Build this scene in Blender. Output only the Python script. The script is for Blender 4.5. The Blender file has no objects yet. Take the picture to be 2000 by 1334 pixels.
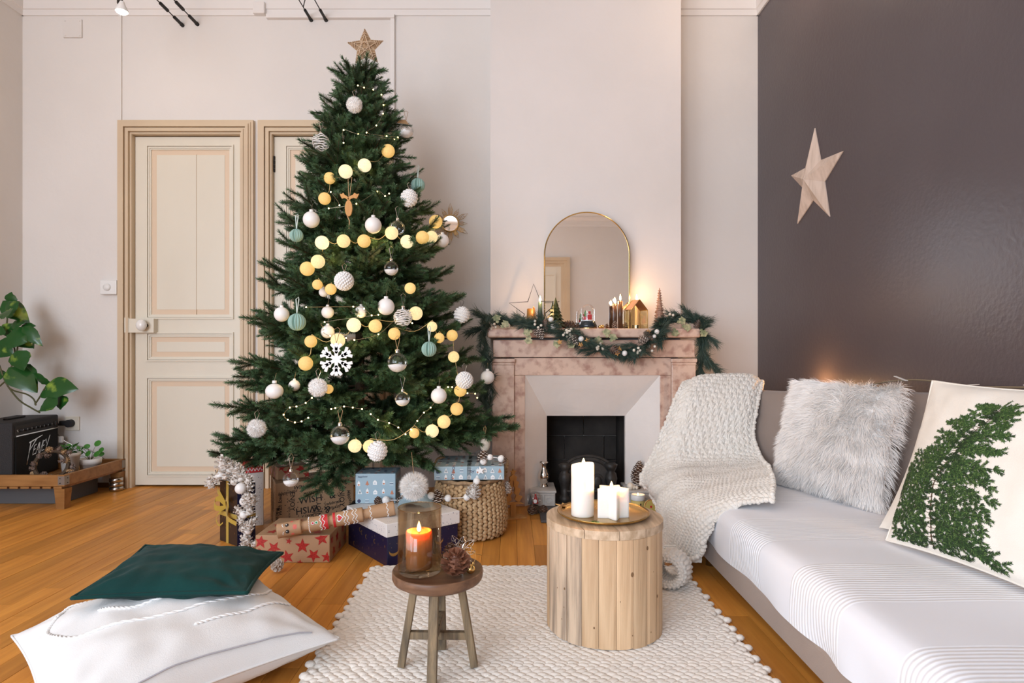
import bpy, bmesh, math, random
import numpy as np
from mathutils import Vector as V, Matrix, noise as mnoise

# ------------------------------------------------------------------ camera, world, light, exposure
sc = bpy.context.scene
COL = sc.collection
F, CX, CY, H = 1200.0, 1000.0, 690.0, 0.85      # focal length in pixels, principal column, horizon row, eye height
YB = 3.9                                        # back wall
XL, XR = -3.107, 1.56                           # side walls
YR = -3.3                                       # wall behind the camera
ZC = 3.16                                       # ceiling

cd = bpy.data.cameras.new('camera')
cam = bpy.data.objects.new('camera', cd)
COL.objects.link(cam)
cam.location = (0, 0, H)
cam.rotation_euler = (math.pi/2, 0, 0)
cd.sensor_width = 36.0
cd.lens = F/2000*36.0
cd.shift_y = (CY-667)/2000
cd.clip_start = 0.02
sc.camera = cam

w = bpy.data.worlds.new('world'); sc.world = w; w.use_nodes = True
w.node_tree.nodes['Background'].inputs[0].default_value = (0.75, 0.85, 1.0, 1)
w.node_tree.nodes['Background'].inputs[1].default_value = 0.6

sc.view_settings.view_transform = 'Standard'
sc.view_settings.look = 'None'
sc.view_settings.gamma = 1
sc.view_settings.use_curve_mapping = False
sc.view_settings.exposure = 0.09

def area(name, loc, aim, sx, sy, power, col):
    l = bpy.data.lights.new(name, 'AREA'); l.shape = 'RECTANGLE'; l.size = sx; l.size_y = sy
    l.energy = power; l.color = col
    o = bpy.data.objects.new(name, l); COL.objects.link(o)
    o.location = loc
    o.rotation_euler = (V(aim)-V(loc)).to_track_quat('-Z', 'Y').to_euler()
    return o
def point(name, loc, power, col, rad=0.01):
    l = bpy.data.lights.new(name, 'POINT'); l.energy = power; l.color = col; l.shadow_soft_size = rad
    o = bpy.data.objects.new(name, l); COL.objects.link(o); o.location = loc
    return o
# daylight through the two tall windows in the left wall and the one in the rear wall (all beside or behind the camera)
area('daylight_window_left', (-2.98, -0.35, 1.55), (0.6, 2.2, 0.5), 1.5, 2.3, 44, (0.80, 0.89, 1.0))
area('daylight_window_left', (-2.98, -2.2, 1.55), (0.8, 1.8, 0.5), 1.3, 2.3, 82, (0.76, 0.87, 1.0))
area('daylight_window_rear', (-1.5, -3.18, 1.6), (0.6, 3.0, 0.7), 1.6, 2.3, 135, (0.74, 0.86, 1.0))
# warm spots of the cable lamp system, above the picture
for lx,ly,lp in ((-1.25,1.7,3),(1.27,3.15,3.6),(-2.4,2.1,1)): point('ceiling_cable_spot', (lx,ly,2.86), lp, (1.0,.74,.54), .06)

# ------------------------------------------------------------------ helpers
rnd = random.Random(7)
def at(px, py, Y): return V(((px-CX)*Y/F, Y, H-(py-CY)*Y/F))
def fl(px, py, z=0.0):
    Y = (H-z)*F/(py-CY)
    return V(((px-CX)*Y/F, Y, z))
def R(d): return math.radians(d)

class MB:
    """Collects shapes; becomes ONE mesh."""
    def __init__(s): s.v=[]; s.f=[]; s.s=[]; s.m=[]
    def add(s, vf, M=None, smooth=False, mi=0):
        v, f = vf
        n = len(s.v)
        if M is not None: v = [M @ V(p) for p in v]
        s.v.extend([tuple(p) for p in v])
        s.f.extend([tuple(i+n for i in q) for q in f])
        s.s.extend([smooth]*len(f)); s.m.extend([mi]*len(f))
        return s
    def mesh(s, name, mats, off=(0,0,0)):
        me = bpy.data.meshes.new(name)
        a = np.array(s.v, dtype=float).reshape(-1,3) - np.array(off, dtype=float)
        me.from_pydata(a.tolist(), [], s.f)
        if not isinstance(mats, (list, tuple)): mats = [mats]
        for m in mats: me.materials.append(m)
        me.polygons.foreach_set('use_smooth', s.s)
        me.polygons.foreach_set('material_index', s.m)
        me.update()
        return me

ORG = {}
def _link(o, parent=None, org=None):
    COL.objects.link(o)
    if parent is not None:
        o.parent = parent
    ORG[o.name] = org
    return o
def _tag(o, label=None, cat=None, group=None, kind=None):
    if label: o['label'] = label
    if cat: o['category'] = cat
    if group: o['group'] = group
    if kind: o['kind'] = kind
def thing(name, label, cat, loc, group=None):
    o = bpy.data.objects.new(name, None); o.empty_display_size = 0.02
    o.location = loc
    _tag(o, label, cat, group)
    return _link(o, None, V(loc))
def part(name, mb, mats, parent, label=None, kind=None, local=False, me=None):
    """a mesh of its own under its thing; vertices are world positions unless local"""
    po = ORG[parent.name]
    if me is None: me = mb.mesh(name, mats, (0,0,0) if local else po)
    o = bpy.data.objects.new(name, me)
    _tag(o, label, None, None, kind)
    return _link(o, parent, po)
def solo(name, mb, mats, label, cat, loc, group=None, local=False, kind=None):
    me = mb.mesh(name, mats, (0,0,0) if local else loc)
    o = bpy.data.objects.new(name, me); o.location = loc
    _tag(o, label, cat, group, kind)
    return _link(o, None, V(loc))
def struct(name, mb, mats):
    o = bpy.data.objects.new(name, mb.mesh(name, mats)); o['kind'] = 'structure'
    return _link(o, None, V((0,0,0)))

# ---- shapes: each returns (verts, faces)
def box(x0,x1,y0,y1,z0,z1):
    v=[(x0,y0,z0),(x1,y0,z0),(x1,y1,z0),(x0,y1,z0),(x0,y0,z1),(x1,y0,z1),(x1,y1,z1),(x0,y1,z1)]
    return v,[(0,3,2,1),(4,5,6,7),(0,1,5,4),(1,2,6,5),(2,3,7,6),(3,0,4,7)]
def rbox(sx,sy,sz,b=0.004,seg=2):
    """box centred in x and y standing on z=0, rounded edges"""
    bm=bmesh.new(); bmesh.ops.create_cube(bm,size=1)
    for q in bm.verts: q.co=V((q.co.x*sx,q.co.y*sy,(q.co.z+.5)*sz))
    bmesh.ops.bevel(bm,geom=bm.edges[:],offset=b,segments=seg,affect='EDGES',profile=.5)
    bm.verts.index_update()
    r=([q.co.copy() for q in bm.verts],[tuple(x.index for x in f.verts) for f in bm.faces]); bm.free(); return r
def lathe(prof,n=24,cap=True,ang0=0.0):
    v=[];f=[]
    k=len(prof)
    for i in range(n):
        a=2*math.pi*i/n+ang0; c,s=math.cos(a),math.sin(a)
        for r,z in prof: v.append((r*c,r*s,z))
    for i in range(n):
        j=(i+1)%n
        for q in range(k-1):
            f.append((i*k+q,j*k+q,j*k+q+1,i*k+q+1))
    if cap:
        if prof[0][0]>1e-5: f.append(tuple(i*k for i in range(n))[::-1])
        if prof[-1][0]>1e-5: f.append(tuple(i*k+k-1 for i in range(n)))
    return v,f
def cyl(r,h,n=20,r2=None,z=0.0):
    return lathe([(r,z),(r if r2 is None else r2,z+h)],n)
def ball(r=1.0,n=16,m=10,sc_=(1,1,1)):
    v=[(0,0,-r*sc_[2])];f=[]
    for j in range(1,m):
        t=math.pi*j/m-math.pi/2
        for i in range(n):
            a=2*math.pi*i/n
            v.append((r*math.cos(t)*math.cos(a)*sc_[0],r*math.cos(t)*math.sin(a)*sc_[1],r*math.sin(t)*sc_[2]))
    v.append((0,0,r*sc_[2])); L=len(v)-1
    for i in range(n):
        f.append((0,1+(i+1)%n,1+i))
        f.append((L,1+(m-2)*n+i,1+(m-2)*n+(i+1)%n))
    for j in range(m-2):
        for i in range(n):
            a=1+j*n+i; b=1+j*n+(i+1)%n
            f.append((a,b,b+n,a+n))
    return v,f
def tube(pts,r,n=6,closed=False,taper=None):
    pts=[V(p) for p in pts]; k=len(pts); v=[];f=[]
    up=V((0,0,1)); prev=None
    for i,p in enumerate(pts):
        if closed: d=pts[(i+1)%k]-pts[i-1]
        else: d=pts[min(i+1,k-1)]-pts[max(i-1,0)]
        if d.length<1e-9: d=V((0,0,1))
        d.normalize()
        if prev is None:
            a=d.cross(up)
            if a.length<1e-3: a=d.cross(V((1,0,0)))
        else: a=prev-d*prev.dot(d)
        if a.length<1e-6: a=d.cross(V((1,0,0)))
        a.normalize(); b=d.cross(a); prev=a
        rr=r if taper is None else r*taper[i]
        for q in range(n):
            t=2*math.pi*q/n
            v.append(p+a*(rr*math.cos(t))+b*(rr*math.sin(t)))
    for i in range(k if closed else k-1):
        j=(i+1)%k
        for q in range(n):
            w_=(q+1)%n
            f.append((i*n+q,i*n+w_,j*n+w_,j*n+q))
    if not closed:
        f.append(tuple(range(n))[::-1]); f.append(tuple((k-1)*n+q for q in range(n)))
    return v,f
def prism(poly,h,z=0.0):
    """polygon in xy extruded along z"""
    n=len(poly)
    v=[(x,y,z) for x,y in poly]+[(x,y,z+h) for x,y in poly]
    f=[tuple(range(n))[::-1],tuple(range(n,2*n))]+[(i,(i+1)%n,n+(i+1)%n,n+i) for i in range(n)]
    return v,f
def starpoly(ro,ri,n=5,a0=math.pi/2):
    return [((ro if i%2==0 else ri)*math.cos(a0+math.pi*i/n),(ro if i%2==0 else ri)*math.sin(a0+math.pi*i/n)) for i in range(2*n)]
def frame(o,u,v,n):
    """matrix with columns u,v,n at o"""
    M=Matrix.Identity(4)
    for i,c in enumerate((u,v,n)):
        for j in range(3): M[j][i]=c[j]
    for j in range(3): M[j][3]=o[j]
    return M
def T(x,y=None,z=None):
    return Matrix.Translation(V(x) if y is None else V((x,y,z)))
def RX(a): return Matrix.Rotation(a,4,'X')
def RY(a): return Matrix.Rotation(a,4,'Y')
def RZ(a): return Matrix.Rotation(a,4,'Z')
def S(x,y=None,z=None):
    if y is None: y=z=x
    return Matrix.Diagonal((x,y,z,1))
def catmull(pts,k=8):
    pts=[V(p) for p in pts]; out=[]
    for i in range(len(pts)-1):
        p0=pts[max(i-1,0)];p1=pts[i];p2=pts[i+1];p3=pts[min(i+2,len(pts)-1)]
        for j in range(k):
            t=j/k
            out.append(.5*((2*p1)+(p2-p0)*t+(2*p0-5*p1+4*p2-p3)*t*t+(3*p1-p0-3*p2+p3)*t**3))
    out.append(pts[-1]); return out
def ring(x0,x1,z0,z1,w,y0,y1):
    """mitred rectangular frame in the xz plane, w wide inwards, from y0 (front) to y1"""
    v=[]
    for y in (y0,y1):
        v+=[(x0,y,z0),(x1,y,z0),(x1,y,z1),(x0,y,z1),(x0+w,y,z0+w),(x1-w,y,z0+w),(x1-w,y,z1-w),(x0+w,y,z1-w)]
    f=[]
    for i in range(4):
        j=(i+1)%4
        f+=[(i,j,4+j,4+i),(8+i,12+i,12+j,8+j),(i,8+i,8+j,j),(4+i,4+j,12+j,12+i)]
    return v,f
def gridfaces(nu,nv):
    return [(i*nv+j,(i+1)*nv+j,(i+1)*nv+j+1,i*nv+j+1) for i in range(nu-1) for j in range(nv-1)]
def text(s,size,font_shear=0.0,space=1.0):
    c=bpy.data.curves.new('print','FONT'); c.body=s; c.size=size; c.shear=font_shear; c.space_character=space
    c.offset=.012*size; c.align_x='CENTER'; c.align_y='CENTER'; c.resolution_u=2
    o=bpy.data.objects.new('print',c)
    me=o.to_mesh()
    r=([q.co.copy() for q in me.vertices],[tuple(p.vertices) for p in me.polygons])
    o.to_mesh_clear(); bpy.data.objects.remove(o); bpy.data.curves.remove(c)
    return r
def nz(p,s=1.0): return mnoise.noise(V(p)*s)

# ------------------------------------------------------------------ materials
def mk(name,col,col2=None,ns=6.0,nst=(1,1,1),nd=3.0,lo=.35,hi=.65,rough=.5,metal=0.0,bump=0.0,bs=60.0,bst=(1,1,1),bd=4.0,
       sss=0.0,sssr=(1,.6,.3),trans=0.0,ior=1.45,coat=0.0,sheen=0.0,emit=None,es=0.0,alpha=1.0,world=False,rand=0.0,spec=.5):
    m=bpy.data.materials.new(name); m.use_nodes=True
    nt=m.node_tree; N=nt.nodes; L=nt.links
    b=N['Principled BSDF']
    def c4(c): return (*c,1.0)
    b.inputs['Base Color'].default_value=c4(col)
    b.inputs['Roughness'].default_value=rough; b.inputs['Metallic'].default_value=metal
    b.inputs['IOR'].default_value=ior; b.inputs['Specular IOR Level'].default_value=spec
    b.inputs['Coat Weight'].default_value=coat; b.inputs['Coat Roughness'].default_value=.15
    b.inputs['Sheen Weight'].default_value=sheen
    b.inputs['Transmission Weight'].default_value=trans
    if sss>0:
        b.inputs['Subsurface Weight'].default_value=sss; b.inputs['Subsurface Radius'].default_value=sssr; b.inputs['Subsurface Scale'].default_value=.03
    if emit: b.inputs['Emission Color'].default_value=c4(emit); b.inputs['Emission Strength'].default_value=es
    b.inputs['Alpha'].default_value=alpha
    src=None
    def coords(st):
        nonlocal src
        if src is None:
            if world: src=N.new('ShaderNodeNewGeometry').outputs['Position']
            else: src=N.new('ShaderNodeTexCoord').outputs['Object']
        mp=N.new('ShaderNodeMapping'); mp.inputs['Scale'].default_value=st
        L.new(src,mp.inputs['Vector']); return mp.outputs['Vector']
    csock=None
    if col2 is not None:
        n=N.new('ShaderNodeTexNoise'); n.inputs['Scale'].default_value=ns; n.inputs['Detail'].default_value=nd
        L.new(coords(nst),n.inputs['Vector'])
        r=N.new('ShaderNodeValToRGB'); r.color_ramp.elements[0].position=lo; r.color_ramp.elements[1].position=hi
        r.color_ramp.elements[0].color=c4(col); r.color_ramp.elements[1].color=c4(col2)
        L.new(n.outputs['Fac'],r.inputs['Fac']); csock=r.outputs['Color']
    if rand>0:
        oi=N.new('ShaderNodeObjectInfo'); hs=N.new('ShaderNodeHueSaturation')
        mr=N.new('ShaderNodeMapRange'); mr.inputs['To Min'].default_value=1-rand; mr.inputs['To Max'].default_value=1+rand
        L.new(oi.outputs['Random'],mr.inputs['Value']); L.new(mr.outputs['Result'],hs.inputs['Value'])
        if csock: L.new(csock,hs.inputs['Color'])
        else: hs.inputs['Color'].default_value=c4(col)
        csock=hs.outputs['Color']
    if csock: L.new(csock,b.inputs['Base Color'])
    if bump>0:
        n=N.new('ShaderNodeTexNoise'); n.inputs['Scale'].default_value=bs; n.inputs['Detail'].default_value=bd
        L.new(coords(bst),n.inputs['Vector'])
        q=N.new('ShaderNodeBump'); q.inputs['Strength'].default_value=bump; q.inputs['Distance'].default_value=.01
        L.new(n.outputs['Fac'],q.inputs['Height']); L.new(q.outputs['Normal'],b.inputs['Normal'])
    return m
def glassmat(name,tint=(1,1,1),rough=0.0,gloss=.025):
    """thin clear glass: mostly see-through with a mirror-like skin"""
    m=bpy.data.materials.new(name); m.use_nodes=True; nt=m.node_tree; N=nt.nodes; L=nt.links
    N.remove(N['Principled BSDF'])
    t=N.new('ShaderNodeBsdfTransparent'); t.inputs[0].default_value=(*tint,1)
    g=N.new('ShaderNodeBsdfGlossy'); g.inputs['Roughness'].default_value=rough; g.inputs[0].default_value=(1,1,1,1)
    lw=N.new('ShaderNodeLayerWeight'); lw.inputs['Blend'].default_value=.25
    ma=N.new('ShaderNodeMath'); ma.operation='MULTIPLY_ADD'; ma.inputs[1].default_value=.30; ma.inputs[2].default_value=gloss
    L.new(lw.outputs['Fresnel'],ma.inputs[0])
    mx=N.new('ShaderNodeMixShader'); L.new(ma.outputs[0],mx.inputs[0]); L.new(t.outputs[0],mx.inputs[1]); L.new(g.outputs[0],mx.inputs[2])
    L.new(mx.outputs[0],N['Material Output'].inputs['Surface'])
    return m
def emitmat(name,col,s,samp='AUTO'):
    m=bpy.data.materials.new(name); m.use_nodes=True; nt=m.node_tree; N=nt.nodes
    N.remove(N['Principled BSDF'])
    e=N.new('ShaderNodeEmission'); e.inputs[0].default_value=(*col,1); e.inputs[1].default_value=s
    nt.links.new(e.outputs[0],N['Material Output'].inputs['Surface'])
    m.cycles.emission_sampling=samp
    return m

MAT={}
MAT['wall']=mk('wall_plaster',(.77,.73,.695),(.73,.69,.655),ns=1.3,rough=.7,bump=.25,bs=14,bd=6)
MAT['wall_dark']=mk('wall_mauve_grey',(.092,.076,.082),(.082,.067,.073),ns=2.0,rough=.38,bump=.14,bs=55,bd=5)
MAT['ceil']=mk('ceiling_paint',(.82,.79,.76),rough=.8,bump=.1,bs=20)
MAT['cornice']=mk('cornice_paint',(.80,.76,.73),rough=.6)
MAT['parquet']=mk('oak_parquet',(.72,.315,.060),(.50,.19,.032),ns=1.0,nst=(38,2.2,10),nd=5,lo=.3,hi=.75,rough=.36,bump=.05,bs=2.0,bst=(60,3,10),world=True,rand=.20,spec=.22)
MAT['floor_joint']=mk('floor_joint',(.07,.03,.01),rough=.7)
MAT['plinth']=mk('plinth_wood',(.16,.075,.03),rough=.5)
MAT['door']=mk('door_cream',(.77,.715,.60),(.73,.67,.555),ns=2,nst=(1,1,.4),rough=.42,bump=.06,bs=30,bst=(1,1,.2))
MAT['door_frame']=mk('frame_beige',(.66,.52,.36),(.62,.48,.33),ns=3,rough=.45)
MAT['door_peach']=mk('door_peach',(.74,.575,.42),rough=.45)
MAT['porcelain']=mk('porcelain',(.85,.83,.80),rough=.12,coat=.3)
MAT['iron']=mk('dark_iron',(.03,.028,.026),rough=.5,metal=.6)
MAT['white_plastic']=mk('white_plastic',(.82,.81,.79),rough=.35)
MAT['marble']=mk('pink_marble',(.68,.49,.39),(.43,.25,.195),ns=20,nd=14,lo=.46,hi=.66,rough=.28,bump=.04,bs=20,coat=.1)
MAT['marble2']=mk('pink_marble_pale',(.70,.52,.42),(.50,.31,.24),ns=22,nd=14,lo=.47,hi=.68,rough=.25,coat=.1)
MAT['hood']=mk('hood_plaster',(.86,.79,.74),(.82,.75,.70),ns=4,rough=.65,bump=.35,bs=18)
MAT['soot']=mk('soot',(.020,.016,.014),(.055,.046,.040),ns=5,nd=6,rough=.85,bump=.5,bs=14)
MAT['castiron']=mk('cast_iron',(.026,.024,.023),(.06,.055,.05),ns=14,rough=.5,metal=.4,bump=.3,bs=40)
MAT['iron_white']=mk('painted_iron_white',(.62,.59,.55),(.42,.38,.34),ns=12,lo=.45,hi=.75,rough=.55,bump=.4,bs=40)
MAT['slate']=mk('slate',(.10,.10,.105),(.075,.072,.075),ns=8,rough=.5)
MAT['brass']=mk('brass',(.55,.36,.12),rough=.24,metal=1.0,bump=.04,bs=25)
MAT['gold']=mk('gold',(.68,.46,.18),rough=.25,metal=1.0)
MAT['silver']=mk('silver',(.80,.78,.74),rough=.1,metal=1.0)
MAT['steel']=mk('steel',(.50,.47,.43),rough=.24,metal=1.0)
MAT['mirror']=mk('mirror_glass',(.86,.86,.86),rough=.012,metal=1.0)
MAT['needle']=mk('fir_needles',(.027,.062,.021),(.066,.118,.048),ns=9,rough=.5,lo=.3,hi=.7)
MAT['needle_tip']=mk('fir_needles_tip',(.050,.112,.044),(.092,.165,.078),ns=9,rough=.5)
MAT['bark']=mk('fir_bark',(.07,.045,.025),rough=.8)
MAT['garland_needle']=mk('pine_garland_needles',(.034,.066,.052),(.075,.115,.088),ns=12,rough=.5)
MAT['white_matte']=mk('white_matte_glass',(.84,.82,.80),rough=.35)
MAT['wool']=mk('white_wool',(.88,.86,.84),rough=.95,sheen=.3,bump=.4,bs=300)
MAT['rug']=mk('cream_wool',(.86,.80,.73),(.80,.73,.65),ns=14,rough=.95,sheen=.2,bump=.35,bs=220,bst=(1,3,1))
MAT['throw']=mk('cream_knit_yarn',(.88,.84,.78),(.82,.77,.70),ns=30,rough=.95,sheen=.3,bump=.5,bs=260)
MAT['fur']=mk('white_fur',(.97,.935,.905),rough=.8,sheen=.2)
MAT['sheet']=None
MAT['taupe']=mk('taupe_fabric',(.34,.255,.205),(.31,.23,.185),ns=5,rough=.85,sheen=.25,bump=.15,bs=500)
MAT['taupe_back']=mk('taupe_back_fabric',(.285,.225,.195),(.26,.205,.175),ns=5,rough=.85,sheen=.2,bump=.15,bs=500)
MAT['pillow_white']=mk('white_cotton',(.74,.73,.72),(.71,.70,.69),ns=3,rough=.85,sheen=.15,bump=.12,bs=400)
MAT['pillow_cream']=mk('cream_cotton',(.84,.79,.71),(.80,.75,.67),ns=3,rough=.85,sheen=.1,bump=.1,bs=400)
MAT['velvet']=mk('green_velvet',(.003,.030,.028),(.005,.042,.038),ns=5,rough=.9,spec=.2,sheen=.04,bump=.1,bs=90)
MAT['thread_w']=mk('white_thread',(.86,.85,.84),rough=.8)
MAT['pine_plank']=mk('pine_plank',(.70,.485,.295),(.45,.27,.14),ns=1.0,nst=(45,45,3.0),nd=7,lo=.36,hi=.80,rough=.6,bump=.25,bs=1.0,bst=(90,90,4),rand=.15)
MAT['pine_top']=mk('pine_top_board',(.70,.53,.37),(.46,.32,.20),ns=1.0,nst=(60,5,40),nd=5,rough=.6,bump=.15,bs=1.0,bst=(90,6,60),rand=.08)
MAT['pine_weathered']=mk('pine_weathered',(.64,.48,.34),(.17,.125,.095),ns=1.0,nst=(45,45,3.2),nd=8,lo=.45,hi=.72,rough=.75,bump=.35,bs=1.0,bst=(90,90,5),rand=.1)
MAT['knot']=mk('wood_knot',(.20,.11,.05),rough=.7)
MAT['stool_top']=mk('stool_walnut',(.20,.105,.058),(.115,.056,.030),ns=1.0,nst=(9,60,60),nd=5,rough=.42,bump=.06,bs=1,bst=(10,90,90))
MAT['stool_leg']=mk('stool_weathered',(.26,.185,.105),(.10,.075,.050),ns=1.0,nst=(60,60,7),nd=6,rough=.75,bump=.4,bs=1,bst=(90,90,6))
MAT['candle']=mk('candle_wax',(.93,.88,.82),rough=.35,sss=.55,sssr=(1,.75,.55))
MAT['candle_glow_ramp']=None
MAT['candle_green']=mk('green_wax',(.035,.062,.050),rough=.35,sss=.2)
MAT['candle_brown']=mk('brown_wax',(.075,.035,.018),rough=.3,sss=.3)
MAT['candle_ochre']=mk('ochre_wax',(.34,.16,.035),rough=.4,sss=.3)
MAT['candle_tree']=mk('dark_green_wax',(.022,.035,.010),(.05,.06,.016),ns=30,rough=.4)
MAT['flame']=emitmat('flame',(1.0,.62,.24),14,'NONE')
MAT['wick']=mk('wick',(.02,.015,.01),rough=.9)
MAT['glass']=glassmat('clear_glass')
MAT['glass_smoke']=glassmat('smoky_glass',(.84,.77,.66),gloss=.03)
MAT['glass_amber']=glassmat('amber_glass',(.96,.88,.70),gloss=.03)
MAT['snow']=mk('fake_snow',(.90,.89,.88),rough=.8,bump=.5,bs=300)
MAT['cone']=mk('pine_cone',(.17,.080,.042),(.09,.042,.024),ns=60,rough=.7)
MAT['cone_tip']=mk('pine_cone_frost',(.62,.55,.48),rough=.8)
MAT['cone_grey']=mk('pine_cone_grey',(.24,.18,.15),(.15,.105,.085),ns=50,rough=.75)
MAT['frost']=mk('frosted_cone',(.74,.69,.64),(.36,.27,.21),ns=110,lo=.47,hi=.62,rough=.8)
MAT['cord']=mk('jute_cord',(.42,.27,.14),rough=.8)
MAT['wire']=mk('thin_wire',(.30,.25,.17),rough=.4,metal=.7)
MAT['teal_paper']=mk('teal_paper',(.27,.43,.38),rough=.7)
MAT['plywood']=mk('plywood',(.60,.31,.095),(.50,.24,.07),ns=1,nst=(40,40,3),rough=.6)
MAT['whitewash']=mk('whitewashed_wood',(.68,.56,.48),(.47,.36,.29),ns=1.0,nst=(30,30,4),nd=6,lo=.4,hi=.75,rough=.6,bump=.15,bs=30)
MAT['wicker']=mk('wicker',(.42,.28,.16),(.26,.16,.085),ns=60,rough=.7)
MAT['kraft']=mk('kraft_paper',(.47,.285,.16),(.43,.255,.14),ns=4,rough=.6,bump=.06,bs=20)
MAT['red_glitter']=mk('red_glitter',(.50,.035,.03),(.32,.018,.016),ns=300,rough=.35,lo=.4,hi=.6)
MAT['ink']=mk('black_ink',(.022,.018,.016),rough=.6)
MAT['navy']=mk('navy_paper',(.010,.011,.045),rough=.3)
MAT['navy_warm_lit']=mk('navy_paper_warm_lit',(.030,.020,.018),rough=.3)  # navy wrapping; warm light on its front face put into the colour
MAT['blue_paper']=mk('light_blue_paper',(.36,.49,.57),(.33,.46,.54),ns=5,rough=.35,coat=.2)
MAT['white_paper']=mk('white_paper',(.80,.76,.73),rough=.45)
MAT['print_white']=mk('print_white',(.85,.85,.85),rough=.5)
MAT['print_rust']=mk('print_rust',(.52,.20,.11),rough=.5)
MAT['print_navy']=mk('print_navy',(.035,.045,.11),rough=.5)
MAT['print_red']=mk('print_red',(.60,.03,.035),rough=.5)
MAT['print_pink']=mk('print_coral',(.72,.16,.12),rough=.5)
MAT['print_green']=mk('print_green',(.03,.30,.10),rough=.5)
MAT['print_gold']=mk('print_gold',(.50,.32,.10),rough=.35,metal=.8)
MAT['ribbon_gold']=mk('gold_ribbon',(.44,.29,.04),rough=.4,sheen=.3)
MAT['cellophane']=glassmat('cellophane',(.95,.95,.95),rough=.05,gloss=.16)
MAT['tolex']=mk('black_tolex',(.014,.013,.014),rough=.6,bump=.3,bs=250)
MAT['grille']=mk('grille_cloth',(.008,.008,.008),rough=.9,bump=.3,bs=400)
MAT['leaf']=mk('pothos_leaf',(.012,.078,.012),(.26,.38,.05),ns=11,nd=5,lo=.57,hi=.68,rough=.3,coat=.2)
MAT['leaf_small']=mk('small_leaf',(.035,.15,.018),(.06,.22,.03),ns=10,rough=.4)
MAT['stemgreen']=mk('plant_stem',(.09,.085,.03),rough=.5)
MAT['tablewood']=mk('varnished_pine',(.36,.175,.055),(.25,.11,.03),ns=1,nst=(4,30,30),nd=5,rough=.45)
MAT['zinc']=mk('zinc_bracket',(.30,.28,.26),rough=.4,metal=.8)
MAT['terracotta_white']=mk('white_pot',(.78,.75,.72),rough=.6)
MAT['soil']=mk('soil',(.03,.02,.012),rough=1)
MAT['box_grey']=mk('grey_box',(.10,.10,.105),rough=.7)
MAT['berry']=mk('cream_berry',(.80,.73,.62),rough=.35)
MAT['holly']=mk('variegated_leaf',(.16,.20,.10),(.48,.44,.26),ns=60,rough=.5)
MAT['globe_base']=mk('petrol_lacquer',(.012,.024,.032),rough=.25,coat=.4)
MAT['red_lacquer']=mk('red_lacquer',(.42,.02,.02),rough=.35)
MAT['copper_twig']=mk('coppery_straw',(.52,.30,.20),(.34,.18,.12),ns=90,rough=.5)
MAT['bulbglow']=emitmat('fairy_bulb',(1.0,.66,.22),14,'NONE')
MAT['lamp']=emitmat('lamp_bulb',(1.0,.82,.60),20,'NONE')
# ------------------------------------------------------------------ extra materials that follow a coordinate
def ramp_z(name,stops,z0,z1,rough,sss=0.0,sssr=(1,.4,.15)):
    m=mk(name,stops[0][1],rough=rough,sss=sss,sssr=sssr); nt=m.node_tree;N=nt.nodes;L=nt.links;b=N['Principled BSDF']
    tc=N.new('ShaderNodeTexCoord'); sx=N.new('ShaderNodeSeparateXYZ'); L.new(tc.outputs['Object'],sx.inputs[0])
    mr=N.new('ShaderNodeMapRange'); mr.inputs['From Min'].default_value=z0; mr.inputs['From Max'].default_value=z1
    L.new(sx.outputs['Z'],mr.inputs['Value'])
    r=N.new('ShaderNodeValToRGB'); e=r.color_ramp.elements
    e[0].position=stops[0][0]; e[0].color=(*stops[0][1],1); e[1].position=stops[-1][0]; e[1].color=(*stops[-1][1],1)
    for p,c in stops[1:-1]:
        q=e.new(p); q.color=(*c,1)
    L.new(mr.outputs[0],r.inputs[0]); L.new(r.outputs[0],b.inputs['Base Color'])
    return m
MAT['candle_glow_ramp']=ramp_z('wax_painted_glow',[(0,(.34,.20,.12)),(.45,(.52,.25,.11)),(.72,(.86,.34,.075)),(1,(.90,.40,.09))],0,.1,.35,sss=.25)  # brown wax; the flame's glow is painted in as orange towards the top
def sheetmat():
    m=mk('white_cover',(.78,.76,.765),rough=.85,sheen=.15); nt=m.node_tree;N=nt.nodes;L=nt.links;b=N['Principled BSDF']
    g=N.new('ShaderNodeNewGeometry'); sx=N.new('ShaderNodeSeparateXYZ'); L.new(g.outputs['Position'],sx.inputs[0])
    def math_(op,a,b_=None):
        n=N.new('ShaderNodeMath'); n.operation=op
        for i,x in enumerate((a,b_)):
            if x is None: continue
            if isinstance(x,(int,float)): n.inputs[i].default_value=x
            else: L.new(x,n.inputs[i])
        return n.outputs[0]
    y=sx.outputs['Y']
    ph=math_('ADD',y,-.935)                                   # ribbed bands .235 wide every .455
    fr=math_('FRACT',math_('DIVIDE',ph,.4525)); inb=math_('LESS_THAN',fr,.535)
    st=math_('SINE',math_('MULTIPLY',y,2*math.pi/.0135))
    st=math_('MULTIPLY',inb,st)
    mx=N.new('ShaderNodeMix'); mx.data_type='RGBA'
    L.new(math_('GREATER_THAN',st,.1),mx.inputs['Factor'])
    mx.inputs[6].default_value=(.84,.86,.915,1); mx.inputs[7].default_value=(.91,.93,.97,1)
    L.new(mx.outputs[2],b.inputs['Base Color'])
    bp=N.new('ShaderNodeBump'); bp.inputs['Strength'].default_value=.35; bp.inputs['Distance'].default_value=.002
    L.new(st,bp.inputs['Height']); L.new(bp.outputs['Normal'],b.inputs['Normal'])
    return m
MAT['sheet']=sheetmat()
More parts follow.
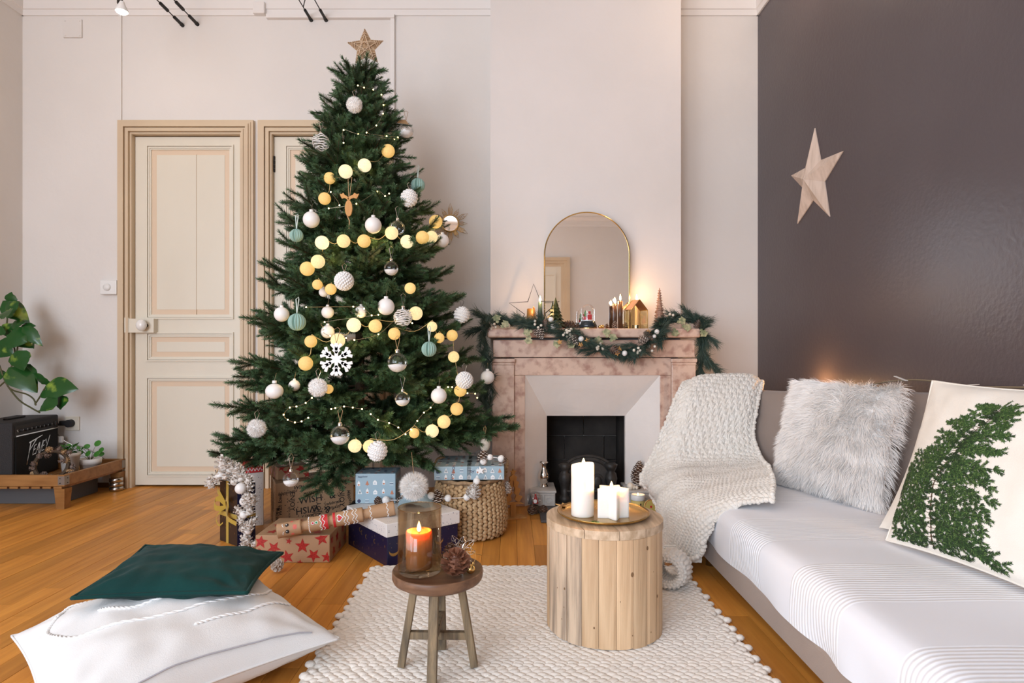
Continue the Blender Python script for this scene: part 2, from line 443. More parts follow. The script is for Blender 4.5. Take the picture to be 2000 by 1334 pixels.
def ballglow():
    m=bpy.data.materials.new('cotton_ball_glow'); m.use_nodes=True; nt=m.node_tree;N=nt.nodes;L=nt.links
    b=N['Principled BSDF']; b.inputs['Roughness'].default_value=.9; b.inputs['Base Color'].default_value=(.50,.36,.17,1)
    oi=N.new('ShaderNodeObjectInfo'); r=N.new('ShaderNodeValToRGB'); e=r.color_ramp.elements
    r.color_ramp.interpolation='LINEAR'
    e[0].position=0;e[0].color=(.95,.50,.10,1); e[1].position=1;e[1].color=(1,.90,.60,1)
    q=e.new(.45); q.color=(.98,.60,.16,1); q=e.new(.6); q.color=(1,.78,.36,1)
    L.new(oi.outputs['Color'],r.inputs[0])
    tc=N.new('ShaderNodeTexCoord'); n=N.new('ShaderNodeTexNoise'); n.inputs['Scale'].default_value=160; n.inputs['Detail'].default_value=2
    L.new(tc.outputs['Object'],n.inputs['Vector'])
    mr=N.new('ShaderNodeMapRange'); mr.inputs['To Min'].default_value=.55; mr.inputs['To Max'].default_value=1.15; L.new(n.outputs['Fac'],mr.inputs[0])
    L.new(r.outputs[0],b.inputs['Emission Color'])
    sp=N.new('ShaderNodeSeparateColor'); L.new(oi.outputs['Color'],sp.inputs[0])
    k=N.new('ShaderNodeMath'); k.operation='MULTIPLY_ADD'; k.inputs[1].default_value=.55; k.inputs[2].default_value=.42; L.new(sp.outputs[0],k.inputs[0])
    k2=N.new('ShaderNodeMath'); k2.operation='MULTIPLY'; L.new(k.outputs[0],k2.inputs[0]); L.new(mr.outputs[0],k2.inputs[1])
    L.new(k2.outputs[0],b.inputs['Emission Strength'])
    bp=N.new('ShaderNodeBump'); bp.inputs['Strength'].default_value=.4; bp.inputs['Distance'].default_value=.002
    L.new(n.outputs['Fac'],bp.inputs['Height']); L.new(bp.outputs[0],b.inputs['Normal'])
    return m
MAT['ballglow']=ballglow()

# ------------------------------------------------------------------ room shell
SW=YB/F                                              # metres per pixel on the back wall
def wx(px): return (px-CX)*SW
def wz(py): return H-(py-CY)*SW
D1=(wx(261),wx(472)); D2=(wx(533),wx(744)); DT=wz(264)   # the two door openings
m=MB()
m.add(box(XL-.1,D1[0],YB,YB+.2,0,ZC)); m.add(box(D1[1],D2[0],YB,YB+.2,0,ZC)); m.add(box(D2[1],XR+.1,YB,YB+.2,0,ZC))
m.add(box(D1[0],D1[1],YB,YB+.2,DT,ZC)); m.add(box(D2[0],D2[1],YB,YB+.2,DT,ZC))
m.add(box(D1[0]-.05,D2[1]+.05,YB+.12,YB+.2,0,DT+.05))
struct('wall_back',m,MAT['wall'])
# left wall with two window openings that lie outside the picture
LW=[(-1.1,.4),(-2.85,-1.55)]; WZ0,WZ1=.40,2.70
m=MB()
ys=[YR-.1]+sum(([a,b] for a,b in sorted(LW)),[])+[YB+.2]
for i in range(0,len(ys),2): m.add(box(XL-.25,XL,ys[i],ys[i+1],0,ZC))
for a,b in LW: m.add(box(XL-.25,XL,a,b,0,WZ0)); m.add(box(XL-.25,XL,a,b,WZ1,ZC))
struct('wall_left',m,MAT['wall'])
YJ=-.95; XJ=2.9                                       # the room widens behind the camera
m=MB(); m.add(box(XR,XR+.15,YJ,YB+.2,0,ZC)); struct('wall_right',m,MAT['wall_dark'])
m=MB(); m.add(box(XR+.15,XJ,YJ,YJ+.15,0,ZC)); m.add(box(XJ,XJ+.1,YR-.1,YJ+.15,0,ZC)); struct('wall_alcove',m,MAT['wall'])
RWx=(-2.3,-.7); XJ=2.9
m=MB(); m.add(box(XL-.1,RWx[0],YR-.2,YR,0,ZC)); m.add(box(RWx[1],XJ+.1,YR-.2,YR,0,ZC)); m.add(box(RWx[0],RWx[1],YR-.2,YR,0,WZ0)); m.add(box(RWx[0],RWx[1],YR-.2,YR,WZ1,ZC))
struct('wall_rear',m,MAT['wall'])
m=MB(); m.add(box(XL-.3,XJ+.2,YR-.2,YB+.2,ZC,ZC+.1)); struct('ceiling',m,MAT['ceil'])
pane=glassmat('window_glass',gloss=.05)
def window(nm,horizontal,c,a,b):
    f=MB(); g=MB()
    def B(u0,u1,z0,z1,t,mb):
        if horizontal: mb.add(box(u0,u1,c-t,c+t,z0,z1))
        else: mb.add(box(c-t,c+t,u0,u1,z0,z1))
    for u0,u1 in ((a,a+.06),(b-.06,b),((a+b)/2-.045,(a+b)/2+.045)): B(u0,u1,WZ0,WZ1,.03,f)
    for z0 in (WZ0,WZ1-.07,1.05,1.75): B(a,b,z0,z0+(.07 if z0 in (WZ0,WZ1-.07) else .035),.028,f)
    o=struct(nm,f,MAT['cornice'])
    B(a+.06,b-.06,WZ0+.05,WZ1-.05,.003,g); part('pane',g,pane,o)
window('window_1',False,XL-.14,*LW[0]); window('window_2',False,XL-.14,*LW[1]); window('window_3',True,YR-.12,*RWx)
# rear door seen in the mirror
m=MB()
for k,(o,d) in enumerate(((0,.045),(.05,.03),(.10,.018))):
    x0,x1,zt=-.12+o,.98-o,2.47-o
    m.add(ring(x0,x1,-.06,zt,.052,YR+d,YR-.01))
struct('trim_1',m,MAT['door_frame'])
m=MB(); m.add(box(.03,.83,YR,YR+.012,0,2.32))
for z0,z1 in ((.15,.95),(1.05,1.25),(1.35,2.2)):
    m.add(ring(.12,.74,z0,z1,.03,YR+.022,YR+.005))
struct('door_3',m,MAT['door'])

# chimney breast, with the opening of the hearth
YCB=3.62
def cx_(px,Y): return (px-CX)*Y/F
BX0,BX1=cx_(958,YCB),cx_(1330,YCB)
HX0,HX1,HZ=.195,.66,.50
m=MB()
m.add(box(BX0,HX0,YCB,YB,0,ZC)); m.add(box(HX1,BX1,YCB,YB,0,ZC)); m.add(box(HX0,HX1,YCB,YB,HZ,ZC))
struct('wall_chimney',m,mk('chimney_plaster',(.765,.715,.69),(.725,.68,.65),ns=1.6,rough=.7,bump=.3,bs=11,bd=6))

# cornices
def cornice(nm,axis,c,a,b,s):
    m=MB()
    prof=[(0,2.99),(.010,2.99),(.010,3.025),(.018,3.03),(.018,3.085),(.035,3.095),(.05,3.12),(.085,3.135),(.085,ZC),(0,ZC)]
    n=len(prof); v=[]
    for u in (a,b):
        for d,z in prof: v.append((u,c+s*d,z) if axis=='x' else (c+s*d,u,z))
    f=[(i,(i+1)%n,n+(i+1)%n,n+i) for i in range(n)]+[tuple(range(n)),tuple(range(n,2*n))]
    m.add((v,f)); struct(nm,m,MAT['cornice'])
cornice('trim_2','x',YB,XL,BX0,-1); cornice('trim_3','x',YB,BX1,XR,-1)
cornice('trim_4','y',XL,YR,YB,1); cornice('trim_5','y',XR,YJ,YB,-1); cornice('trim_6','x',YR,XL,XJ,1)

# cable ducts on the back wall
m=MB(); m.add(box(wx(234),wx(239),YB-.012,YB,DT+.07,2.99)); struct('trim_7',m,MAT['wall'])
m=MB(); m.add(box(wx(764),wx(771.5),YB-.022,YB,0.0,2.97)); m.add(box(wx(523),wx(771.5),YB-.03,YB,2.965,2.99)); struct('trim_8',m,MAT['cornice'])
m=MB(); m.add(rbox(.075,.06,.075,.006),T(wx(509.5),YB-.01,wz(32))); o=solo('junction_box',m,MAT['cornice'],'small white junction box on the cable duct below the cornice','junction box',(wx(509.5),YB-.01,wz(32)))
m=MB(); m.add(rbox(.118,.115,.012,.002),T(wx(143.5),YB,wz(57))@RX(R(90)))
t=thing('cover_plate','flat painted cover plate with four screws high on the back wall','cover plate',(wx(143.5),YB,wz(57)))
part('plate',m,MAT['wall'],t)
for sx_ in (-.046,.046):
    for sz_ in (-.046,.046):
        m=MB(); m.add(cyl(.005,.004,10),T(wx(143.5)+sx_,YB-.011,wz(57)+sz_)@RX(R(90))); part('screw',m,MAT['wall'],t)
m=MB(); m.add(box(XL,D1[0]-.09,YB-.012,YB,0,.03)); struct('baseboard_back',m,MAT['plinth'])
m=MB(); m.add(box(BX1,XR,YB-.014,YB,0,.09)); struct('baseboard_right',m,MAT['wall'])

# ------------------------------------------------------------------ doors
def door(nm,fr,x0,x1,first):
    # moulded frame: steps around the opening
    m=MB()
    steps=[(.085,.030,.030),(.070,.036,.012),(.058,.045,.018),(.036,.034,.010),(.026,.040,.014),(.010,.024,.010)]
    for o,d,wd in steps:
        m.add(ring(x0-o,x1+o,-.2,DT+o,wd,YB-d,YB+.015))
    m.add(ring(x0-.086,x1+.086,-.2,DT+.086,.0875,YB-.02,YB+.1))
    struct(fr,m,MAT['door_frame'])
    W=x1-x0; yf=YB+.012; g=.004
    def X(px): return x0+(px-261)/(472-261)*W
    d=MB(); d.add(box(x0+g,x1-g,yf+.014,yf+.035,.012,DT-.008))
    pan=[(292,447,283,626),(292,447,647,703),(291,447,735,925)]
    xs=(X(285),X(454))
    # stiles and rails
    def stile(a,b,z0,z1): d.add(box(a,b,yf,yf+.016,z0,z1))
    stile(x0+g,xs[0],.012,DT-.008); stile(xs[1],x1-g,.012,DT-.008)
    zr=[DT-.008,wz(283)]; stile(xs[0],xs[1],wz(283),DT-.008); stile(xs[0],xs[1],wz(650),wz(622)); stile(xs[0],xs[1],wz(737),wz(705)); stile(xs[0],xs[1],.012,wz(930))
    o=struct(nm,d,MAT['door'])
    for (py0,py1) in ((283,622),(650,705),(737,930)):
        z1,z0=wz(py0),wz(py1); a,b=xs
        mm=MB()
        for k,(ins,dep) in enumerate(((0,.010),(.012,.004),(.02,-.002))):
            w_=.010
            aa,bb,zz0,zz1=a+ins-.004,b-ins+.004,z0+ins-.004,z1-ins+.004
            mm.add(ring(aa,bb,zz0,zz1,w_,yf-dep,yf+.0155))
        part('moulding',mm,MAT['door'],o)
        mm=MB(); mm.add(box(a+.02,b-.02,yf+.010,yf+.016,z0+.02,z1-.02)); part('panel_border',mm,MAT['door_peach'],o,label='peach border strip of the panel')
        mm=MB(); e=.058; mm.add(box(a+e,b-e,yf+.0075,yf+.012,z0+e,z1-e))
        part('panel',mm,MAT['door'],o)
    if first:
        mm=MB(); mm.add(box(X(380.5),X(381.1),yf+.0065,yf+.008,wz(617),wz(300))); part('crack',mm,MAT['cord'],o)
    for zc in (wz(320),wz(640)):
        mm=MB(); xx=x1-.006 if first else x0+.006
        for q in range(4): mm.add(cyl(.006,.022,8),T(xx,yf-.006,zc-.05+q*.026))
        part('hinge',mm,MAT['iron'],o)
    return o,X,yf
o,X,yf=door('door_1','trim_9',D1[0],D1[1],True)
mm=MB(); mm.add(box(X(258),X(306),yf-.045,yf+.002,wz(650),wz(623))); mm.add(box(X(250),X(258),yf-.05,yf-.02,wz(650),wz(621)))
lk=part('lock_box',mm,MAT['door'],o)
mm=MB(); mm.add(ball(1,18,12,(.032,.027,.036)),T(X(289.5),yf-.085,wz(636)),True); part('door_knob',mm,MAT['porcelain'],lk,label='white porcelain door knob')
mm=MB(); mm.add(cyl(.012,.055,14),T(X(291.5),yf-.04,wz(636))@RX(R(90))); part('knob_shank',mm,MAT['iron'],lk)
mm=MB(); mm.add(box(X(276.5),X(279.5),yf-.047,yf-.044,wz(641),wz(632))); part('keyhole',mm,MAT['ink'],lk)
door('door_2','trim_10',D2[0],D2[1],False)

# ------------------------------------------------------------------ wall fittings
t=thing('light_switch','square white light switch with a round button beside the door frame','light switch',(wx(218),YB,wz(562)))
m=MB(); m.add(rbox(.105,.09,.035,.005),T(wx(218),YB,wz(562))@RX(R(90))); part('plate',m,MAT['white_plastic'],t)
m=MB(); m.add(lathe([(.0,.0),(.024,.0),(.022,.008),(0,.009)],20),T(wx(216),YB-.034,wz(562))@RX(R(90)),True); part('button',m,MAT['white_plastic'],t)
t=thing('power_outlet','cream power outlet low on the wall behind the amplifier','outlet',(wx(143),YB,wz(827)))
m=MB(); m.add(rbox(.088,.088,.012,.004),T(wx(143),YB,wz(827))@RX(R(90))); part('plate',m,mk('cream_plastic',(.72,.66,.55),rough=.4),t)
t=thing('power_plug','black power plug pushed into the cream outlet','plug',(wx(140),YB-.012,wz(826)))
m=MB(); m.add(cyl(.024,.032,18),T(wx(142),YB-.012,wz(826))@RX(R(90))); m.add(rbox(.055,.03,.03,.005),T(wx(133),YB-.03,wz(830))); m.add(cyl(.008,.03,10),T(wx(126),YB-.03,wz(828))@RY(R(-90)))
part('plug_body',m,MAT['tolex'],t)
pts=catmull([(wx(119),YB-.03,wz(828)),(wx(121),YB-.05,wz(838)),(wx(128),YB-.06,wz(848)),(wx(136),YB-.05,wz(858)),(wx(150),YB-.03,wz(868)),(wx(163),YB-.02,wz(872)),(wx(205),YB-.02,wz(893)),(wx(238),YB-.06,wz(915)),(wx(243),YB-.07,wz(935)),(wx(258),YB-.08,.006)],6)
m=MB(); m.add(tube(pts,.0032,6)); part('cable',m,MAT['steel'],t,label='thin grey cable')
m=MB(); m.add(rbox(.03,.02,.04,.005),T(wx(132),YB-.06,wz(862))); part('inline_switch',m,MAT['white_plastic'],t)

# sunburst mirror
c=V((wx(880),YB-.02,wz(438)))
t=thing('sunburst_mirror','small round mirror with a gold wire sunburst rim beside the tree','mirror',c)
m=MB(); m.add(lathe([(0,.0),(.050,.0),(.050,.006),(0,.006)],28),T(c)@RX(R(90))); part('mirror_glass',m,MAT['mirror'],t)
m=MB(); m.add(tube([(c.x+.052*math.cos(a),c.y-.004,c.z+.052*math.sin(a)) for a in [2*math.pi*i/32 for i in range(32)]],.0045,6,True)); part('rim',m,MAT['gold'],t)
for i in range(12):
    a0=2*math.pi*i/12+R(90); ln=.128 if i%2==0 else .108
    m=MB()
    def P(a,r): return (c.x+r*math.cos(a),c.y,c.z+r*math.sin(a))
    m.add(tube([P(a0-.17,.054),P(a0-.14,ln*.72),P(a0,ln),P(a0+.14,ln*.72),P(a0+.17,.054)],.0016,4))
    m.add(tube([P(a0-.06,.054),P(a0-.045,ln*.8)],.0013,4)); m.add(tube([P(a0+.06,.054),P(a0+.045,ln*.8)],.0013,4))
    part('ray',m,MAT['gold'],t)

# wooden star on the mauve wall
cs=V((XR,3.177,1.748))
def wall_pt(px,py):
    Y=(XR-.006)*F/(px-CX); return V((XR-.006,Y,H-(py-CY)*Y/F))
outer=[wall_pt(*p) for p in ((1591,250),(1646,295),(1620,423),(1557,437),(1545,343))]
inner=[wall_pt(*p) for p in ((1602.5,313),(1610,355),(1588,391),(1566.5,366),(1572.5,328))]
ring=[]
for i in range(5): ring+= [outer[i],inner[i]]
apex=at(1569,350,3.19)+V((-.0,0,0)); apex.x=1.512
t=thing('wooden_star','whitewashed wooden star with raised facets on the mauve grey wall','star',cs)
for i in range(10):
    a,b=ring[i],ring[(i+1)%10]
    back=V((XR-.001,0,0))
    v=[apex,a,b,V((XR-.001,a.y,a.z)),V((XR-.001,b.y,b.z))]
    m=MB(); m.add((v,[(0,2,1),(1,2,4,3),(0,1,3),(0,4,2)])); part('facet',m,MAT['whitewash'],t)

# cable lamp system near the ceiling
t=thing('cable_light_track','pair of taut steel lamp cables with turnbuckles hooked high on the back wall','light track',(-2.04,YB,2.93))
for px,py in ((357,50),(386,48)):
    x,z=wx(px),wz(py)
    m=MB(); m.add(tube([(x,YB,z),(x,YR,z)],.0035,6)); part('cable',m,MAT['iron'],t)
    m=MB(); m.add(tube([(x,YB-.02,z),(x,YB-.1,z)],.010,8)); m.add(tube([(x,YB-.17,z),(x,YB-.25,z)],.010,8)); m.add(tube([(x,YB,z),(x,YB-.02,z)],.012,8)); part('turnbuckle',m,MAT['iron'],t)
m=MB(); x0,x1,z=wx(357),wx(386),wz(49)
m.add(tube(catmull([(x0,3.62,z),(x0+.04,3.55,z+.02),(x1-.03,3.5,z+.02),(x1,3.42,z)],6),.003,5)); part('jumper_wire',m,MAT['iron'],t)
t=thing('cable_light_track','pair of taut steel lamp cables hooked above the tree star','light track',(-1.23,YB,2.96))
for px,py in ((608,40),(637,40)):
    x,z=wx(px),wz(py)
    m=MB(); m.add(tube([(x,YB,z),(x,YR,z)],.0035,6)); part('cable',m,MAT['iron'],t)
    m=MB(); m.add(tube([(x,YB-.02,z),(x,YB-.12,z)],.009,8)); m.add(tube([(x,YB,z),(x,YB-.02,z)],.012,8)); part('turnbuckle',m,MAT['iron'],t)
m=MB(); x0,x1,z=wx(608),wx(637),wz(40); m.add(tube(catmull([(x0,3.75,z),(x0+.04,3.68,z+.02),(x1,3.6,z)],6),.003,5)); part('jumper_wire',m,MAT['iron'],t)
bl=at(238,20,3.25)
t=thing('cable_lamp','lit reflector bulb hanging from the lamp cables below the cornice','lamp',(bl.x,bl.y,bl.z))
m=MB(); m.add(tube([bl+V((-.03,0,.35)),bl+V((-.012,0,.07))],.006,8)); m.add(cyl(.014,.04,12),T(bl+V((-.01,0,.035)))); part('socket',m,MAT['iron'],t)
m=MB(); m.add(lathe([(.012,.045),(.016,.03),(.030,.0),(.030,-.008)],20,cap=False),T(bl),True); part('reflector',m,MAT['white_plastic'],t)
m=MB(); m.add(ball(1,16,8,(.028,.028,.012)),T(bl+V((0,0,-.008))),True); part('bulb',m,MAT['lamp'],t)
point('cable_lamp_light',bl+V((0,-.02,-.06)),1.6,(1.0,.80,.60),.03)
# ------------------------------------------------------------------ parquet floor
m=MB(); m.add(box(XL-.05,XJ+.05,YR-.05,YB+.15,-.05,-.011))
floor=struct('floor',m,MAT['floor_joint'])
pw=.0745; rows=int((XJ-XL)/pw)+1
planks=[]
for i in range(rows):
    x0=XL+i*pw; x1=min(x0+pw,XJ)
    y=YR-rnd.random()*.7
    while y<YB+.1:
        L_=rnd.choice((.42,.5,.56,.62,.72))
        y0,y1=max(y,YR),min(y+L_,YB+.1); y+=L_
        if x0>XR-.01: y1=min(y1,YJ)
        if y1-y0>.03: planks.append((x0,x1,y0,y1))
def hidden(x,y):
    if y<1.15: return True
    if abs(x)/max(y,.1)*F>1050: return True
    if -.50<x<.62 and 1.3<y<2.34: return True
    if x>.80 and y<2.95: return True
    if -1.3<x<-.55 and y<1.95 and abs(x+.918)+abs(y-1.66)<.40: return True
    return False
vis=[];rest=[]
for p in planks:
    xc,yc=(p[0]+p[1])/2,(p[2]+p[3])/2
    (rest if hidden(xc,yc) else vis).append(p)
vis.sort(key=lambda p:-(p[3]-p[2])/((p[2]+p[3])/2)**3)
rest+=vis[298:]; vis=vis[:298]
gm=MB(); gm.add(box(-.5,.5,-.5,.5,-1,0)); pme=gm.mesh('plank',MAT['parquet'])
for x0,x1,y0,y1 in vis:
    o=bpy.data.objects.new('plank',pme); o.location=((x0+x1)/2,(y0+y1)/2,rnd.uniform(-.0006,0))
    o.scale=(x1-x0-.0011,y1-y0-.0011,.011); _link(o,floor,V((0,0,0)))
m=MB()
for x0,x1,y0,y1 in rest: m.add(box(x0+.0006,x1-.0006,y0+.0006,y1-.0006,-.011,-.0004))
part('planking',m,MAT['parquet'],floor,kind='stuff')

# ------------------------------------------------------------------ braided rug
RX0,RX1,RY0,RY1=-.565,.688,1.02,2.42
rug=thing('braided_rug','chunky braided cream wool rug under the drum table and stool','rug',((RX0+RX1)/2,(RY0+RY1)/2,0))
m=MB(); m.add(box(RX0+.02,RX1-.02,RY0,RY1-.01,.001,.008)); part('backing',m,MAT['rug'],rug)
blob=ball(1,8,5)
def braid(seed):
    r=random.Random(seed); m=MB(); n=int((RX1-RX0)/.030)
    for i in range(n):
        x=RX0+.012-(RX0+RX1)/2+(i+.5)*.0295+r.uniform(-.003,.003)
        for s in (-1,1):
            e_=.72 if i in (0,n-1) else 1.0
            m.add(blob,T(x+(.007 if s>0 else -.008),s*.0078+r.uniform(-.002,.002),.0095)@RZ(R(s*22+r.uniform(-7,7)))@S(.0225*e_,.0138*r.uniform(.92,1.1),.0092),True)
    return m
bms=[braid(s).mesh('braid',MAT['rug']) for s in (1,2,3)]
y=RY1-.02;k=0
while y>RY0:
    o=bpy.data.objects.new('braid',bms[k%3]); o.location=(rnd.uniform(-.009,.009),y-(RY0+RY1)/2,0); o.rotation_euler=(0,0,rnd.uniform(-.003,.003)); o.scale=(-1 if k%2 else 1,1,1)
    _link(o,rug,None); y-=.0305; k+=1
RUGZ=.0175
# ------------------------------------------------------------------ fireplace
YF=3.40; s_=YF/F
def fx(px,Y=YF): return (px-CX)*Y/F
def fz(py,Y=YF): return H-(py-CY)*Y/F
FP=thing('fireplace','pink marble fireplace with a white plaster hood and sooty cast iron hearth','fireplace',(.45,YF+.1,0))
def fpart(nm,*shapes,mat='marble',label=None,kind=None):
    m=MB()
    for q in shapes: m.add(q) if isinstance(q[0],list) else m.add(*q)
    return part(nm,m,MAT[mat],FP,label=label,kind=kind)
ZS=.986
xs0,xs1=fx(951,3.36),fx(1367,3.36)
b=rbox(xs1-xs0,.29,.050,.010,3); fpart('mantel_shelf',(b,T((xs0+xs1)/2,3.345+.145,ZS-.050)))
b=rbox(fx(1357)-fx(963),.22,fz(664)-fz(698),.004); fpart('frieze',(b,T((fx(1357)+fx(963))/2,3.395+.11,fz(698))))
zl=fz(699)
for a,bb in ((961,1004.5),(1311,1357.5)):
    w_=fx(bb)-fx(a); xc=(fx(a)+fx(bb))/2
    fpart('pilaster',(rbox(w_,.2,zl-.035-.09,.004),T(xc,3.385+.1,.09)),mat='marble2')
    fpart('pilaster_capital',(rbox(w_+.012,.2,.022,.005),T(xc,3.375+.1,zl-.026)),(rbox(w_+.004,.2,.014,.004),T(xc,3.380+.1,zl-.040)),mat='marble2')
    fpart('pilaster_plinth',(rbox(w_+.012,.2,.09,.004),T(xc,3.378+.1,0)),mat='marble2')
fpart('lintel',(rbox(fx(1311)-fx(1004.5),.1,zl-fz(733),.003),T((fx(1311)+fx(1004.5))/2,3.405+.05,fz(733))))
for a,bb in ((1004.5,1025.5),(1290,1311)):
    fpart('jamb',(rbox(fx(bb)-fx(a),.1,fz(733)-.001,.003),T((fx(a)+fx(bb))/2,3.408+.05,0)))
# plaster hood splaying in to the opening
Y2=3.56
ho=[(fx(1025.5),3.412,0),(fx(1025.5),3.412,fz(733)),(fx(1290),3.412,fz(733)),(fx(1290),3.412,0)]
ox0,ox1,oz=fx(1068,Y2),fx(1221,Y2),fz(812,Y2)
hi=[(ox0,Y2,0),(ox0,Y2,oz),(ox1,Y2,oz),(ox1,Y2,0)]
def sub(a,b,c,d,n=10):
    v=[];
    for i in range(n+1):
        for j in range(n+1):
            u,w_=i/n,j/n
            p=V(a)*(1-u)*(1-w_)+V(b)*u*(1-w_)+V(c)*u*w_+V(d)*(1-u)*w_
            p.y+=.006*nz((p.x*9,3,p.z*9)); v.append(p)
    return v,gridfaces(n+1,n+1)
for k in range(3):
    m=MB(); m.add(sub(ho[k],ho[k+1],hi[k+1],hi[k]),None,True)
    # the edge of the plaster is a hand thick at the opening
    a,b_=V(hi[k]),V(hi[k+1]); m.add(([a,b_,b_+V((0,.03,0)),a+V((0,.03,0))],[(0,1,2,3)]))
    part('hood_panel',m,MAT['hood'],FP)
m=MB(); m.add(box(fx(1004),fx(1311),3.50,3.62,fz(733),zl)); m.add(box(fx(1004),ox0-.02,3.58,3.62,0,fz(733))); m.add(box(ox1+.02,fx(1311),3.58,3.62,0,fz(733))); m.add(box(ox0-.02,ox1+.02,3.60,3.62,oz+.02,fz(733))); part('core',m,MAT['hood'],FP)
# firebox
e=.012
for nm,q in (('firebox_side',box(ox0-.02,ox0-.002,Y2+.03,3.89,0,oz+.01)),('firebox_side',box(ox1+.002,ox1+.02,Y2+.03,3.89,0,oz+.01)),('firebox_top',box(ox0-.02,ox1+.02,Y2+.03,3.89,oz+.002,oz+.02)),('firebox_floor',box(ox0-.02,ox1+.02,3.41,3.89,.001,.012))):
    m=MB(); m.add(q); part(nm,m,MAT['soot'],FP)
zz=.012; r_=0
for h_ in (.17,.15,.16):
    xa=ox0-.002
    for w_ in ((.25,.26) if r_%2==0 else (.13,.25,.13)):
        xb=min(xa+w_,ox1+.002)
        m=MB(); m.add(rbox(max(.02,xb-xa-.004),.02,h_-.004,.003),T((xa+xb)/2,3.875,zz)); part('brick',m,MAT['soot'],FP); xa=xb
    zz+=h_; r_+=1
# white painted iron corbels on both sides of the grate
def corbel(x0,x1,y0,y1,h):
    m=MB(); m.add(rbox(x1-x0,y1-y0,.014,.004),T((x0+x1)/2,(y0+y1)/2,h-.014)); m.add(rbox(x1-x0-.012,y1-y0-.012,h-.014,.003),T((x0+x1)/2,(y0+y1)/2,0))
    o=part('hearth_corbel',m,MAT['iron_white'],FP,label='white painted iron corbel')
    n=max(1,int((x1-x0)/.06))
    for i in range(n):
        xc=x0+.006+(i+.5)*(x1-x0-.012)/n; w_=(x1-x0-.012)/n*.8
        m=MB(); m.add(tube([(xc+w_/2*a,y0+.005,.012+(h-.035)*b_) for a,b_ in ((-1,0),(1,0),(1,1),(-1,1))],.003,5,True))
        m.add(tube([(xc+w_*.32*math.cos(t_),y0+.005,.012+(h-.035)*.5+(h-.05)*.36*math.sin(t_)) for t_ in [i_*math.pi/6 for i_ in range(12)]],.0035,5,True))
        part('relief_panel',m,MAT['iron_white'],o)
corbel(fx(1035,3.42),fx(1086),3.37,3.60,.095); corbel(fx(1224),fx(1293),3.37,3.60,.095)
# ornate iron grate
xc=(ox0+ox1)/2; y=3.50; m=MB()
arc=[(xc+.145*math.cos(a),.17+.10*math.sin(a)) for a in [math.pi*i/16 for i in range(17)]]
pl=[(xc-.145,.012)]+arc[::-1]+[(xc+.145,.012)]
m.add(prism(pl,.02),frame((0,y,0),(1,0,0),(0,0,1),(0,-1,0))); fireback=part('grate_plate',m,MAT['castiron'],FP)
m=MB(); m.add(tube([(x,y-.024,z) for x,z in arc],.008,7)); m.add(tube([(xc+.115*math.cos(a),y-.022,.17+.075*math.sin(a)) for a in [math.pi*i/16 for i in range(17)]],.006,6)); part('arch_moulding',m,MAT['castiron'],FP)
for sx_ in (-1,1):
    m=MB(); m.add(lathe([(.036,0),(.036,.03),(.022,.04),(.026,.09),(.036,.13),(.03,.16),(.018,.17),(.028,.185),(.038,.21),(.02,.222),(0,.225)],14),T(xc+sx_*.13,y-.03,.012),True); part('grate_post',m,MAT['castiron'],FP)
    m=MB(); m.add(ball(1,14,8,(.025,.008,.034)),T(xc+sx_*.055,y-.024,.12),True); m.add(tube([(xc+sx_*.055+.034*math.cos(a),y-.024,.12+.045*math.sin(a)) for a in [2*math.pi*i/18 for i in range(18)]],.004,5,True)); part('medallion',m,MAT['castiron'],FP)
for i in range(7):
    m=MB(); m.add(tube([(xc-.10+i*.033,y-.05,.015),(xc-.10+i*.033,y-.055,.075)],.005,6)); part('grate_bar',m,MAT['castiron'],FP)
m=MB(); m.add(tube([(xc-.12,y-.055,.076),(xc+.12,y-.055,.076)],.006,6)); part('grate_rail',m,MAT['castiron'],FP)
m=MB(); m.add(rbox(.66,.30,.012,.003),T(.475,3.225,.0008)); part('hearth_slab',m,MAT['slate'],FP)

# ------------------------------------------------------------------ pine cone builder
def cone_mesh(h,r,n=60,seed=1,frost=.0,peak=.35,lift=.5):
    """scales in a spiral around a core; tips are material 1"""
    q=random.Random(seed); m=MB()
    m.add(lathe([(0,0),(r*.55,h*.12),(r*.6,h*.4),(r*.35,h*.8),(0,h)],8),None,True)
    for i in range(n):
        t=(i+.5)/n; a=i*2.39996; z=h*(.03+.93*t)
        rr=r*(math.sin(math.pi*min(1,(.12+.88*t)**(math.log(.5)/math.log(peak*.88+.12)))) **.8*.95+.08)
        w_=r*.34*(1-.45*t); up=lift+(t-.4)*.9
        d=V((math.cos(a),math.sin(a),0)); s=V((-d.y,d.x,0)); b0=d*(rr*.35)+V((0,0,z-h*.03))
        e0=d*rr+V((0,0,z+r*.35*up)); e1=d*(rr*1.04)+V((0,0,z+r*.35*up+r*.10))
        M1=[b0-s*w_*.4,b0+s*w_*.4,e0+s*w_,e0-s*w_]
        m.add((M1+[e1+s*w_*.75,e1-s*w_*.75],[(0,1,2,3)]),None,False,0)
        m.add(([e0-s*w_,e0+s*w_,e1+s*w_*.75,e1-s*w_*.75],[(0,1,2,3)]),None,False,1)
        m.add(([b0-s*w_*.4+V((0,0,.0)),e0-s*w_,e1-s*w_*.75,e1+s*w_*.75,e0+s*w_,b0+s*w_*.4],[(0,5,4,3),(0,3,2,1)]),None,False,0)
    return m
def cone_thing(nm,label,loc,h,r,M=None,mats=('cone','cone_tip'),seed=1,n=60,group=None,cat='pine cone'):
    m=MB(); k=cone_mesh(h,r,n,seed); m.add((k.v,k.f),M); m.m=k.m
    return solo(nm,m,[MAT[x] for x in mats],label,cat,loc,group,local=True)
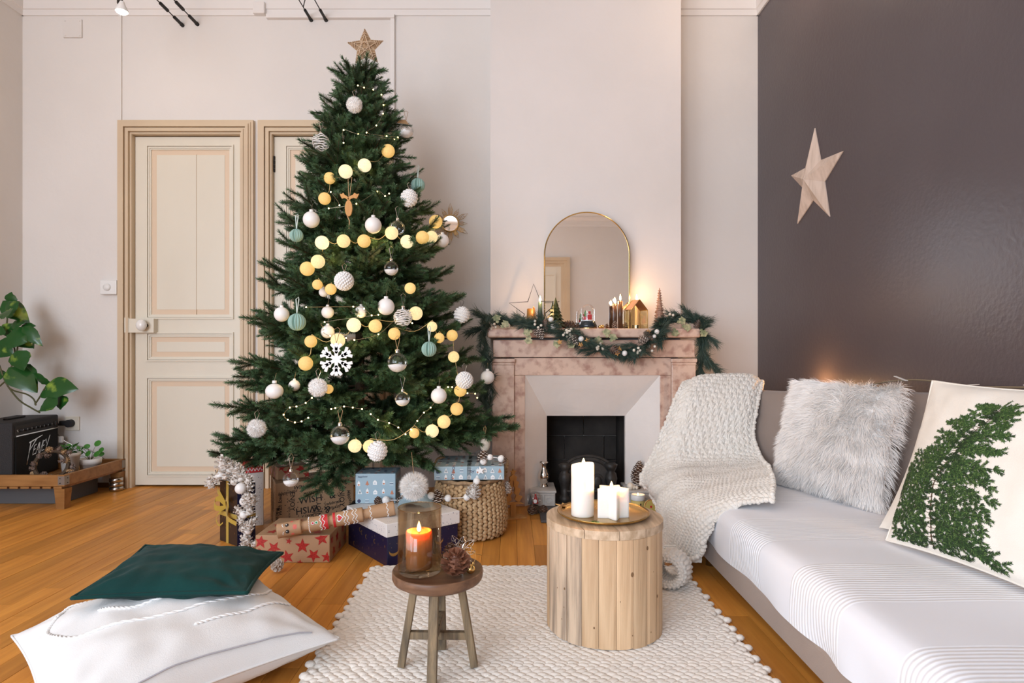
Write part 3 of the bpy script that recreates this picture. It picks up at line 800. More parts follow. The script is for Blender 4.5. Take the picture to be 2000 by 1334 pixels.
def cone_part(parent,loc,h,r,M,mats,seed=1,n=40,nm='pine_cone',label=None):
    m=MB(); k=cone_mesh(h,r,n,seed); m.add((k.v,k.f),T(loc)@M); m.m=k.m
    return part(nm,m,[MAT[x] for x in mats],parent,label=label)
def flame(parent,p,h=.03,r=.006,power=.6,lightname='candle_flame_light'):
    m=MB(); m.add(lathe([(0,0),(r*.75,h*.12),(r,h*.3),(r*.7,h*.6),(r*.25,h*.87),(0,h)],10),T(p),True)
    o=part('flame',m,MAT['flame'],parent)
    if power>0: point(lightname,V(p)+V((0,-.012,h*.5)),power,(1.0,.56,.24),.008)
    return o
def wick(parent,p,h=.008):
    m=MB(); m.add(tube([p,V(p)+V((0,0,h))],.001,5)); part('wick',m,MAT['wick'],parent)

# ------------------------------------------------------------------ on the mantel
def mpt(px,Y): return V(((px-CX)*Y/F,Y,ZS))
# arched mirror
Ym=3.555; x0,x1=fx(1064,Ym),fx(1229,Ym); rr=(x1-x0)/2; xm=(x0+x1)/2; zt=fz(415,Ym)-rr
t=thing('arched_mirror','tall arched mirror with a thin gold rim standing on the mantel','mirror',(xm,Ym,ZS))
out=[(x0,ZS)]+[(xm-rr*math.cos(a),zt+rr*math.sin(a)) for a in [math.pi*i/36 for i in range(37)]]+[(x1,ZS)]
m=MB(); m.add(prism(out,.012),frame((0,Ym+.012,0),(1,0,0),(0,0,1),(0,-1,0))); part('mirror_glass',m,MAT['mirror'],t)
m=MB(); m.add(tube([(x,Ym+.004,z) for x,z in out],.0055,6)); part('rim',m,MAT['gold'],t)
# wire star
Ys=3.50
t=thing('wire_star','dark wire star outline leaning behind the green taper candle','star',mpt(1045,Ys))
cst=at(1044,606,Ys); pts=[(x+cst.x,Ys,z+cst.z) for x,z in starpoly(.150,.062,5,R(92))]
pts=[V(p) for p in pts]
m=MB(); m.add(tube(pts,.0026,5,True)); part('outline',m,MAT['iron'],t)
m=MB(); m.add(tube([pts[4],(pts[4].x,Ys,ZS)],.0026,5)); m.add(tube([pts[6],(pts[6].x,Ys,ZS)],.0026,5)); part('foot',m,MAT['iron'],t)
# candles
def taper(label,px,py0,r0,r1,Y,mat,power,hf=.034):
    b=mpt(px,Y); h=fz(py0,Y)-ZS
    t=thing('taper_candle',label,'candle',b)
    m=MB(); m.add(lathe([(0,0),(r0,0),(r1,h*.99),(r1*.7,h),(0,h-.002)],18),T(b),True); part('wax',m,MAT[mat],t)
    wick(t,b+V((0,0,h-.002))); flame(t,b+V((0,0,h+.003)),hf,.0062,power)
taper('dark green taper candle burning beside the wire star',1055,590,.017,.0105,3.45,'candle_green',1.2)
taper('shorter brown taper candle burning between snow globe and house lantern',1201.5,594,.0105,.0105,3.48,'candle_brown',.55)
taper('taller brown taper candle burning against the glass house lantern',1211.5,588,.0135,.0135,3.46,'candle_brown',.9,.038)
b=mpt(1036,3.46); t=thing('candle_stub','squat ochre candle stub with a bent wax drip beside the green taper','candle',b)
hh=fz(603,3.46)-ZS
m=MB(); m.add(lathe([(0,0),(.026,0),(.019,hh),(0,hh-.003)],18),T(b),True); part('wax',m,MAT['candle_ochre'],t)
m=MB(); m.add(tube([b+V((.03,0,0)),b+V((.028,0,.05)),b+V((.020,0,hh)),b+V((.016,0,hh+.012))],.007,7,taper=[1.1,1,.8,.5])); part('drip',m,MAT['candle_ochre'],t)
b=mpt(1085,3.44); t=thing('tree_candle','dark green candle moulded as a fir tree on the mantel','candle',b)
m=MB(); hz=fz(584,3.44)-ZS; lay=7
for i in range(lay):
    z0=hz*(.12+.82*i/lay); r_=.056*(1-i/lay)+.010; k=11-i
    prof=[]
    v=[];f=[]
    for j in range(2*k):
        a=math.pi*j/k+i*.4; q=r_*(1.0 if j%2==0 else .72); v.append((q*math.cos(a),q*math.sin(a),z0-(.010 if j%2==0 else .0)))
    v.append((0,0,z0+hz*.24)); v.append((0,0,z0))
    for j in range(2*k): f+= [(j,(j+1)%(2*k),2*k),((j+1)%(2*k),j,2*k+1)]
    m.add((v,f),T(b))
m.add(cyl(.018,hz*.2,12),T(b)); part('wax',m,MAT['candle_tree'],t); wick(t,b+V((0,0,hz)))
# snow globe
b=mpt(1148,3.43); t=thing('snow_globe','glass dome snow globe with a petrol blue base on the mantel','snow globe',b)
m=MB(); m.add(lathe([(0,.004),(.051,.004),(.050,.02),(.043,.034),(.041,.043),(0,.043)],28),T(b),True); part('base',m,MAT['globe_base'],t)
m=MB(); m.add(lathe([(0,0),(.0515,0),(.0515,.005),(0,.005)],28),T(b)); part('gold_band',m,MAT['gold'],t)
m=MB(); m.add(lathe([(.038,.043),(.038,.10),(.036,.112),(.029,.126),(.018,.135),(.006,.139),(0,.1395)],28,cap=False),T(b),True); part('dome',m,MAT['glass'],t)
m=MB(); m.add(lathe([(0,.04),(.034,.043),(.034,.049),(0,.052)],20),T(b),True); part('snow_bed',m,MAT['snow'],t)
m=MB(); m.add(rbox(.026,.022,.030,.002),T(b+V((.008,-.005,.05)))); m.add(rbox(.014,.012,.016,.001),T(b+V((.008,-.005,.082)))); m.add(rbox(.014,.014,.020,.001),T(b+V((-.016,-.006,.05)))); part('red_house',m,MAT['red_lacquer'],t)
m=MB(); m.add(cyl(.013,.024,8,.001),T(b+V((-.012,.008,.066)))); m.add(cyl(.009,.02,8,.001),T(b+V((-.012,.008,.085)))); m.add(cyl(.003,.02,6),T(b+V((-.012,.008,.05)))); part('tiny_tree',m,MAT['leaf_small'],t)
# gold acorn, little cone
b=mpt(1174,3.40); t=thing('gold_acorn','small gold acorn lying on the mantel beside the snow globe','acorn',b)
m=MB(); m.add(ball(1,14,9,(.013,.010,.010)),T(b+V((-.004,0,.010))),True); part('nut',m,MAT['gold'],t)
m=MB(); m.add(ball(1,14,7,(.008,.012,.0115)),T(b+V((.010,0,.0105))),True); m.add(tube([b+V((.016,0,.011)),b+V((.021,0,.013))],.0015,5)); part('cap',m,MAT['gold'],t)
cone_thing('pine_cone','small frosted pine cone at the foot of the brown tapers',mpt(1201,3.41),.038,.017,n=40,seed=4)
cone_thing('pine_cone','small dark pine cone half hidden beside the house lantern',mpt(1221.5,3.50),.036,.016,n=34,seed=5)
cone_thing('pine_cone','long brown pine cone lying behind the tree candle',mpt(1100,3.50)+V((0,0,.028)),.10,.028,RZ(R(-8))@RY(R(100)),seed=6,mats=('cone','cone_grey'),n=70)
# house lantern
Yh=3.45; b=mpt(1242,Yh); t=thing('house_lantern','amber glass house lantern with gold edges on the mantel','lantern',b)
u=V((.93,.36,0)).normalized(); vv=V((-u.y,u.x,0)); w2=.052; dp=.075; zw=.105; zr=.163
def HP(a,c,z): return b+u*a+vv*c+V((0,0,z))
gab=[(-w2,0),(w2,0),(w2,zw),(0,zr),(-w2,zw)]
fr=[HP(x,-dp/2,z) for x,z in gab]; bk=[HP(x,dp/2,z) for x,z in gab]
for k,q in enumerate((fr,bk,[fr[1],bk[1],bk[2],fr[2]],[fr[0],bk[0],bk[4],fr[4]])):
    m=MB(); m.add((q,[tuple(range(len(q)))])); part('pane',m,MAT['glass_amber'],t)
for q in ([fr[2],bk[2],bk[3],fr[3]],[fr[4],bk[4],bk[3],fr[3]]):
    m=MB(); m.add((q,[(0,1,2,3)])); part('roof_pane',m,mk('copper_glass',(.55,.30,.16),rough=.2,metal=.7),t)
for a_ in range(5):
    c_=(a_+1)%5
    for p,q in ((fr[a_],fr[c_]),(bk[a_],bk[c_]),(fr[a_],bk[a_])):
        m=MB(); m.add(tube([p,q],.0024,5)); part('edge_rod',m,MAT['gold'],t)
m=MB(); m.add((fr[:2]+bk[:2][::-1],[(0,1,2,3)])); part('base_plate',m,MAT['gold'],t)
m=MB(); m.add(cyl(.02,.018,16),T(b+V((0,0,.003)))); part('tealight',m,MAT['silver'],t)
b=mpt(1243.5,3.56); t=thing('taper_candle','pale candle hidden behind the house lantern with its flame above the roof','candle',b)
m=MB(); m.add(cyl(.011,fz(587,3.56)-ZS,16),T(b)); part('wax',m,MAT['candle'],t); flame(t,b+V((0,0,fz(587,3.56)-ZS+.002)),.036,.0065,.7)
# straw cone tree
b=mpt(1288,3.46); t=thing('cone_tree','coppery straw cone tree with a cord bow on the mantel','cone tree',b)
hc=fz(560,3.46)-ZS; m=MB(); m.add(cyl(.030,hc*.97,16,.002),T(b)); part('core',m,MAT['copper_twig'],t)
q=random.Random(3)
for i in range(16):
    z=hc*i/17; r_=.032*(1-z/hc)+.002; m=MB(); tl=q.uniform(-.25,.25)
    m.add(tube([b+V((r_*1.06*math.cos(a),r_*1.06*math.sin(a),z+.006+tl*r_*math.cos(a+i))) for a in [2*math.pi*j/14 for j in range(14)]],.0028,5,True)); part('straw_ring',m,MAT['copper_twig'],t)
m=MB(); p0=b+V((.020,-.028,.05))
for a in (R(30),R(140),R(-60),R(-120)): m.add(tube(catmull([p0,p0+V((.018*math.cos(a),-.004,.018*math.sin(a))),p0+V((.026*math.cos(a+.3),0,.026*math.sin(a+.3)))],4),.0028,5))
part('cord_bow',m,MAT['cord'],t)

# ------------------------------------------------------------------ pine garland
gpath=[at(948,860,3.40),at(950,790,3.38),at(950,720,3.36),at(947,655,3.34),at(965,634,3.40),at(1005,632,3.42),at(1040,640,3.37),at(1075,645,3.35),at(1100,656,3.325),at(1130,668,3.32),at(1170,684,3.32),at(1215,688,3.32),at(1255,677,3.32),at(1280,655,3.325),at(1300,634,3.40),at(1335,628,3.44),at(1362,636,3.40),at(1369,665,3.40),at(1370,700,3.42),at(1367,732,3.44)]
gp=catmull(gpath,8)
GA=thing('pine_garland','long needled pine garland with cones and berries draped along the mantel','garland',(.45,3.4,ZS))
m=MB(); m.add(tube(gp,.004,6)); part('stem',m,MAT['bark'],GA)
def spray(seed,ln=.10,n=120,nl=.06):
    q=random.Random(seed); m=MB()
    m.add(tube([(0,0,0),(ln*.5,0,.004),(ln,0,0)],.0015,4))
    for i in range(n):
        t=q.random(); p=V((ln*t,0,.004*math.sin(t*3)))
        a=q.uniform(0,2*math.pi); el=q.uniform(.25,.75)
        d=V((math.cos(el),math.sin(el)*math.cos(a),math.sin(el)*math.sin(a)*.8)); L_=nl*q.uniform(.65,1.1)
        s=d.cross(V((q.uniform(-1,1),q.uniform(-1,1),q.uniform(-1,1)))).normalized()*.0009
        e=p+d*L_+V((0,0,-.006*q.random())); mi=p+d*L_*.5+V((0,0,.002))
        m.add(([p-s,p+s,mi+s,mi-s,e],[(0,1,2,3),(3,2,4)]))
    return m
sprays=[spray(i,.085,130,.062).mesh('needle_spray',MAT['garland_needle']) for i in range(4)]
q=random.Random(11)
def place_spray(p,d,sc_=1.0):
    d=d.normalized(); o=bpy.data.objects.new('needle_spray',q.choice(sprays))
    z=V((0,0,1)) if abs(d.z)<.9 else V((0,-1,0))
    y=z.cross(d).normalized(); z=d.cross(y)
    o.matrix_local=frame(V(p)-ORG[GA.name],d,y,z)@RX(q.uniform(-.6,.6))@S(sc_)
    _link(o,GA,None)
n=len(gp)
for i in range(2,n-1,1):
    d=(gp[min(i+1,n-1)]-gp[max(i-1,0)]).normalized()
    for k in range(1 if (p_i:=gp[i]).z<ZS-.12 and p_i.x>.9 else (2 if i%4==0 else 1)):
        sd=q.choice((-1,1)); off=V((q.uniform(-.4,.4),q.uniform(-.75,.05),q.uniform(-.55,.6)))
        dd=d*(sd)+off
        p=gp[i]
        if 3.33<p.y<3.46 and p.z>ZS-.01 and dd.z<-.05: dd.z=abs(dd.z)*.3
        place_spray(p+V((0,0,.004)),dd,q.uniform(.75,1.1))
for p,d in ((at(1365,648,3.40),V((.7,-.2,-.5))),(at(1368,680,3.41),V((.4,-.2,-.9))),(at(1372,700,3.42),V((.75,-.2,-.6))),(at(960,632,3.38),V((-.9,-.2,.4))),(at(950,640,3.36),V((-.8,-.3,-.2))),(at(1310,628,3.38),V((-.9,-.3,-.5))),(at(1300,640,3.34),V((-.2,-.3,-.9))),(at(1290,640,3.34),V((-.8,-.2,-.6)))):
    for k in range(2): place_spray(p,d+V((q.uniform(-.2,.2),0,q.uniform(-.2,.2))),1.15)
def gcone(px,py,Y,h,r,ang,mats,seed):
    p=at(px,py,Y); cone_part(GA,p-V((math.cos(ang)*h/2,0,math.sin(ang)*h/2)),h,r,RY(R(90)-ang),mats,seed,46)
for a in ((1066,636,3.32,.075,.018,R(-80),('cone_grey','cone'),1),(1054,650,3.31,.052,.028,R(-60),('cone_grey','cone_tip'),2),(1118,664,3.29,.055,.026,R(-40),('cone_grey','cone_tip'),3),(1124,658,3.29,.06,.017,R(-70),('cone_grey','cone'),4),(1201,684,3.28,.055,.024,R(-30),('cone_grey','cone'),5),(1255,664,3.28,.05,.024,R(10),('cone_grey','cone_tip'),6),(1267,655,3.28,.065,.02,R(-50),('cone_grey','cone'),7),(1362,634,3.36,.05,.02,R(70),('cone_grey','cone'),8)): gcone(*a)
def gball(px,py,Y,r,mat='berry',nm='bauble'):
    m=MB(); m.add(ball(r,12,8),T(at(px,py,Y)),True); part(nm,m,MAT[mat],GA)
for a in ((1076,624,3.33,.0150),(1080,638,3.31,.0150),(1135,662,3.28,.0155),(992,636,3.34,.013),(1220,690,3.27,.0150),(1283,648,3.28,.0140),(1278,657,3.275,.011)): gball(*a,mat='white_matte')
for (cx0,cy0,Y,k) in ((962,637,3.36,5),(1052,633,3.31,4),(1108,650,3.285,9),(1113,660,3.28,4),(1170,677,3.28,8),(1243,683,3.28,6),(1312,617,3.36,2),(1273,681,3.285,3)):
    m=MB()
    for i in range(k):
        px,py=cx0+q.uniform(-8,8),cy0+q.uniform(-7,7); p=at(px,py,Y+q.uniform(-.01,.01))
        m2=MB(); m2.add(ball(.0078,8,6),T(p),True); part('berry',m2,MAT['berry'],GA)
for (px,py,a) in ((1147,665,20),(1134,673,40),(1210,681,10),(1205,690,-20),(1266,648,0),(1093,668,15)):
    m=MB(); m.add(prism(starpoly(.016,.008),.004),T(at(px,py,3.275))@RX(R(90))@RZ(R(a))); part('wooden_star',m,MAT['plywood'],GA)
hl=[(.0,.0),(.008,.010),(.016,.006),(.018,.018),(.030,.016),(.034,.026),(.050,.0)]
hl=hl+[(x,-y) for x,y in hl[1:-1]][::-1]
for (px,py,a) in ((972,632,100),(978,640,40),(1040,646,200),(1036,655,250),(1098,668,200),(1110,664,300),(1186,660,95),(1192,668,60),(1178,670,150),(1322,630,20),(1332,636,340),(1316,640,280),(1368,642,300)):
    m=MB(); m.add(prism(hl,.0015),T(at(px,py,3.285 if px<1300 else 3.345))@RX(R(75))@RZ(R(a))@S(1.05)); part('holly_leaf',m,MAT['holly'],GA)

# ------------------------------------------------------------------ around the hearth
b=V((fx(1062,3.47),3.47,.095)); t=thing('silver_vase','small mercury silver bud vase on the white hearth corbel','vase',b)
m=MB(); m.add(lathe([(0,0),(.024,0),(.026,.006),(.017,.018),(.023,.03),(.034,.05),(.036,.065),(.030,.085),(.019,.105),(.017,.118),(.024,.135),(.027,.140),(.024,.140),(.014,.118),(.016,.105),(.02,.09)],26,cap=False),T(b),True); part('body',m,MAT['silver'],t)
b=V((fx(1240,3.43),3.43,.095)); t=thing('pine_cone_decoration','tall frosted pine cone set upright with cotton berries beside the firebox','pine cone',b)
cone_part(t,b+V((.01,.01,.02)),.125,.036,RY(R(8)),('cone','cone_tip'),9,90)
for dx,dz,r_ in ((-.03,.018,.020),(-.012,.012,.012),(.006,.010,.010)):
    m=MB(); m.add(ball(r_,12,8),T(b+V((dx,-.02,dz)))); part('cotton_berry',m,MAT['berry'],t)
m=MB(); m.add(tube([b+V((.03*math.cos(a),.02*math.sin(a),.006)) for a in [i*.7 for i in range(9)]],.006,6,True)); part('twig_ring',m,MAT['bark'],t)
b=V((.2450*3.2/1.2,3.2,.0135)); b=V((fx(1246,3.25),3.25,.0135))
t=thing('jar_candle','lit cream jar candle with a printed row of houses by the hearth','jar candle',b)
m=MB(); m.add(lathe([(0,0),(.035,0),(.037,.006),(.037,.062),(0,.062)],26),T(b),True); part('jar',m,mk('jar_yellow',(.62,.50,.18),rough=.35),t)
m=MB(); m.add(lathe([(.037,.062),(.0385,.066),(.0385,.088),(.034,.092),(.031,.084),(0,.082)],26),T(b),True); part('rim',m,MAT['white_plastic'],t)
m=MB()
for i in range(9):
    a=R(-160+i*16); p=b+V((.0376*math.cos(a),.0376*math.sin(a),.020+.004*(i%2))); m.add(rbox(.007,.001,.014+.006*(i%3),.0002),T(p)@RZ(a+math.pi/2))
part('printed_houses',m,MAT['ink'],t,kind='stuff')
flame(t,b+V((0,0,.083)),.016,.005,.12)
b=V((fx(1270,3.2),3.2,.0135)); t=thing('yellow_jar_cover','round yellow candle lid leaning against the jar candle','lid',b)
Ml=T(b+V((0,0,.037)))@RZ(R(10))@RX(R(78))
m=MB(); m.add(lathe([(0,0),(.037,0),(.037,.009),(.034,.011),(0,.011)],28),Ml); part('disc',m,mk('lid_yellow',(.66,.50,.14),rough=.4),t)
m=MB(); m.add(lathe([(.0335,.0112),(.0355,.0112),(.0355,.0122),(.0335,.0122)],28,cap=False),Ml); m.add(cyl(.006,.001,12,z=.0112),Ml); part('printed_ring',m,MAT['print_red'],t)
# tiny glass globe on cones
b=V((fx(1043,3.28),3.28,.0)); t=thing('mini_globe','little clear globe with a red figurine and pine cones on the floor by the fireplace','globe',b)
m=MB(); m.add(ball(.040,20,12),T(b+V((0,0,.075))),True); part('glass',m,MAT['glass'],t)
m=MB(); m.add(cyl(.017,.04,12,.005),T(b+V((.008,0,.05)))); m.add(ball(.006,8,6),T(b+V((.008,0,.094)))); part('red_figurine',m,MAT['red_lacquer'],t)
m=MB(); m.add(lathe([(0,0),(.010,0),(.010,.002),(0,.003)],14),T(b+V((.006,-.017,.064)))@RX(R(80))); part('white_front',m,MAT['snow'],t)
m=MB(); m.add(cyl(.012,.05,8,.001),T(b+V((-.02,.004,.045)))); part('grey_tree',m,MAT['box_grey'],t)
m=MB(); m.add(lathe([(0,0),(.032,0),(.034,.02),(.022,.04),(0,.042)],14),T(b)); part('foot',m,MAT['bark'],t)
cone_part(t,b+V((-.012,-.035,.004)),.045,.024,RX(R(20)),('cone','cone_tip'),3,40)
cone_part(t,b+V((.048,-.03,.004)),.045,.023,RX(R(25)),('cone','cone_tip'),5,40)
# plywood tree
b=V((0.005,3.17,.0)); t=thing('plywood_tree','flat plywood fir tree cut-out standing beside the wicker basket','tree ornament',b)
hT=.252; half=[(.052,.070),(.030,.082),(.044,.108),(.026,.118),(.036,.148),(.021,.158),(.028,.184),(.014,.192),(.018,.212),(.006,.222)]
outl=[(-.013,.004),(.013,.004),(.013,.060)]+[half[0]]+half[1:]+[(0,.232)]+[(-x,z) for x,z in half[::-1]]+[(-.013,.060)]
Mt=frame(b,V((.93,.36,0)).normalized(),(0,0,1),V((.36,-.93,0)).normalized())
inn=[(.034,.077),(.018,.090),(.028,.112),(.014,.124),(.020,.150),(.009,.163),(.012,.185),(0,.200)]
inn=inn+[(-x,z) for x,z in inn[:-1][::-1]]
Mt=Mt@S(1.15,1,1.4); m=MB(); nO=len(outl)
# frame between the outline and the hollow: strips on each side
def strip(lo,li):
    v=[];f=[]
    for k in range(len(lo)):
        for z_ in (-.004,.004): v+=[(lo[k][0],lo[k][1],z_),(li[k][0],li[k][1],z_)]
    for k in range(len(lo)-1):
        a=4*k;c=4*(k+1); f+=[(a,a+1,c+1,c),(a+2,c+2,c+3,a+3),(a,c,c+2,a+2),(a+1,a+3,c+3,c+1)]
    return v,f
hs=half+[(0,.232)]; li=[(.020,.084),(.007,.096),(.014,.116),(.004,.129),(.008,.153),(.002,.166),(.003,.184),(.001,.193),(.0005,.196),(.0003,.199),(0,.202)]
m.add(strip(hs,li),Mt); m.add(strip([(-x,z) for x,z in hs],[(-x,z) for x,z in li]),Mt)
m.add(prism([(-.052,.070),(.052,.070),(.030,.081),(-.030,.081)],.008,-.004),Mt); m.add(prism([(-.013,.006),(.013,.006),(.013,.071),(-.013,.071)],.008,-.004),Mt)
part('tree_outline',m,MAT['plywood'],t)
m=MB(); m.add(prism([(x,z+.238) for x,z in starpoly(.017,.008)],.008,-.004),Mt); part('star',m,MAT['plywood'],t)
m=MB(); m.add(rbox(.125,.07,.007,.001),T(b)@RZ(R(21))); part('base',m,MAT['plywood'],t)
# ------------------------------------------------------------------ Christmas tree
AX,AY=-.775,3.13
TR=[(0.22,.66),(.30,.72),(.42,.69),(.56,.64),(.745,.60),(.93,.55),(1.14,.49),(1.35,.42),(1.53,.36),(1.66,.29),(1.82,.255),(2.0,.205),(2.15,.145),(2.27,.09),(2.36,.03)]
def treeR(z): return float(np.interp(z,[a for a,_ in TR],[b for _,b in TR]))
TREE=thing('christmas_tree','tall dark green artificial fir decorated for Christmas beside the doors','christmas tree',(AX,AY,0))
m=MB(); m.add(lathe([(.024,.02),(.022,1.2),(.012,2.1),(.004,2.36)],10),T(AX,AY,0)); part('trunk',m,MAT['bark'],TREE)
for k in range(4):
    a=R(45+90*k); m=MB(); m.add(tube([(AX,AY,.10),(AX+.06*math.cos(a),AY+.06*math.sin(a),.08),(AX+.19*math.cos(a),AY+.19*math.sin(a),.008)],.010,6)); part('stand_leg',m,MAT['iron'],TREE)
def needles(m,p0,p1,q,dens=1500,nl=.0215,tipcol=False,taper_end=True):
    """needles all round a twig from p0 to p1"""
    p0,p1=V(p0),V(p1); d=(p1-p0); L_=d.length; d.normalize()
    a=d.cross(V((0,0,1)));
    if a.length<.01: a=d.cross(V((1,0,0)))
    a.normalize(); b=d.cross(a); n=int(L_*dens)
    for i in range(n):
        t=(i+q.random())/n; th=i*2.39996+q.uniform(-.3,.3)
        rad=a*math.cos(th)+b*math.sin(th); el=q.uniform(.75,1.15) if t<.9 else q.uniform(.2,.6)
        dd=d*math.cos(el)+rad*math.sin(el); l=nl*q.uniform(.75,1.1)
        p=p0+d*(L_*t)
        s=dd.cross(rad).normalized()*.00115
        e=p+dd*l
        m.add(([p-s,p+s,e+s*.55,e-s*.55],[(0,1,2,3)]),None,False,1 if t>.72 else 0)
def bough(L_,seed):
    q=random.Random(seed); m=MB()
    spine=[V((L_*t,0,-.03*L_*math.sin(t*math.pi)+.05*L_*t*t)) for t in [i/8 for i in range(9)]]
    m.add(tube(spine,.003,4),None,False,2)
    def at_(t):
        k=min(int(t*8),7); u=t*8-k; return spine[k]*(1-u)+spine[k+1]*u
    st=.30 if L_>.35 else .05
    for k in range(int(st*8),8):
        needles(m,spine[k],spine[k+1],q,1900)
    nt=max(2,int(L_/.052)); 
    for i in range(nt):
        t=st+(1-st)*(i+.4)/nt; sd=1 if i%2 else -1
        ln=(.20*(1-t)+.075)*min(1,L_/.45+.35)*q.uniform(.8,1.15); a=R(q.uniform(32,50))*sd; p=at_(t)
        d=V((math.cos(a),math.sin(a),q.uniform(-.25,.35))).normalized(); e=p+d*ln
        m.add(tube([p,e],.002,3),None,False,2); needles(m,p,e,q,2300)
        if ln>.12:
            for s2 in (1,-1):
                a2=a+s2*R(40); p2=p+d*ln*.45; d2=V((math.cos(a2),math.sin(a2),q.uniform(-.2,.3))).normalized(); needles(m,p2,p2+d2*ln*.45,q,2300)
    for i in range(nt//2):                       # a few twigs above
        t=st+(1-st)*(i+.6)/(nt/2+1); p=at_(t); a=R(q.uniform(-25,25)); d=V((math.cos(a)*.8,math.sin(a)*.8,q.choice((.75,.6,-.5)))).normalized(); needles(m,p,p+d*q.uniform(.06,.10)*min(1,L_/.4+.3),q,2300)
    return m
BL=[.10,.15,.22,.30,.40,.50,.60,.70]
BM={}
for L_ in BL: BM[L_]=[bough(L_,int(L_*1000)+k).mesh('bough',[MAT['needle'],MAT['needle_tip'],MAT['bark']]) for k in range(2)]
q=random.Random(21)
def put_bough(z,a,L_,pitch,droop=0.0):
    near=min(BL,key=lambda x:abs(x-L_)); k=L_/near
    o=bpy.data.objects.new('bough',q.choice(BM[near]))
    o.matrix_local=T(0,0,z)@RZ(a)@RY(-pitch)@RX(q.uniform(-.35,.35))@S(k)
    _link(o,TREE,None); return o
z=.45; ti=0
while z<2.30:
    t=max(0,(z-.36)/1.95)
    pitch=R(-3+ 36*t); r_=treeR(min(2.3,z+math.sin(pitch)*treeR(z)*.7))
    nb=int(6+13*r_); a0=q.random()*6.28
    for k in range(nb):
        a=a0+2*math.pi*k/nb+q.uniform(-.16,.16)
        L_=r_/max(.5,math.cos(pitch))*q.uniform(.84,1.03)
        back=math.sin(a)>.3
        if back: L_=min(L_,(YB-.03-AY)/max(.3,math.sin(a)))
        if z<.5 and not back: L_*=1.0
        put_bough(z+q.uniform(-.025,.025),a,L_,pitch+q.uniform(-.10,.08))
    z+=.088+.02*(1-t); ti+=1
for a,pt,l in ((.3,.95,.13),(2.9,.55,.12),(4.4,.8,.10),(5.6,.6,.12),(1.5,.9,.12)): put_bough(2.20,a,l,pt)
# low boughs that hang over the presents and past the fireplace
for px,py,Y,z0 in ((622,972,2.70,.50),(418,903,3.0,.44),(440,872,3.05,.50),(1002,853,3.0,.52),(985,830,3.05,.58),(585,908,2.72,.48),(840,918,2.75,.48),(462,905,2.95,.45),(680,905,2.70,.48),(760,915,2.72,.47)):
    p=at(px,py,Y)-V((AX,AY,z0)); hd=math.hypot(p.x,p.y); put_bough(z0,math.atan2(p.y,p.x),p.length,math.atan2(p.z,hd)).data
# tree-top star
c=at(703,93,AY); c.x=AX+.03
t=thing('tree_topper_star','twine wrapped wicker star on the tip of the Christmas tree','tree topper',c)
sp=starpoly(.098,.048,5,R(93))
m=MB(); v=[(x,0,z) for x,z in sp]; 
for sg in (-1,1):
    m.add((v+[(0,sg*.024,0)],[(i,(i+1)%10,10) if sg<0 else ((i+1)%10,i,10) for i in range(10)]),T(c))
part('star_body',m,MAT['wicker'],t)
tq=random.Random(5); m=MB()
for i in range(5):
    tip=V((sp[2*i][0],0,sp[2*i][1])); i0=V((sp[2*i-1][0],0,sp[2*i-1][1])); i1=V((sp[2*i+1][0],0,sp[2*i+1][1]))
    for k in range(5):
        u=.12+.8*k/5+tq.uniform(-.05,.05); w_=.12+.8*k/5+tq.uniform(-.05,.05)
        a=tip.lerp(i0,u); b_=tip.lerp(i1,w_); dp=.004+.018*min(u,w_)
        m.add(tube([c+a,c+(a+b_)/2+V((0,-dp-.003,0)),c+b_],.0017,4)); 
    o2=V((sp[(2*i+4)%10][0],0,sp[(2*i+4)%10][1]))
    a=tip*.62; b_=o2*.62; m.add(tube([c+a+V((0,-.012,0)),c+(a+b_)/2+V((0,-.024,0)),c+b_+V((0,-.012,0))],.0019,4))
    a=i0*1.0; b_=V((sp[(2*i+3)%10][0],0,sp[(2*i+3)%10][1])); m.add(tube([c+a,c+(a+b_)/2+V((0,-.026,0)),c+b_],.0019,4))
part('twine',m,mk('pale_twine',(.62,.47,.33),rough=.8),t,kind='stuff')
m=MB(); m.add(tube([(c.x+.014*math.cos(a)-.008,c.y+.014*math.sin(a),c.z-.075-a*.0032) for a in [i*.5 for i in range(58)]],.0014,4)); part('spring',m,MAT['silver'],t)

# ------------------------------------------------------------------ things on the tree
def tpos(px,py,k=1.0,out=0.0):
    Y=AY
    for _ in range(12):
        p=at(px,py,Y); r_=treeR(p.z)*k; dx=p.x-AX
        Y=AY-math.sqrt(max(r_*r_-dx*dx,0))-out
    return at(px,py,Y)
def hook(parent,p,l=.03,mat='wire',two=False):
    m=MB()
    if two: m.add(tube([p,p+V((-.010,.004,l)),p+V((-.004,.02,l+.012)),p+V((.010,.004,l)),p],.0012,4))
    else: m.add(tube([p,p+V((.002,.006,l*.6)),p+V((0,.02,l))],.0010,4))
    part('hanger',m,MAT[mat],parent)
def bauble(px,py,rp,where,mat='white_matte',desc='matte white glass bauble',cat='bauble',shape=(1,1,1),nm='bauble',k=1.03):
    p=tpos(px,py,k,.02); r_=rp*p.y/F
    t=thing(nm,f'{desc} {where}',cat,p,'baubles on the Christmas tree')
    m=MB(); m.add(ball(r_,24,16,shape),T(p),True); part('globe',m,MAT[mat],t)
    m=MB(); m.add(lathe([(r_*.26,r_*.93),(r_*.24,r_*1.22),(0,r_*1.24)],12,cap=False),T(p),True); part('cap',m,MAT[mat] if mat!='glass' else MAT['silver'],t)
    hook(t,p+V((0,0,r_*1.22)))
    return t,p,r_
bauble(608,429,16,'high on the tree beside the second door')
bauble(729,440,16,'above the row of lit cotton balls')
bauble(754,599,16.5,'in the middle of the tree beside the striped bauble')
bauble(550,614,14.5,'above the teal paper ball')
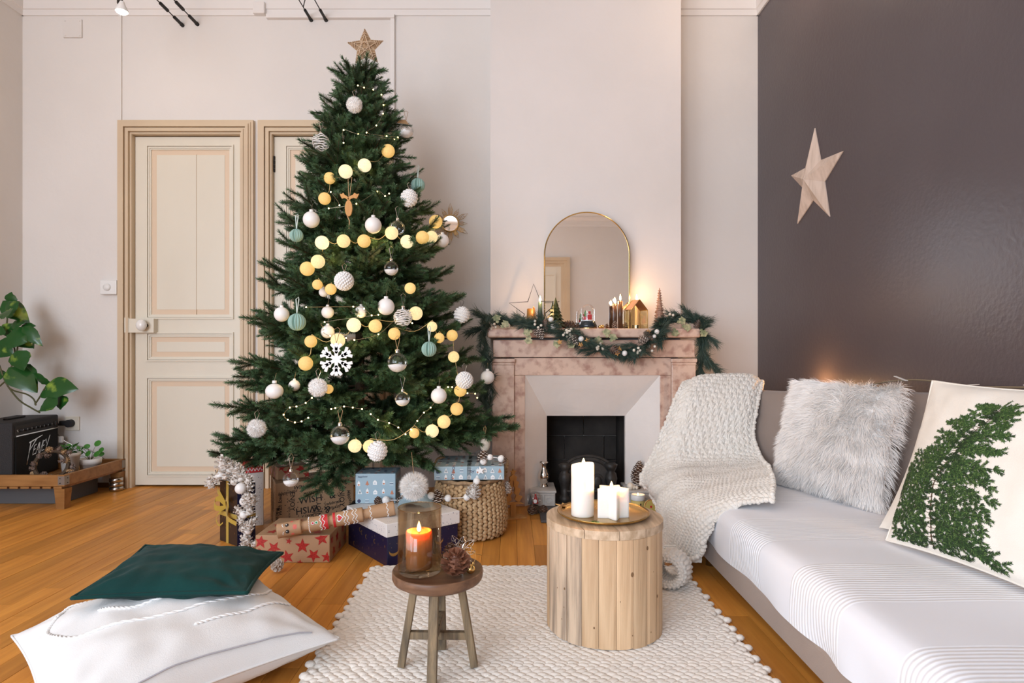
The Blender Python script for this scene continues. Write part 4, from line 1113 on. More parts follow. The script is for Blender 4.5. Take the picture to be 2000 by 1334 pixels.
bauble(536,764,17,'low on the tree in front of the second door',shape=(1,1,.88))
bauble(857,773,15.5,'among the fairy lights over the blue gift')
bauble(952,737,13.5,'hanging in front of the marble pilaster')
bauble(864,470,13,'below the sunburst mirror',desc='blush white glass bauble')
def clear(px,py,rp,where,fill=.35,desc='clear bauble part filled with fake snow',stripes=0,ribbon=True,dark=False):
    p=tpos(px,py,1.03,.02); r_=rp*p.y/F
    t=thing('glass_bauble',f'{desc} {where}','bauble',p,'baubles on the Christmas tree')
    m=MB(); m.add(ball(r_,28,18),T(p),True); part('globe',m,MAT['glass'],t)
    if fill:
        pr=[(0,-r_*.96)]+[(r_*.95*math.sin(a),-r_*.95*math.cos(a)) for a in [math.acos(1-2*fill*.5*2*.5)*(i/6) if False else (math.pi*.42*(i/6)) for i in range(1,7)]]
        pr.append((0,pr[-1][1]+r_*.12)); m=MB(); m.add(lathe(pr,22,cap=False),T(p),True); part('snow_fill',m,MAT['snow'],t)
    for i in range(stripes):
        zz=r_*(-.75+1.5*i/(stripes-1)); rr=math.sqrt(r_*r_-zz*zz)*1.005
        m=MB(); m.add(tube([p+V((rr*math.cos(a),rr*math.sin(a),zz+.003*math.sin(3*a+i)+.002*math.cos(5*a))) for a in [2*math.pi*j/26 for j in range(26)]],.0022,5,True)); part('white_stripe',m,MAT['white_matte'],t)
    m=MB(); m.add(lathe([(r_*.22,r_*.95),(r_*.22,r_*1.25),(r_*.1,r_*1.32),(0,r_*1.32)],14,cap=False),T(p),True); part('cap',m,MAT['silver'],t)
    hook(t,p+V((0,0,r_*1.3)),.045,'cord' if ribbon else 'silver',True)
    return t,p,r_
t,p,r_=clear(793,255,15,'on the upper branch tip over the bare wall',.3)
m=MB(); m.add(prism([(-.03,.0),(.03,.0),(.012,.022),(-.018,.018)],.002),T(p+V((-.012,-.022,.026)))@RX(R(80))@RY(R(15))); part('ribbon_bow',m,MAT['cord'],t)
clear(764,524,14.5,'under the row of lit cotton balls',.35,ribbon=False)
clear(776,708,20,'biggest one beside the white snowflake',.35)
clear(786,779,15,'hanging straight below the biggest snow filled one',.35,ribbon=False)
clear(664,850,19.5,'low over the kraft gifts',.3)
clear(568,936,15.5,'lowest one in front of the lettered gift',.3,ribbon=False)
clear(627,278,16,'in front of the second door',0,'pale striped clear glass bauble',6,False)
clear(787,620,17.5,'in the middle of the tree',0,'clear glass bauble with white stripes',8,False)
clear(776,445,15,'beside the matte white bauble above the lit balls',0,'pearly clear bauble',0,False)
def pompom(px,py,rp,where,desc,kind,out=.03,k=1.03):
    p=tpos(px,py,k,out); r_=rp*p.y/F; q=random.Random(int(px))
    t=thing('pompom_ornament',f'{desc} {where}','ornament',p,'woolly balls on the Christmas tree')
    m=MB()
    if kind=='knob':
        m.add(ball(r_*.9,16,12),T(p),True); N=150; bl_=ball(1,7,5)
        for i in range(N):
            zz=1-2*(i+.5)/N; a=i*2.39996; s=math.sqrt(1-zz*zz); d=V((s*math.cos(a),s*math.sin(a),zz))
            m.add(bl_,T(p+d*r_*.9)@S(r_*.155),True)
        part('ball',m,MAT['wool'],t)
    elif kind=='rope':
        m.add(ball(r_*.9,16,12),T(p),True); bl_=ball(1,7,5); n=8
        for j in range(n):
            la=-1.35+2.7*j/(n-1); c_=max(3,int(26*math.cos(la)))
            for i in range(c_):
                a=2*math.pi*i/c_; d=V((math.cos(la)*math.cos(a),math.cos(la)*math.sin(a),math.sin(la)))
                m.add(bl_,T(p)@RY(R(15))@T(d*r_*.92)@RZ(a)@RX(R(35))@S(r_*.11,r_*.19,r_*.13),True)
        part('ball',m,MAT['wool'],t)
    else:
        m.add(ball(r_*.82,16,12),T(p),True); part('ball',m,MAT['wool'],t)
        m=MB(); N=2600 if kind=='fur' else 1500; fl_=.45 if kind=='fur' else .26
        for i in range(N):
            zz=q.uniform(-1,1); a=q.uniform(0,6.283); s=math.sqrt(1-zz*zz); d=V((s*math.cos(a),s*math.sin(a),zz))
            b0=p+d*r_*.8; jit=V((q.uniform(-1,1),q.uniform(-1,1),q.uniform(-1,1)))*.35; e=b0+(d+jit).normalized()*r_*fl_*q.uniform(.6,1.1)
            if kind=='fur': e.z-=r_*.06
            sd=(e-b0).cross(V((q.uniform(-1,1),q.uniform(-1,1),q.uniform(-1,1)))).normalized()*r_*.028
            m.add(([b0-sd,b0+sd,e],[(0,1,2)]))
        part('pile',m,MAT['fur'],t,kind='stuff')
    hook(t,p+V((0,0,r_*.9)),.03,'silver',True)
    return t
pompom(692,205,16,'topmost ornament under the star','fluffy white wool ball','fluff')
pompom(799,387,17,'below the teal paper ball over the wall','woven white yarn ball','rope')
pompom(672,549,18.5,'in the upper middle of the tree','white knobbly wool ball','knob')
pompom(902,615,16,'on the branch tips over the fireplace','white knitted yarn ball','rope')
pompom(621,757,19,'below the snowflake','fluffy white yarn ball','fluff')
pompom(907,743,17,'over the marble pilaster beside the white bauble','white popcorn knit ball','knob')
pompom(501,836,16,'on the low branches in front of the first door','white fur ball','fur')
pompom(737,881,19.5,'low over the light blue gift','white rope knit ball','rope')
# hanging fur ball over the small blue gift
pp=at(808,950,2.58); t=thing('pompom_ornament','large white fur ball hanging over the glass candle holder','ornament',pp,'woolly balls on the Christmas tree')
q=random.Random(8); r_=27*2.58/F; m=MB(); m.add(ball(r_*.72,16,12),T(pp),True); part('ball',m,MAT['wool'],t); m=MB()
for i in range(5200):
    zz=q.uniform(-1,1); a=q.uniform(0,6.283); s=math.sqrt(1-zz*zz); d=V((s*math.cos(a),s*math.sin(a),zz)); b0=pp+d*r_*.7
    jit=V((q.uniform(-1,1),q.uniform(-1,1),q.uniform(-1,1)))*.5; e=b0+(d+jit).normalized()*r_*.42*q.uniform(.5,1.2)
    sd=(e-b0).cross(V((q.uniform(-1,1),q.uniform(-1,1),q.uniform(-1,1)))).normalized()*.0008; m.add(([b0-sd,b0+sd,e],[(0,1,2)]))
part('pile',m,MAT['fur'],t,kind='stuff'); m=MB(); m.add(tube([pp+V((0,0,r_*.8)),pp+V((-.012,.02,.14))],.0012,4)); part('hanger',m,MAT['cord'],t)
def honeycomb(px,py,rp,where):
    p=tpos(px,py,1.03,.02); r_=rp*p.y/F; t=thing('paper_ball',f'teal honeycomb paper ball {where}','ornament',p,'teal paper balls on the Christmas tree')
    m=MB(); n=36
    for i in range(n):
        a=2*math.pi*i/n; rr=1.0 if i%2==0 else .9
        if abs(((a+math.pi/2+.15)%(2*math.pi))-math.pi)>3.0: rr*=.55
        for j in range(13):
            th=-math.pi/2+math.pi*j/12; m.v.append(tuple(p+V((r_*rr*math.cos(th)*math.cos(a),r_*rr*math.cos(th)*math.sin(a),r_*math.sin(th)))))
    for i in range(n):
        for j in range(12):
            a=i*13+j;b_=((i+1)%n)*13+j; m.f.append((a,b_,b_+1,a+1)); m.s.append(False); m.m.append(0)
    part('paper_ball_body',m,MAT['teal_paper'],t)
    m=MB(); l=.06
    m.add(tube([p+V((0,0,r_)),p+V((-.006,.006,r_+l)),p+V((0,.02,r_+l+.01)),p+V((.006,.006,r_+l)),p+V((0,0,r_))],.0022,4)); part('ribbon',m,mk('pale_teal_ribbon',(.60,.70,.66),rough=.6),t)
honeycomb(816,362,14,'high over the bare wall'); honeycomb(579,460,13,'under the white bauble by the second door')
honeycomb(580,629,17,'with a long ribbon by the second door'); honeycomb(838,682,15,'with a long ribbon over the lower branches')
# snowflake
p=tpos(657,702,1.05,.05); t=thing('snowflake_ornament','white cut-out snowflake hanging in the lower middle of the tree','ornament',p)
M0=T(p)@RX(R(90))
for i in range(6):
    a=R(90+60*i); m=MB(); Ma=M0@RZ(a); L_=.068
    def bar(x0,y0,x1,y1,w_):
        d=V((x1-x0,y1-y0,0)); l=d.length; m.add(rbox(l+w_*.6,w_,.005,.0016),Ma@T((x0+x1)/2,(y0+y1)/2,-.0025)@RZ(math.atan2(d.y,d.x)))
    bar(.0,0,L_-.006,0,.015)
    for s in (1,-1):
        bar(.040,0,.060,s*.019,.013); bar(.026,0,.038,s*.012,.010)
    part('arm',m,MAT['white_plastic'],t)
m=MB(); m.add(cyl(.012,.0062,18,z=-.0031),M0); part('hub',m,MAT['white_plastic'],t)
m=MB(); m.add(tube([p+V((0,0,.066)),p+V((-.012,.005,.12)),p+V((0,.02,.13)),p+V((.014,.005,.12)),p+V((0,0,.066))],.0013,4)); part('hanger',m,MAT['cord'],t)
# wooden reindeer
p=tpos(681,398,1.05,.04); t=thing('reindeer_ornament','pale wooden reindeer head ornament hanging below the lit balls','ornament',p)
M0=T(p)@RX(R(90)); m=MB()
m.add(prism([(.016*math.cos(a),-.02+.036*math.sin(a)) for a in [2*math.pi*i/16 for i in range(16)]],.008,-.004),M0); part('head',m,MAT['plywood'],t)
m=MB()
ant=[(.0,.012),(.010,.022),(.022,.026),(.034,.022),(.040,.030),(.046,.044),(.036,.042),(.026,.048),(.018,.038),(.006,.034),(-.004,.024)]
m.add(prism(ant,.006,-.003),M0); m.add(prism([(-x*.8-.002,y) for x,y in ant][::-1],.006,-.003),M0); part('antlers',m,MAT['plywood'],t)
m=MB(); m.add(tube([p+V((-.005,-.002,-.055)),p+V((.004,-.002,-.075)),p+V((.002,0,-.11))],.0025,5)); part('cord_tail',m,MAT['cord'],t)
m=MB(); m.add(tube([p+V((0,0,.03)),p+V((-.004,.005,.11)),p+V((.012,.01,.12)),p+V((.004,0,.03))],.0013,4)); part('hanger',m,MAT['cord'],t)
# felt egg
p=at(947,867,2.95); t=thing('felt_acorn','cream felt drop hanging from a twine loop over the blue flat gift','ornament',p)
r_=11*2.95/F; m=MB(); m.add(ball(1,18,12,(r_*.95,r_*.95,r_*1.35)),T(p),True); part('felt_body',m,mk('cream_felt',(.70,.62,.52),rough=.95,bump=.3,bs=200),t)
m=MB(); m.add(tube([p+V((0,0,r_*1.3)),p+V((-.006,.004,.075)),p+V((0,.02,.085)),p+V((.006,.004,.075)),p+V((0,0,r_*1.3))],.0013,4)); part('hanger',m,MAT['cord'],t)
for px,py,rp,wh in ((632,571,9,'behind the lit balls near the second door'),(640,610,12,'deep among the middle branches'),(705,609,12,'deep among the branches beside the fairy lights'),(640,648,13,'in the gap by the door panel'),(575,753,11,'behind the branches over the second door')):
    bauble(px,py,rp,wh,mat='white_matte',desc='shaded beige bauble',k=.8)

# cotton ball string light
CB=[(712,323,13,1),(758,295,13,.42),(675,335,13.5,.95),(644,348,11.5,.4),(634,388,12,.3),(629,474,13.5,1),(671,471,13,.62),(711,471,13,.42),(621,511,13.5,.7),(600,525,14,.42),(765,455,13,.75),(795,472,13,.9),(851,433,13,.42),(825,464,13,.42),(843,463,12,.7),(691,635,14,.95),(733,637,13,.48),(660,665,14,.75),(812,612,13.5,.75),(597,710,14,.35),(607,667,12,.3),(646,565,11,.35),(620,556,10,.3),(844,638,10,.72),(770,652,12,.4),(886,697,11,.6),(883,655,11,.4),(858,660,10,.4),(899,763,12,.35),(892,799,12.5,.35),(867,824,13,.55),(844,842,13,.82),(693,871,13,.8),(722,872,13,.6),(809,846,10,.35),(801,563,11,.5),(642,760,9,.3)]
p0=tpos(712,323)
CBL=thing('cotton_ball_light_string','string of glowing cream and amber cotton balls wound around the Christmas tree','light string',p0)
bms={}
pts=[]
for px,py,rp,g in CB:
    p=tpos(px,py,.99,.012); r_=rp*p.y/F; pts.append(p)
    m=MB(); m.add(ball(r_,18,12),T(p),True); o=part('cotton_ball',m,MAT['ballglow'],CBL); o.color=(g,g,g,1)
order=[1,0,2,3,4,9,8,5,6,7,10,11,13,14,12,35,21,22,18,16,15,17,20,19,24,23,27,26,25,28,29,30,31,34,33,32]
cordm=mk('pale_cord',(.55,.42,.20),rough=.6)
for a,b_ in zip(order[:-1],order[1:]):
    if (pts[a]-pts[b_]).length<.24:
        m=MB(); m.add(tube(catmull([pts[a]+V((0,.012,.03)),(pts[a]+pts[b_])/2+V((0,.03,-.004)),pts[b_]+V((0,.012,.03))],4),.0014,4)); part('light_cord',m,cordm,CBL)
# micro fairy lights
FLs=[[(699,167),(711,171),(729,175),(745,185),(749,205),(748,222),(735,245),(716,259),(755,266),(777,268),(770,272),(700,262),(671,254),(671,279)],
 [(646,375),(663,401),(642,407),(696,398),(737,374),(752,383),(760,378)],
 [(598,600),(690,599),(711,603),(726,616),(739,615),(634,629),(634,641),(630,648),(645,656),(676,660),(692,664),(739,653),(775,624),(805,631)],
 [(609,777),(597,787),(579,794),(566,796),(554,810),(562,820),(576,825),(589,823),(602,816)],
 [(647,799),(655,797),(672,794),(689,796),(707,799)],
 [(724,809),(738,820),(760,826),(778,835),(792,848),(803,839),(815,822),(828,806),(841,796),(866,763),(875,756),(883,756),(913,768),(928,769),(932,777)]]
FLT=thing('fairy_light_string','thin wire fairy lights with tiny warm bulbs across the tree branches','fairy lights',tpos(738,820))
bme=MB(); bme.add(ball(.0032,8,6),None,True); bme=bme.mesh('bulb',MAT['bulbglow'])
for seg in FLs:
    ps=[tpos(x,y,1.0,.022) for x,y in seg]
    m=MB(); m.add(tube(catmull(ps,4),.0009,4)); part('copper_wire',m,MAT['wire'],FLT)
    for p in ps:
        o=bpy.data.objects.new('bulb',bme); o.location=p-ORG[FLT.name]; _link(o,FLT,None)
for px,py in ((740,470),(650,500),(700,640),(840,450),(760,830),(600,700),(880,770),(700,320)): point('cotton_ball_glow',tpos(px,py,.9),.5,(1.0,.68,.28),.05)
# ------------------------------------------------------------------ presents
def gift(nm,label,o,u,w_,d,h,mats,side=None):
    """o: front bottom corner, u: unit direction of the front edge, depth runs to the left-hand normal of u"""
    u=V(u).normalized(); v=V((-u.y,u.x,0)); o=V(o)
    t=thing(nm,label,'gift',o+u*w_/2+v*d/2)
    m=MB(); m.add(rbox(w_,d,h,.003,2),frame(o+u*w_/2+v*d/2,u,v,(0,0,1)))
    part('wrapped_box',m,mats,t)
    # face frames: front (x=u), left (x=-v ... seen from the left), right, top
    up=V((0,0,1)); e=.0008
    fr={'front':frame(o-v*e,u,up,-v),'left':frame(o+v*d-u*e,-v,up,-u),'right':frame(o+u*w_+u*e,v,up,u),'top':frame(o+up*(h+e),u,v,up)}
    return t,fr
def flat(poly,z=0.0):
    n=len(poly); c=(sum(x for x,_ in poly)/n,sum(y for _,y in poly)/n)
    return [(x,y,z) for x,y in poly]+[(c[0],c[1],z)],[(i,(i+1)%n,n) for i in range(n)]
def clipstar(x,y,r,a,W,Hh,ri=.42):
    """star with its points limited to the face"""
    return [(min(max(x+px,0.001),W-.001),min(max(y+py,.001),Hh-.001)) for px,py in starpoly(r,r*ri,5,a)]
def prints(t,M,shapes,mats):
    """flat print on a face; shapes: list of (vf, material index)"""
    m=MB()
    for vf,mi in shapes: m.add(vf,M,False,mi)
    part('printed_pattern',m,[MAT[x] for x in mats],t,kind='stuff')
def tx(s,x,y,size,rot=0,shear=0.0,space=1.0):
    v,f=text(s,size,shear,space); M=T(x,y,0)@RZ(R(rot)); return [M@p for p in v],f
def dot(x,y,r,n=8): return flat([(x+r*math.cos(2*math.pi*i/n),y+r*math.sin(2*math.pi*i/n)) for i in range(n)])

# red star gift in front
o=fl(497,1100); o=V((-1.040,2.49,0)); u=V((1,.012,0)); W_,D_,H_=.300,.265,.112
t,fr=gift('star_gift','kraft gift with big red glitter stars lying lowest in front of the tree',o,u,W_,D_,H_,MAT['kraft'])
sh=[]
for x,y,r,a in ((.022,.086,.030,.2),(.075,.060,.030,1.0),(.190,.068,.032,.3),(.128,.024,.030,.55),(.235,.030,.030,.9),(.268,.098,.030,.5),(.288,.022,.024,.2),(.015,.052,.010,.4),(.135,.088,.014,.1),(.03,.0,.02,.4),(.18,.0,.015,.2)): sh.append((flat(clipstar(x,y,r,a,W_,H_)),0))
prints(t,fr['front'],sh,['red_glitter'])
prints(t,fr['right'],[(flat(clipstar(x,y,r,a,D_,H_)),0) for x,y,r,a in ((.03,.085,.022,.2),(.06,.03,.026,.8),(.11,.075,.026,.3),(.15,.025,.024,.9),(.2,.085,.024,.1),(.23,.035,.025,.5))],['red_glitter'])
prints(t,fr['top'],[(flat(clipstar(x,y,r,a,W_,D_)),0) for x,y,r,a in ((.05,.05,.028,.2),(.14,.09,.03,.8),(.24,.04,.028,.4),(.04,.15,.028,.6),(.2,.17,.03,.2),(.1,.22,.028,.9),(.27,.21,.026,.2))],['red_glitter'])
m=MB(); f_=fr['front']; m.add(flat([(.0,.0525),(.30,.0535),(.30,.0545),(.0,.0535)]),f_); m.add(flat([(.235,.058),(.285,.110),(.2865,.109),(.2365,.057)]),f_); part('paper_seam',m,MAT['kraft'],t)
# kraft gift with lettering
o=at(538,1029,3.0); o.z=0.0; o=V((-1.155,3.0,0)); u=V((.89,.455,0)); W_,D_,H_=.38,.22,.213
t,fr=gift('lettered_gift','large kraft gift printed all over with black Christmas greetings',o,u,W_,D_,H_,MAT['kraft'])
f_=fr['front']; sh=[]
for s,x,y,sz,ro,shr in (('With love',.022,.105,.026,90,.25),('ENJOY',.078,.118,.032,-90,0),('WISH',.165,.118,.046,4,0),('WISH',.150,.070,.046,184,0),('MAKE A',.160,.152,.016,2,0),('MAKE A',.150,.040,.016,182,0),('Happiness',.055,.165,.022,8,.4),('HAPPY NEW YEAR',.245,.198,.016,4,0),('Happiness',.265,.175,.026,4,.4),('&',.272,.128,.050,0,0),('&',.245,.06,.05,180,0),('ENJOY',.318,.118,.036,-90,0),('With love',.340,.192,.022,0,.2),('Happiness',.360,.10,.024,-80,.4),('celebrate',.272,.090,.022,6,.4),('joyful',.287,.065,.026,186,.4),('ENJOY',.205,.055,.032,90,0),('ENJOY',.183,.05,.026,-90,0),('CHRISTMAS',.0075,.05,.016,90,0),('With love',.135,.185,.026,2,.2),('HAPPY NEW YEAR',.065,.045,.012,90,0),('magic moments',.11,.012,.022,6,.4)):
    sh.append((tx(s,x,y,sz,ro,shr),0))
q=random.Random(4)
for i in range(90):
    sh.append((dot(q.choice((.112,.228,.298,.050,.345))+q.uniform(-.010,.010),q.uniform(.01,.2),q.uniform(.0012,.003),6),0))
sh.append((flat(clipstar(.012,.088,.011,.3,W_,H_)),0))
prints(t,f_,sh,['ink'])
sh=[]
for s,x,y,sz,ro,shr in (('FOR YOU',.203,.125,.020,90,0),('CHRISTMAS',.203,.04,.016,90,0),('With love',.16,.11,.026,84,.3),('Merry',.12,.10,.04,80,.4),('ENJOY',.075,.10,.034,90,0),('WISH',.035,.11,.036,96,0),('HAPPY NEW YEAR',.14,.10,.013,90,0)): sh.append((tx(s,x,y,sz,ro,shr),0))
for i in range(60): sh.append((dot(q.uniform(.01,.21),q.uniform(.16,.205),q.uniform(.0012,.0028),6),0))
for i in range(40): sh.append((dot(q.choice((.185,.10,.05))+q.uniform(-.008,.008),q.uniform(.01,.2),q.uniform(.0012,.0028),6),0))
prints(t,fr['left'],sh,['ink'])
sh=[(tx('Happiness',.1,.06,.03,10,.4),0),(tx('ENJOY',.25,.1,.04,100,0),0),(tx('With love',.18,.15,.03,20,.3),0),(tx('HAPPY NEW YEAR',.28,.04,.018,5,0),0)]
for i in range(60): sh.append((dot(q.uniform(.01,.37),q.uniform(.01,.21),q.uniform(.0012,.003),6),0))
prints(t,fr['top'],sh,['ink'])
# small star gift on top of it
o=V((-1.172,3.072,.2145)); u=V((.82,.57,0)); W_,D_,H_=.155,.165,.064
t,fr=gift('star_gift','small kraft gift with red stars lying on top of the lettered gift',o,u,W_,D_,H_,MAT['kraft'])
prints(t,fr['left'],[(flat(clipstar(x,y,r,a,D_,H_)),0) for x,y,r,a in ((.105,.022,.030,.3),(.045,.030,.032,.3),(.14,.058,.02,.4),(.075,.062,.02,.2))],['red_glitter'])
prints(t,fr['front'],[(flat(clipstar(x,y,r,a,W_,H_)),0) for x,y,r,a in ((.05,.030,.030,.1),(.115,.045,.030,.6),(.02,.06,.02,.1),(.145,.015,.022,.4))],['red_glitter'])
prints(t,fr['top'],[(flat(clipstar(x,y,r,a,W_,D_)),0) for x,y,r,a in ((.04,.04,.028,.2),(.11,.08,.03,.8),(.04,.12,.028,.4))],['red_glitter'])
# white speckled gift and red gift behind
t,fr=gift('speckled_gift','tall pale speckled gift squeezed between navy gift and lettered gift',(-1.315,2.99,0),V((.86,.5,0)),.10,.12,.262,MAT['white_paper'])
prints(t,fr['front'],[(dot(q.uniform(.004,.096),q.uniform(.005,.255),q.uniform(.001,.0022),5),0) for i in range(70)],['print_navy'])
t,fr=gift('red_gift','red gift with white scallops on top of the pale speckled gift',(-1.305,3.0,.2625),V((.86,.5,0)),.085,.10,.052,MAT['print_red'])
prints(t,fr['front'],[((lambda P:tube(P,.0016,4))([(.004+.078*i/24,.026+.008*math.sin(i*1.3)+.010*k,0) for i in range(25)]),0) for k in (-1,1)],['print_white'])
# navy gift standing upright with gold ribbon
o=V((-1.208,2.700,0)); c0=V((-1.33,2.795,0)); u=(o-c0).normalized(); W_,D_,H_=.155,.085,.278
t,fr=gift('navy_gift','dark navy gift standing upright with a gold ribbon bow',c0,u,W_,D_,H_,[MAT['navy_warm_lit']])
sh=[]
for i in range(34):
    x,y=q.uniform(.01,.145),q.uniform(.01,.27); sh.append((flat([(x-.0012,y),(x,y-.006),(x+.0012,y),(x,y+.006)]),0))
prints(t,fr['front'],sh,['print_gold'])
m=MB(); m.add(flat([(.0006,.0006),(D_-.0006,.0006),(D_-.0006,H_-.0006),(.0006,H_-.0006)],.0002),fr['right']); part('navy_side',m,MAT['navy'],t,label='navy blue side of the wrapping')
prints(t,frame(fr['right'].translation+u*.0006,fr['right'].col[0].xyz,fr['right'].col[1].xyz,fr['right'].col[2].xyz),[(dot(q.uniform(.005,.08),q.uniform(.01,.27),q.uniform(.0006,.0014),5),0) for i in range(60)],['print_white'])
M_=fr['front']
m=MB(); m.add(box(.062,.083,-.0,H_,.0002,.0012),M_); m.add(box(0,W_,.118,.139,.0002,.0012),M_); m.add(box(0,D_,.118,.139,.0006,.0016),fr['right'])
part('ribbon_band',m,MAT['ribbon_gold'],t)
def loop(ctrl,wd,nm='ribbon_loop'):
    pts=[M_@V(p) for p in catmull(ctrl,6)]; n_=M_.col[0].xyz*.35+V((0,0,.9)); n_.normalize(); v=[];f=[]
    for p in pts: v+=[p-n_*wd/2,p+n_*wd/2]
    for i in range(len(pts)-1): f.append((2*i,2*i+1,2*i+3,2*i+2))
    m=MB(); m.add((v,f),None,True); part(nm,m,MAT['ribbon_gold'],t)
k=(.0725,.168)
loop([(k[0],k[1],.004),(k[0]-.030,k[1]+.030,.020),(k[0]-.055,k[1]+.020,.030),(k[0]-.050,k[1]-.010,.030),(k[0]-.02,k[1]-.012,.016),(k[0],k[1],.006)],.026)
loop([(k[0],k[1],.004),(k[0]+.020,k[1]+.035,.018),(k[0]+.050,k[1]+.038,.026),(k[0]+.056,k[1]-.0,.026),(k[0]+.03,k[1]-.03,.016),(k[0],k[1],.006)],.026)
loop([(k[0],k[1],.006),(k[0]-.028,k[1]+.05,.020),(k[0]-.050,k[1]+.07,.020),(k[0]-.052,k[1]+.105,.012)],.024,'ribbon_tail')
loop([(k[0],k[1],.006),(k[0]-.03,k[1]-.03,.02),(k[0]-.056,k[1]-.06,.024),(k[0]-.040,k[1]-.09,.02),(k[0]-.01,k[1]-.075,.016)],.010,'ribbon_tail')
loop([(k[0],k[1],.006),(k[0]+.028,k[1]-.04,.018),(k[0]+.06,k[1]-.05,.022),(k[0]+.10,k[1]-.062,.012)],.020,'ribbon_tail')
# frosted cone garland over the corner of the navy gift
GC=thing('frosted_cone_garland','garland of frosted mini cones and white balls hung over the navy gift','garland',(-1.2,2.70,.2))
cl=[(437,905,15),(449,914,14),(461,921,14),(470,930,14),(430,928,7,'b'),(420,931,12),(414,943,11),(440,928,11),(456,937,13),(472,942,13),(484,938,12),(487,930,9),(471,952,6,'b'),(484,948,11),(470,954,11,'b2'),(473,966,8),(485,968,11),(477,979,9,'b'),(492,978,11),(481,986,8),(472,995,10),(488,997,11),(476,1005,8,'b2'),(474,1016,9),(487,1014,9),(490,1024,10),(473,1028,9),(485,1036,8,'b'),(474,1047,10),(484,1055,11),(492,1060,8),(480,1066,9)]
for i,c in enumerate(cl):
    px,py,rp=c[:3]; Y=2.685 if py>948 else 2.72; p=at(px,py,Y-.012); r_=rp*Y/F
    if len(c)>3:
        m=MB(); m.add(ball(r_,12,8),T(p),True); part('white_ball',m,MAT['white_matte'],GC)
    else: cone_part(GC,p-V((0,0,r_*.9)),r_*1.9,r_*1.05,RZ(i)@RX(R(q.uniform(-70,70)))@T(0,0,0),('frost','cone_tip'),i,20)
m=MB(); m.add(tube(catmull([at(414,943,2.70),at(437,905,2.71),at(470,935,2.70),at(485,960,2.69),at(475,1000,2.69),at(480,1066,2.69)],6),.002,5)); part('twine',m,MAT['cord'],GC)
cone_thing('frosted_cone','frosted mini cone lying on the floor beyond the green cushion',at(545,1100,2.40)-V((0,0,.0)),.045,.024,RX(R(70)),('frost','snow'),3,34,cat='pine cone').location.z=.022
# white and navy lidded box
A=V((-.496,2.44,0)); u=V((-.233,.295,0)).normalized(); v=V((-u.y,u.x,0)); ur=-v if (-v).x>0 else v
t,fr=gift('lidded_gift_box','navy gift box with a white speckled lid under the light blue gift',A+u*.376,-u,.376,.335,.118,[MAT['navy']])
sh=[]
for i in range(46):
    x,y=q.uniform(.01,.36),q.uniform(.008,.11); k=q.random()
    if k<.6: sh.append((dot(x,y,q.uniform(.0006,.0014),5),0))
    elif k<.85: sh.append((flat([(x-.0015,y),(x,y-.007),(x+.0015,y),(x,y+.007)]),0))
    else:
        cr=[(x+.010*math.cos(a),y+.010*math.sin(a)) for a in [R(60+240*i/8) for i in range(9)]]; ci=[(x+.003+.0075*math.cos(a),y+.0075*math.sin(a)) for a in [R(60+240*i/8) for i in range(9)]]
        sh.append((([(a,b,0) for a,b in cr]+[(a,b,0) for a,b in ci],[(i,i+1,10+i,9+i) for i in range(8)]),0))
prints(t,fr['front'],sh,['print_gold'])
def moon(x,y,r): 
    cr=[(x+r*math.cos(a),y+r*math.sin(a)) for a in [R(180+180*i/10) for i in range(11)]]; ci=[(x+r*math.cos(a),y+r*.25+r*.72*math.sin(a)) for a in [R(180+180*i/10) for i in range(11)]]
    return [(a,b,0) for a,b in cr]+[(a,b,0) for a,b in ci],[(i,i+1,12+i,11+i) for i in range(10)]
sh=[(moon(.03,.06,.022),0),(moon(.24,.065,.020),0)]+[(dot(q.uniform(.005,.33),q.uniform(.008,.11),q.uniform(.0006,.0014),5),0) for i in range(40)]
prints(t,fr['right'],sh,['print_gold'])
m=MB(); c_=A+u*.188+ur*.1675; m.add(rbox(.388,.347,.054,.003),frame(c_+V((0,0,.1185)),u,ur,(0,0,1)) if u.cross(ur).z>0 else frame(c_+V((0,0,.1185)),-u,ur,(0,0,1)))
lid=part('lid',m,MAT['white_paper'],t,label='white lid speckled with dark dots')
m=MB()
for i in range(130): m.add(dot(q.uniform(-.19,.19),q.uniform(-.17,.17),q.uniform(.0009,.002),5),frame(c_+V((0,0,.1733)),u,ur,(0,0,1)))
for i in range(60): m.add(dot(q.uniform(-.19,.19),q.uniform(.122,.169),q.uniform(.0009,.002),5),frame(c_-ur*.1742,u,(0,0,1),-ur))
for i in range(50): m.add(dot(q.uniform(-.17,.17),q.uniform(.122,.169),q.uniform(.0009,.002),5),frame(c_-u*.1948,ur,(0,0,1),-u))
part('printed_dots',m,MAT['print_navy'],lid,kind='stuff')
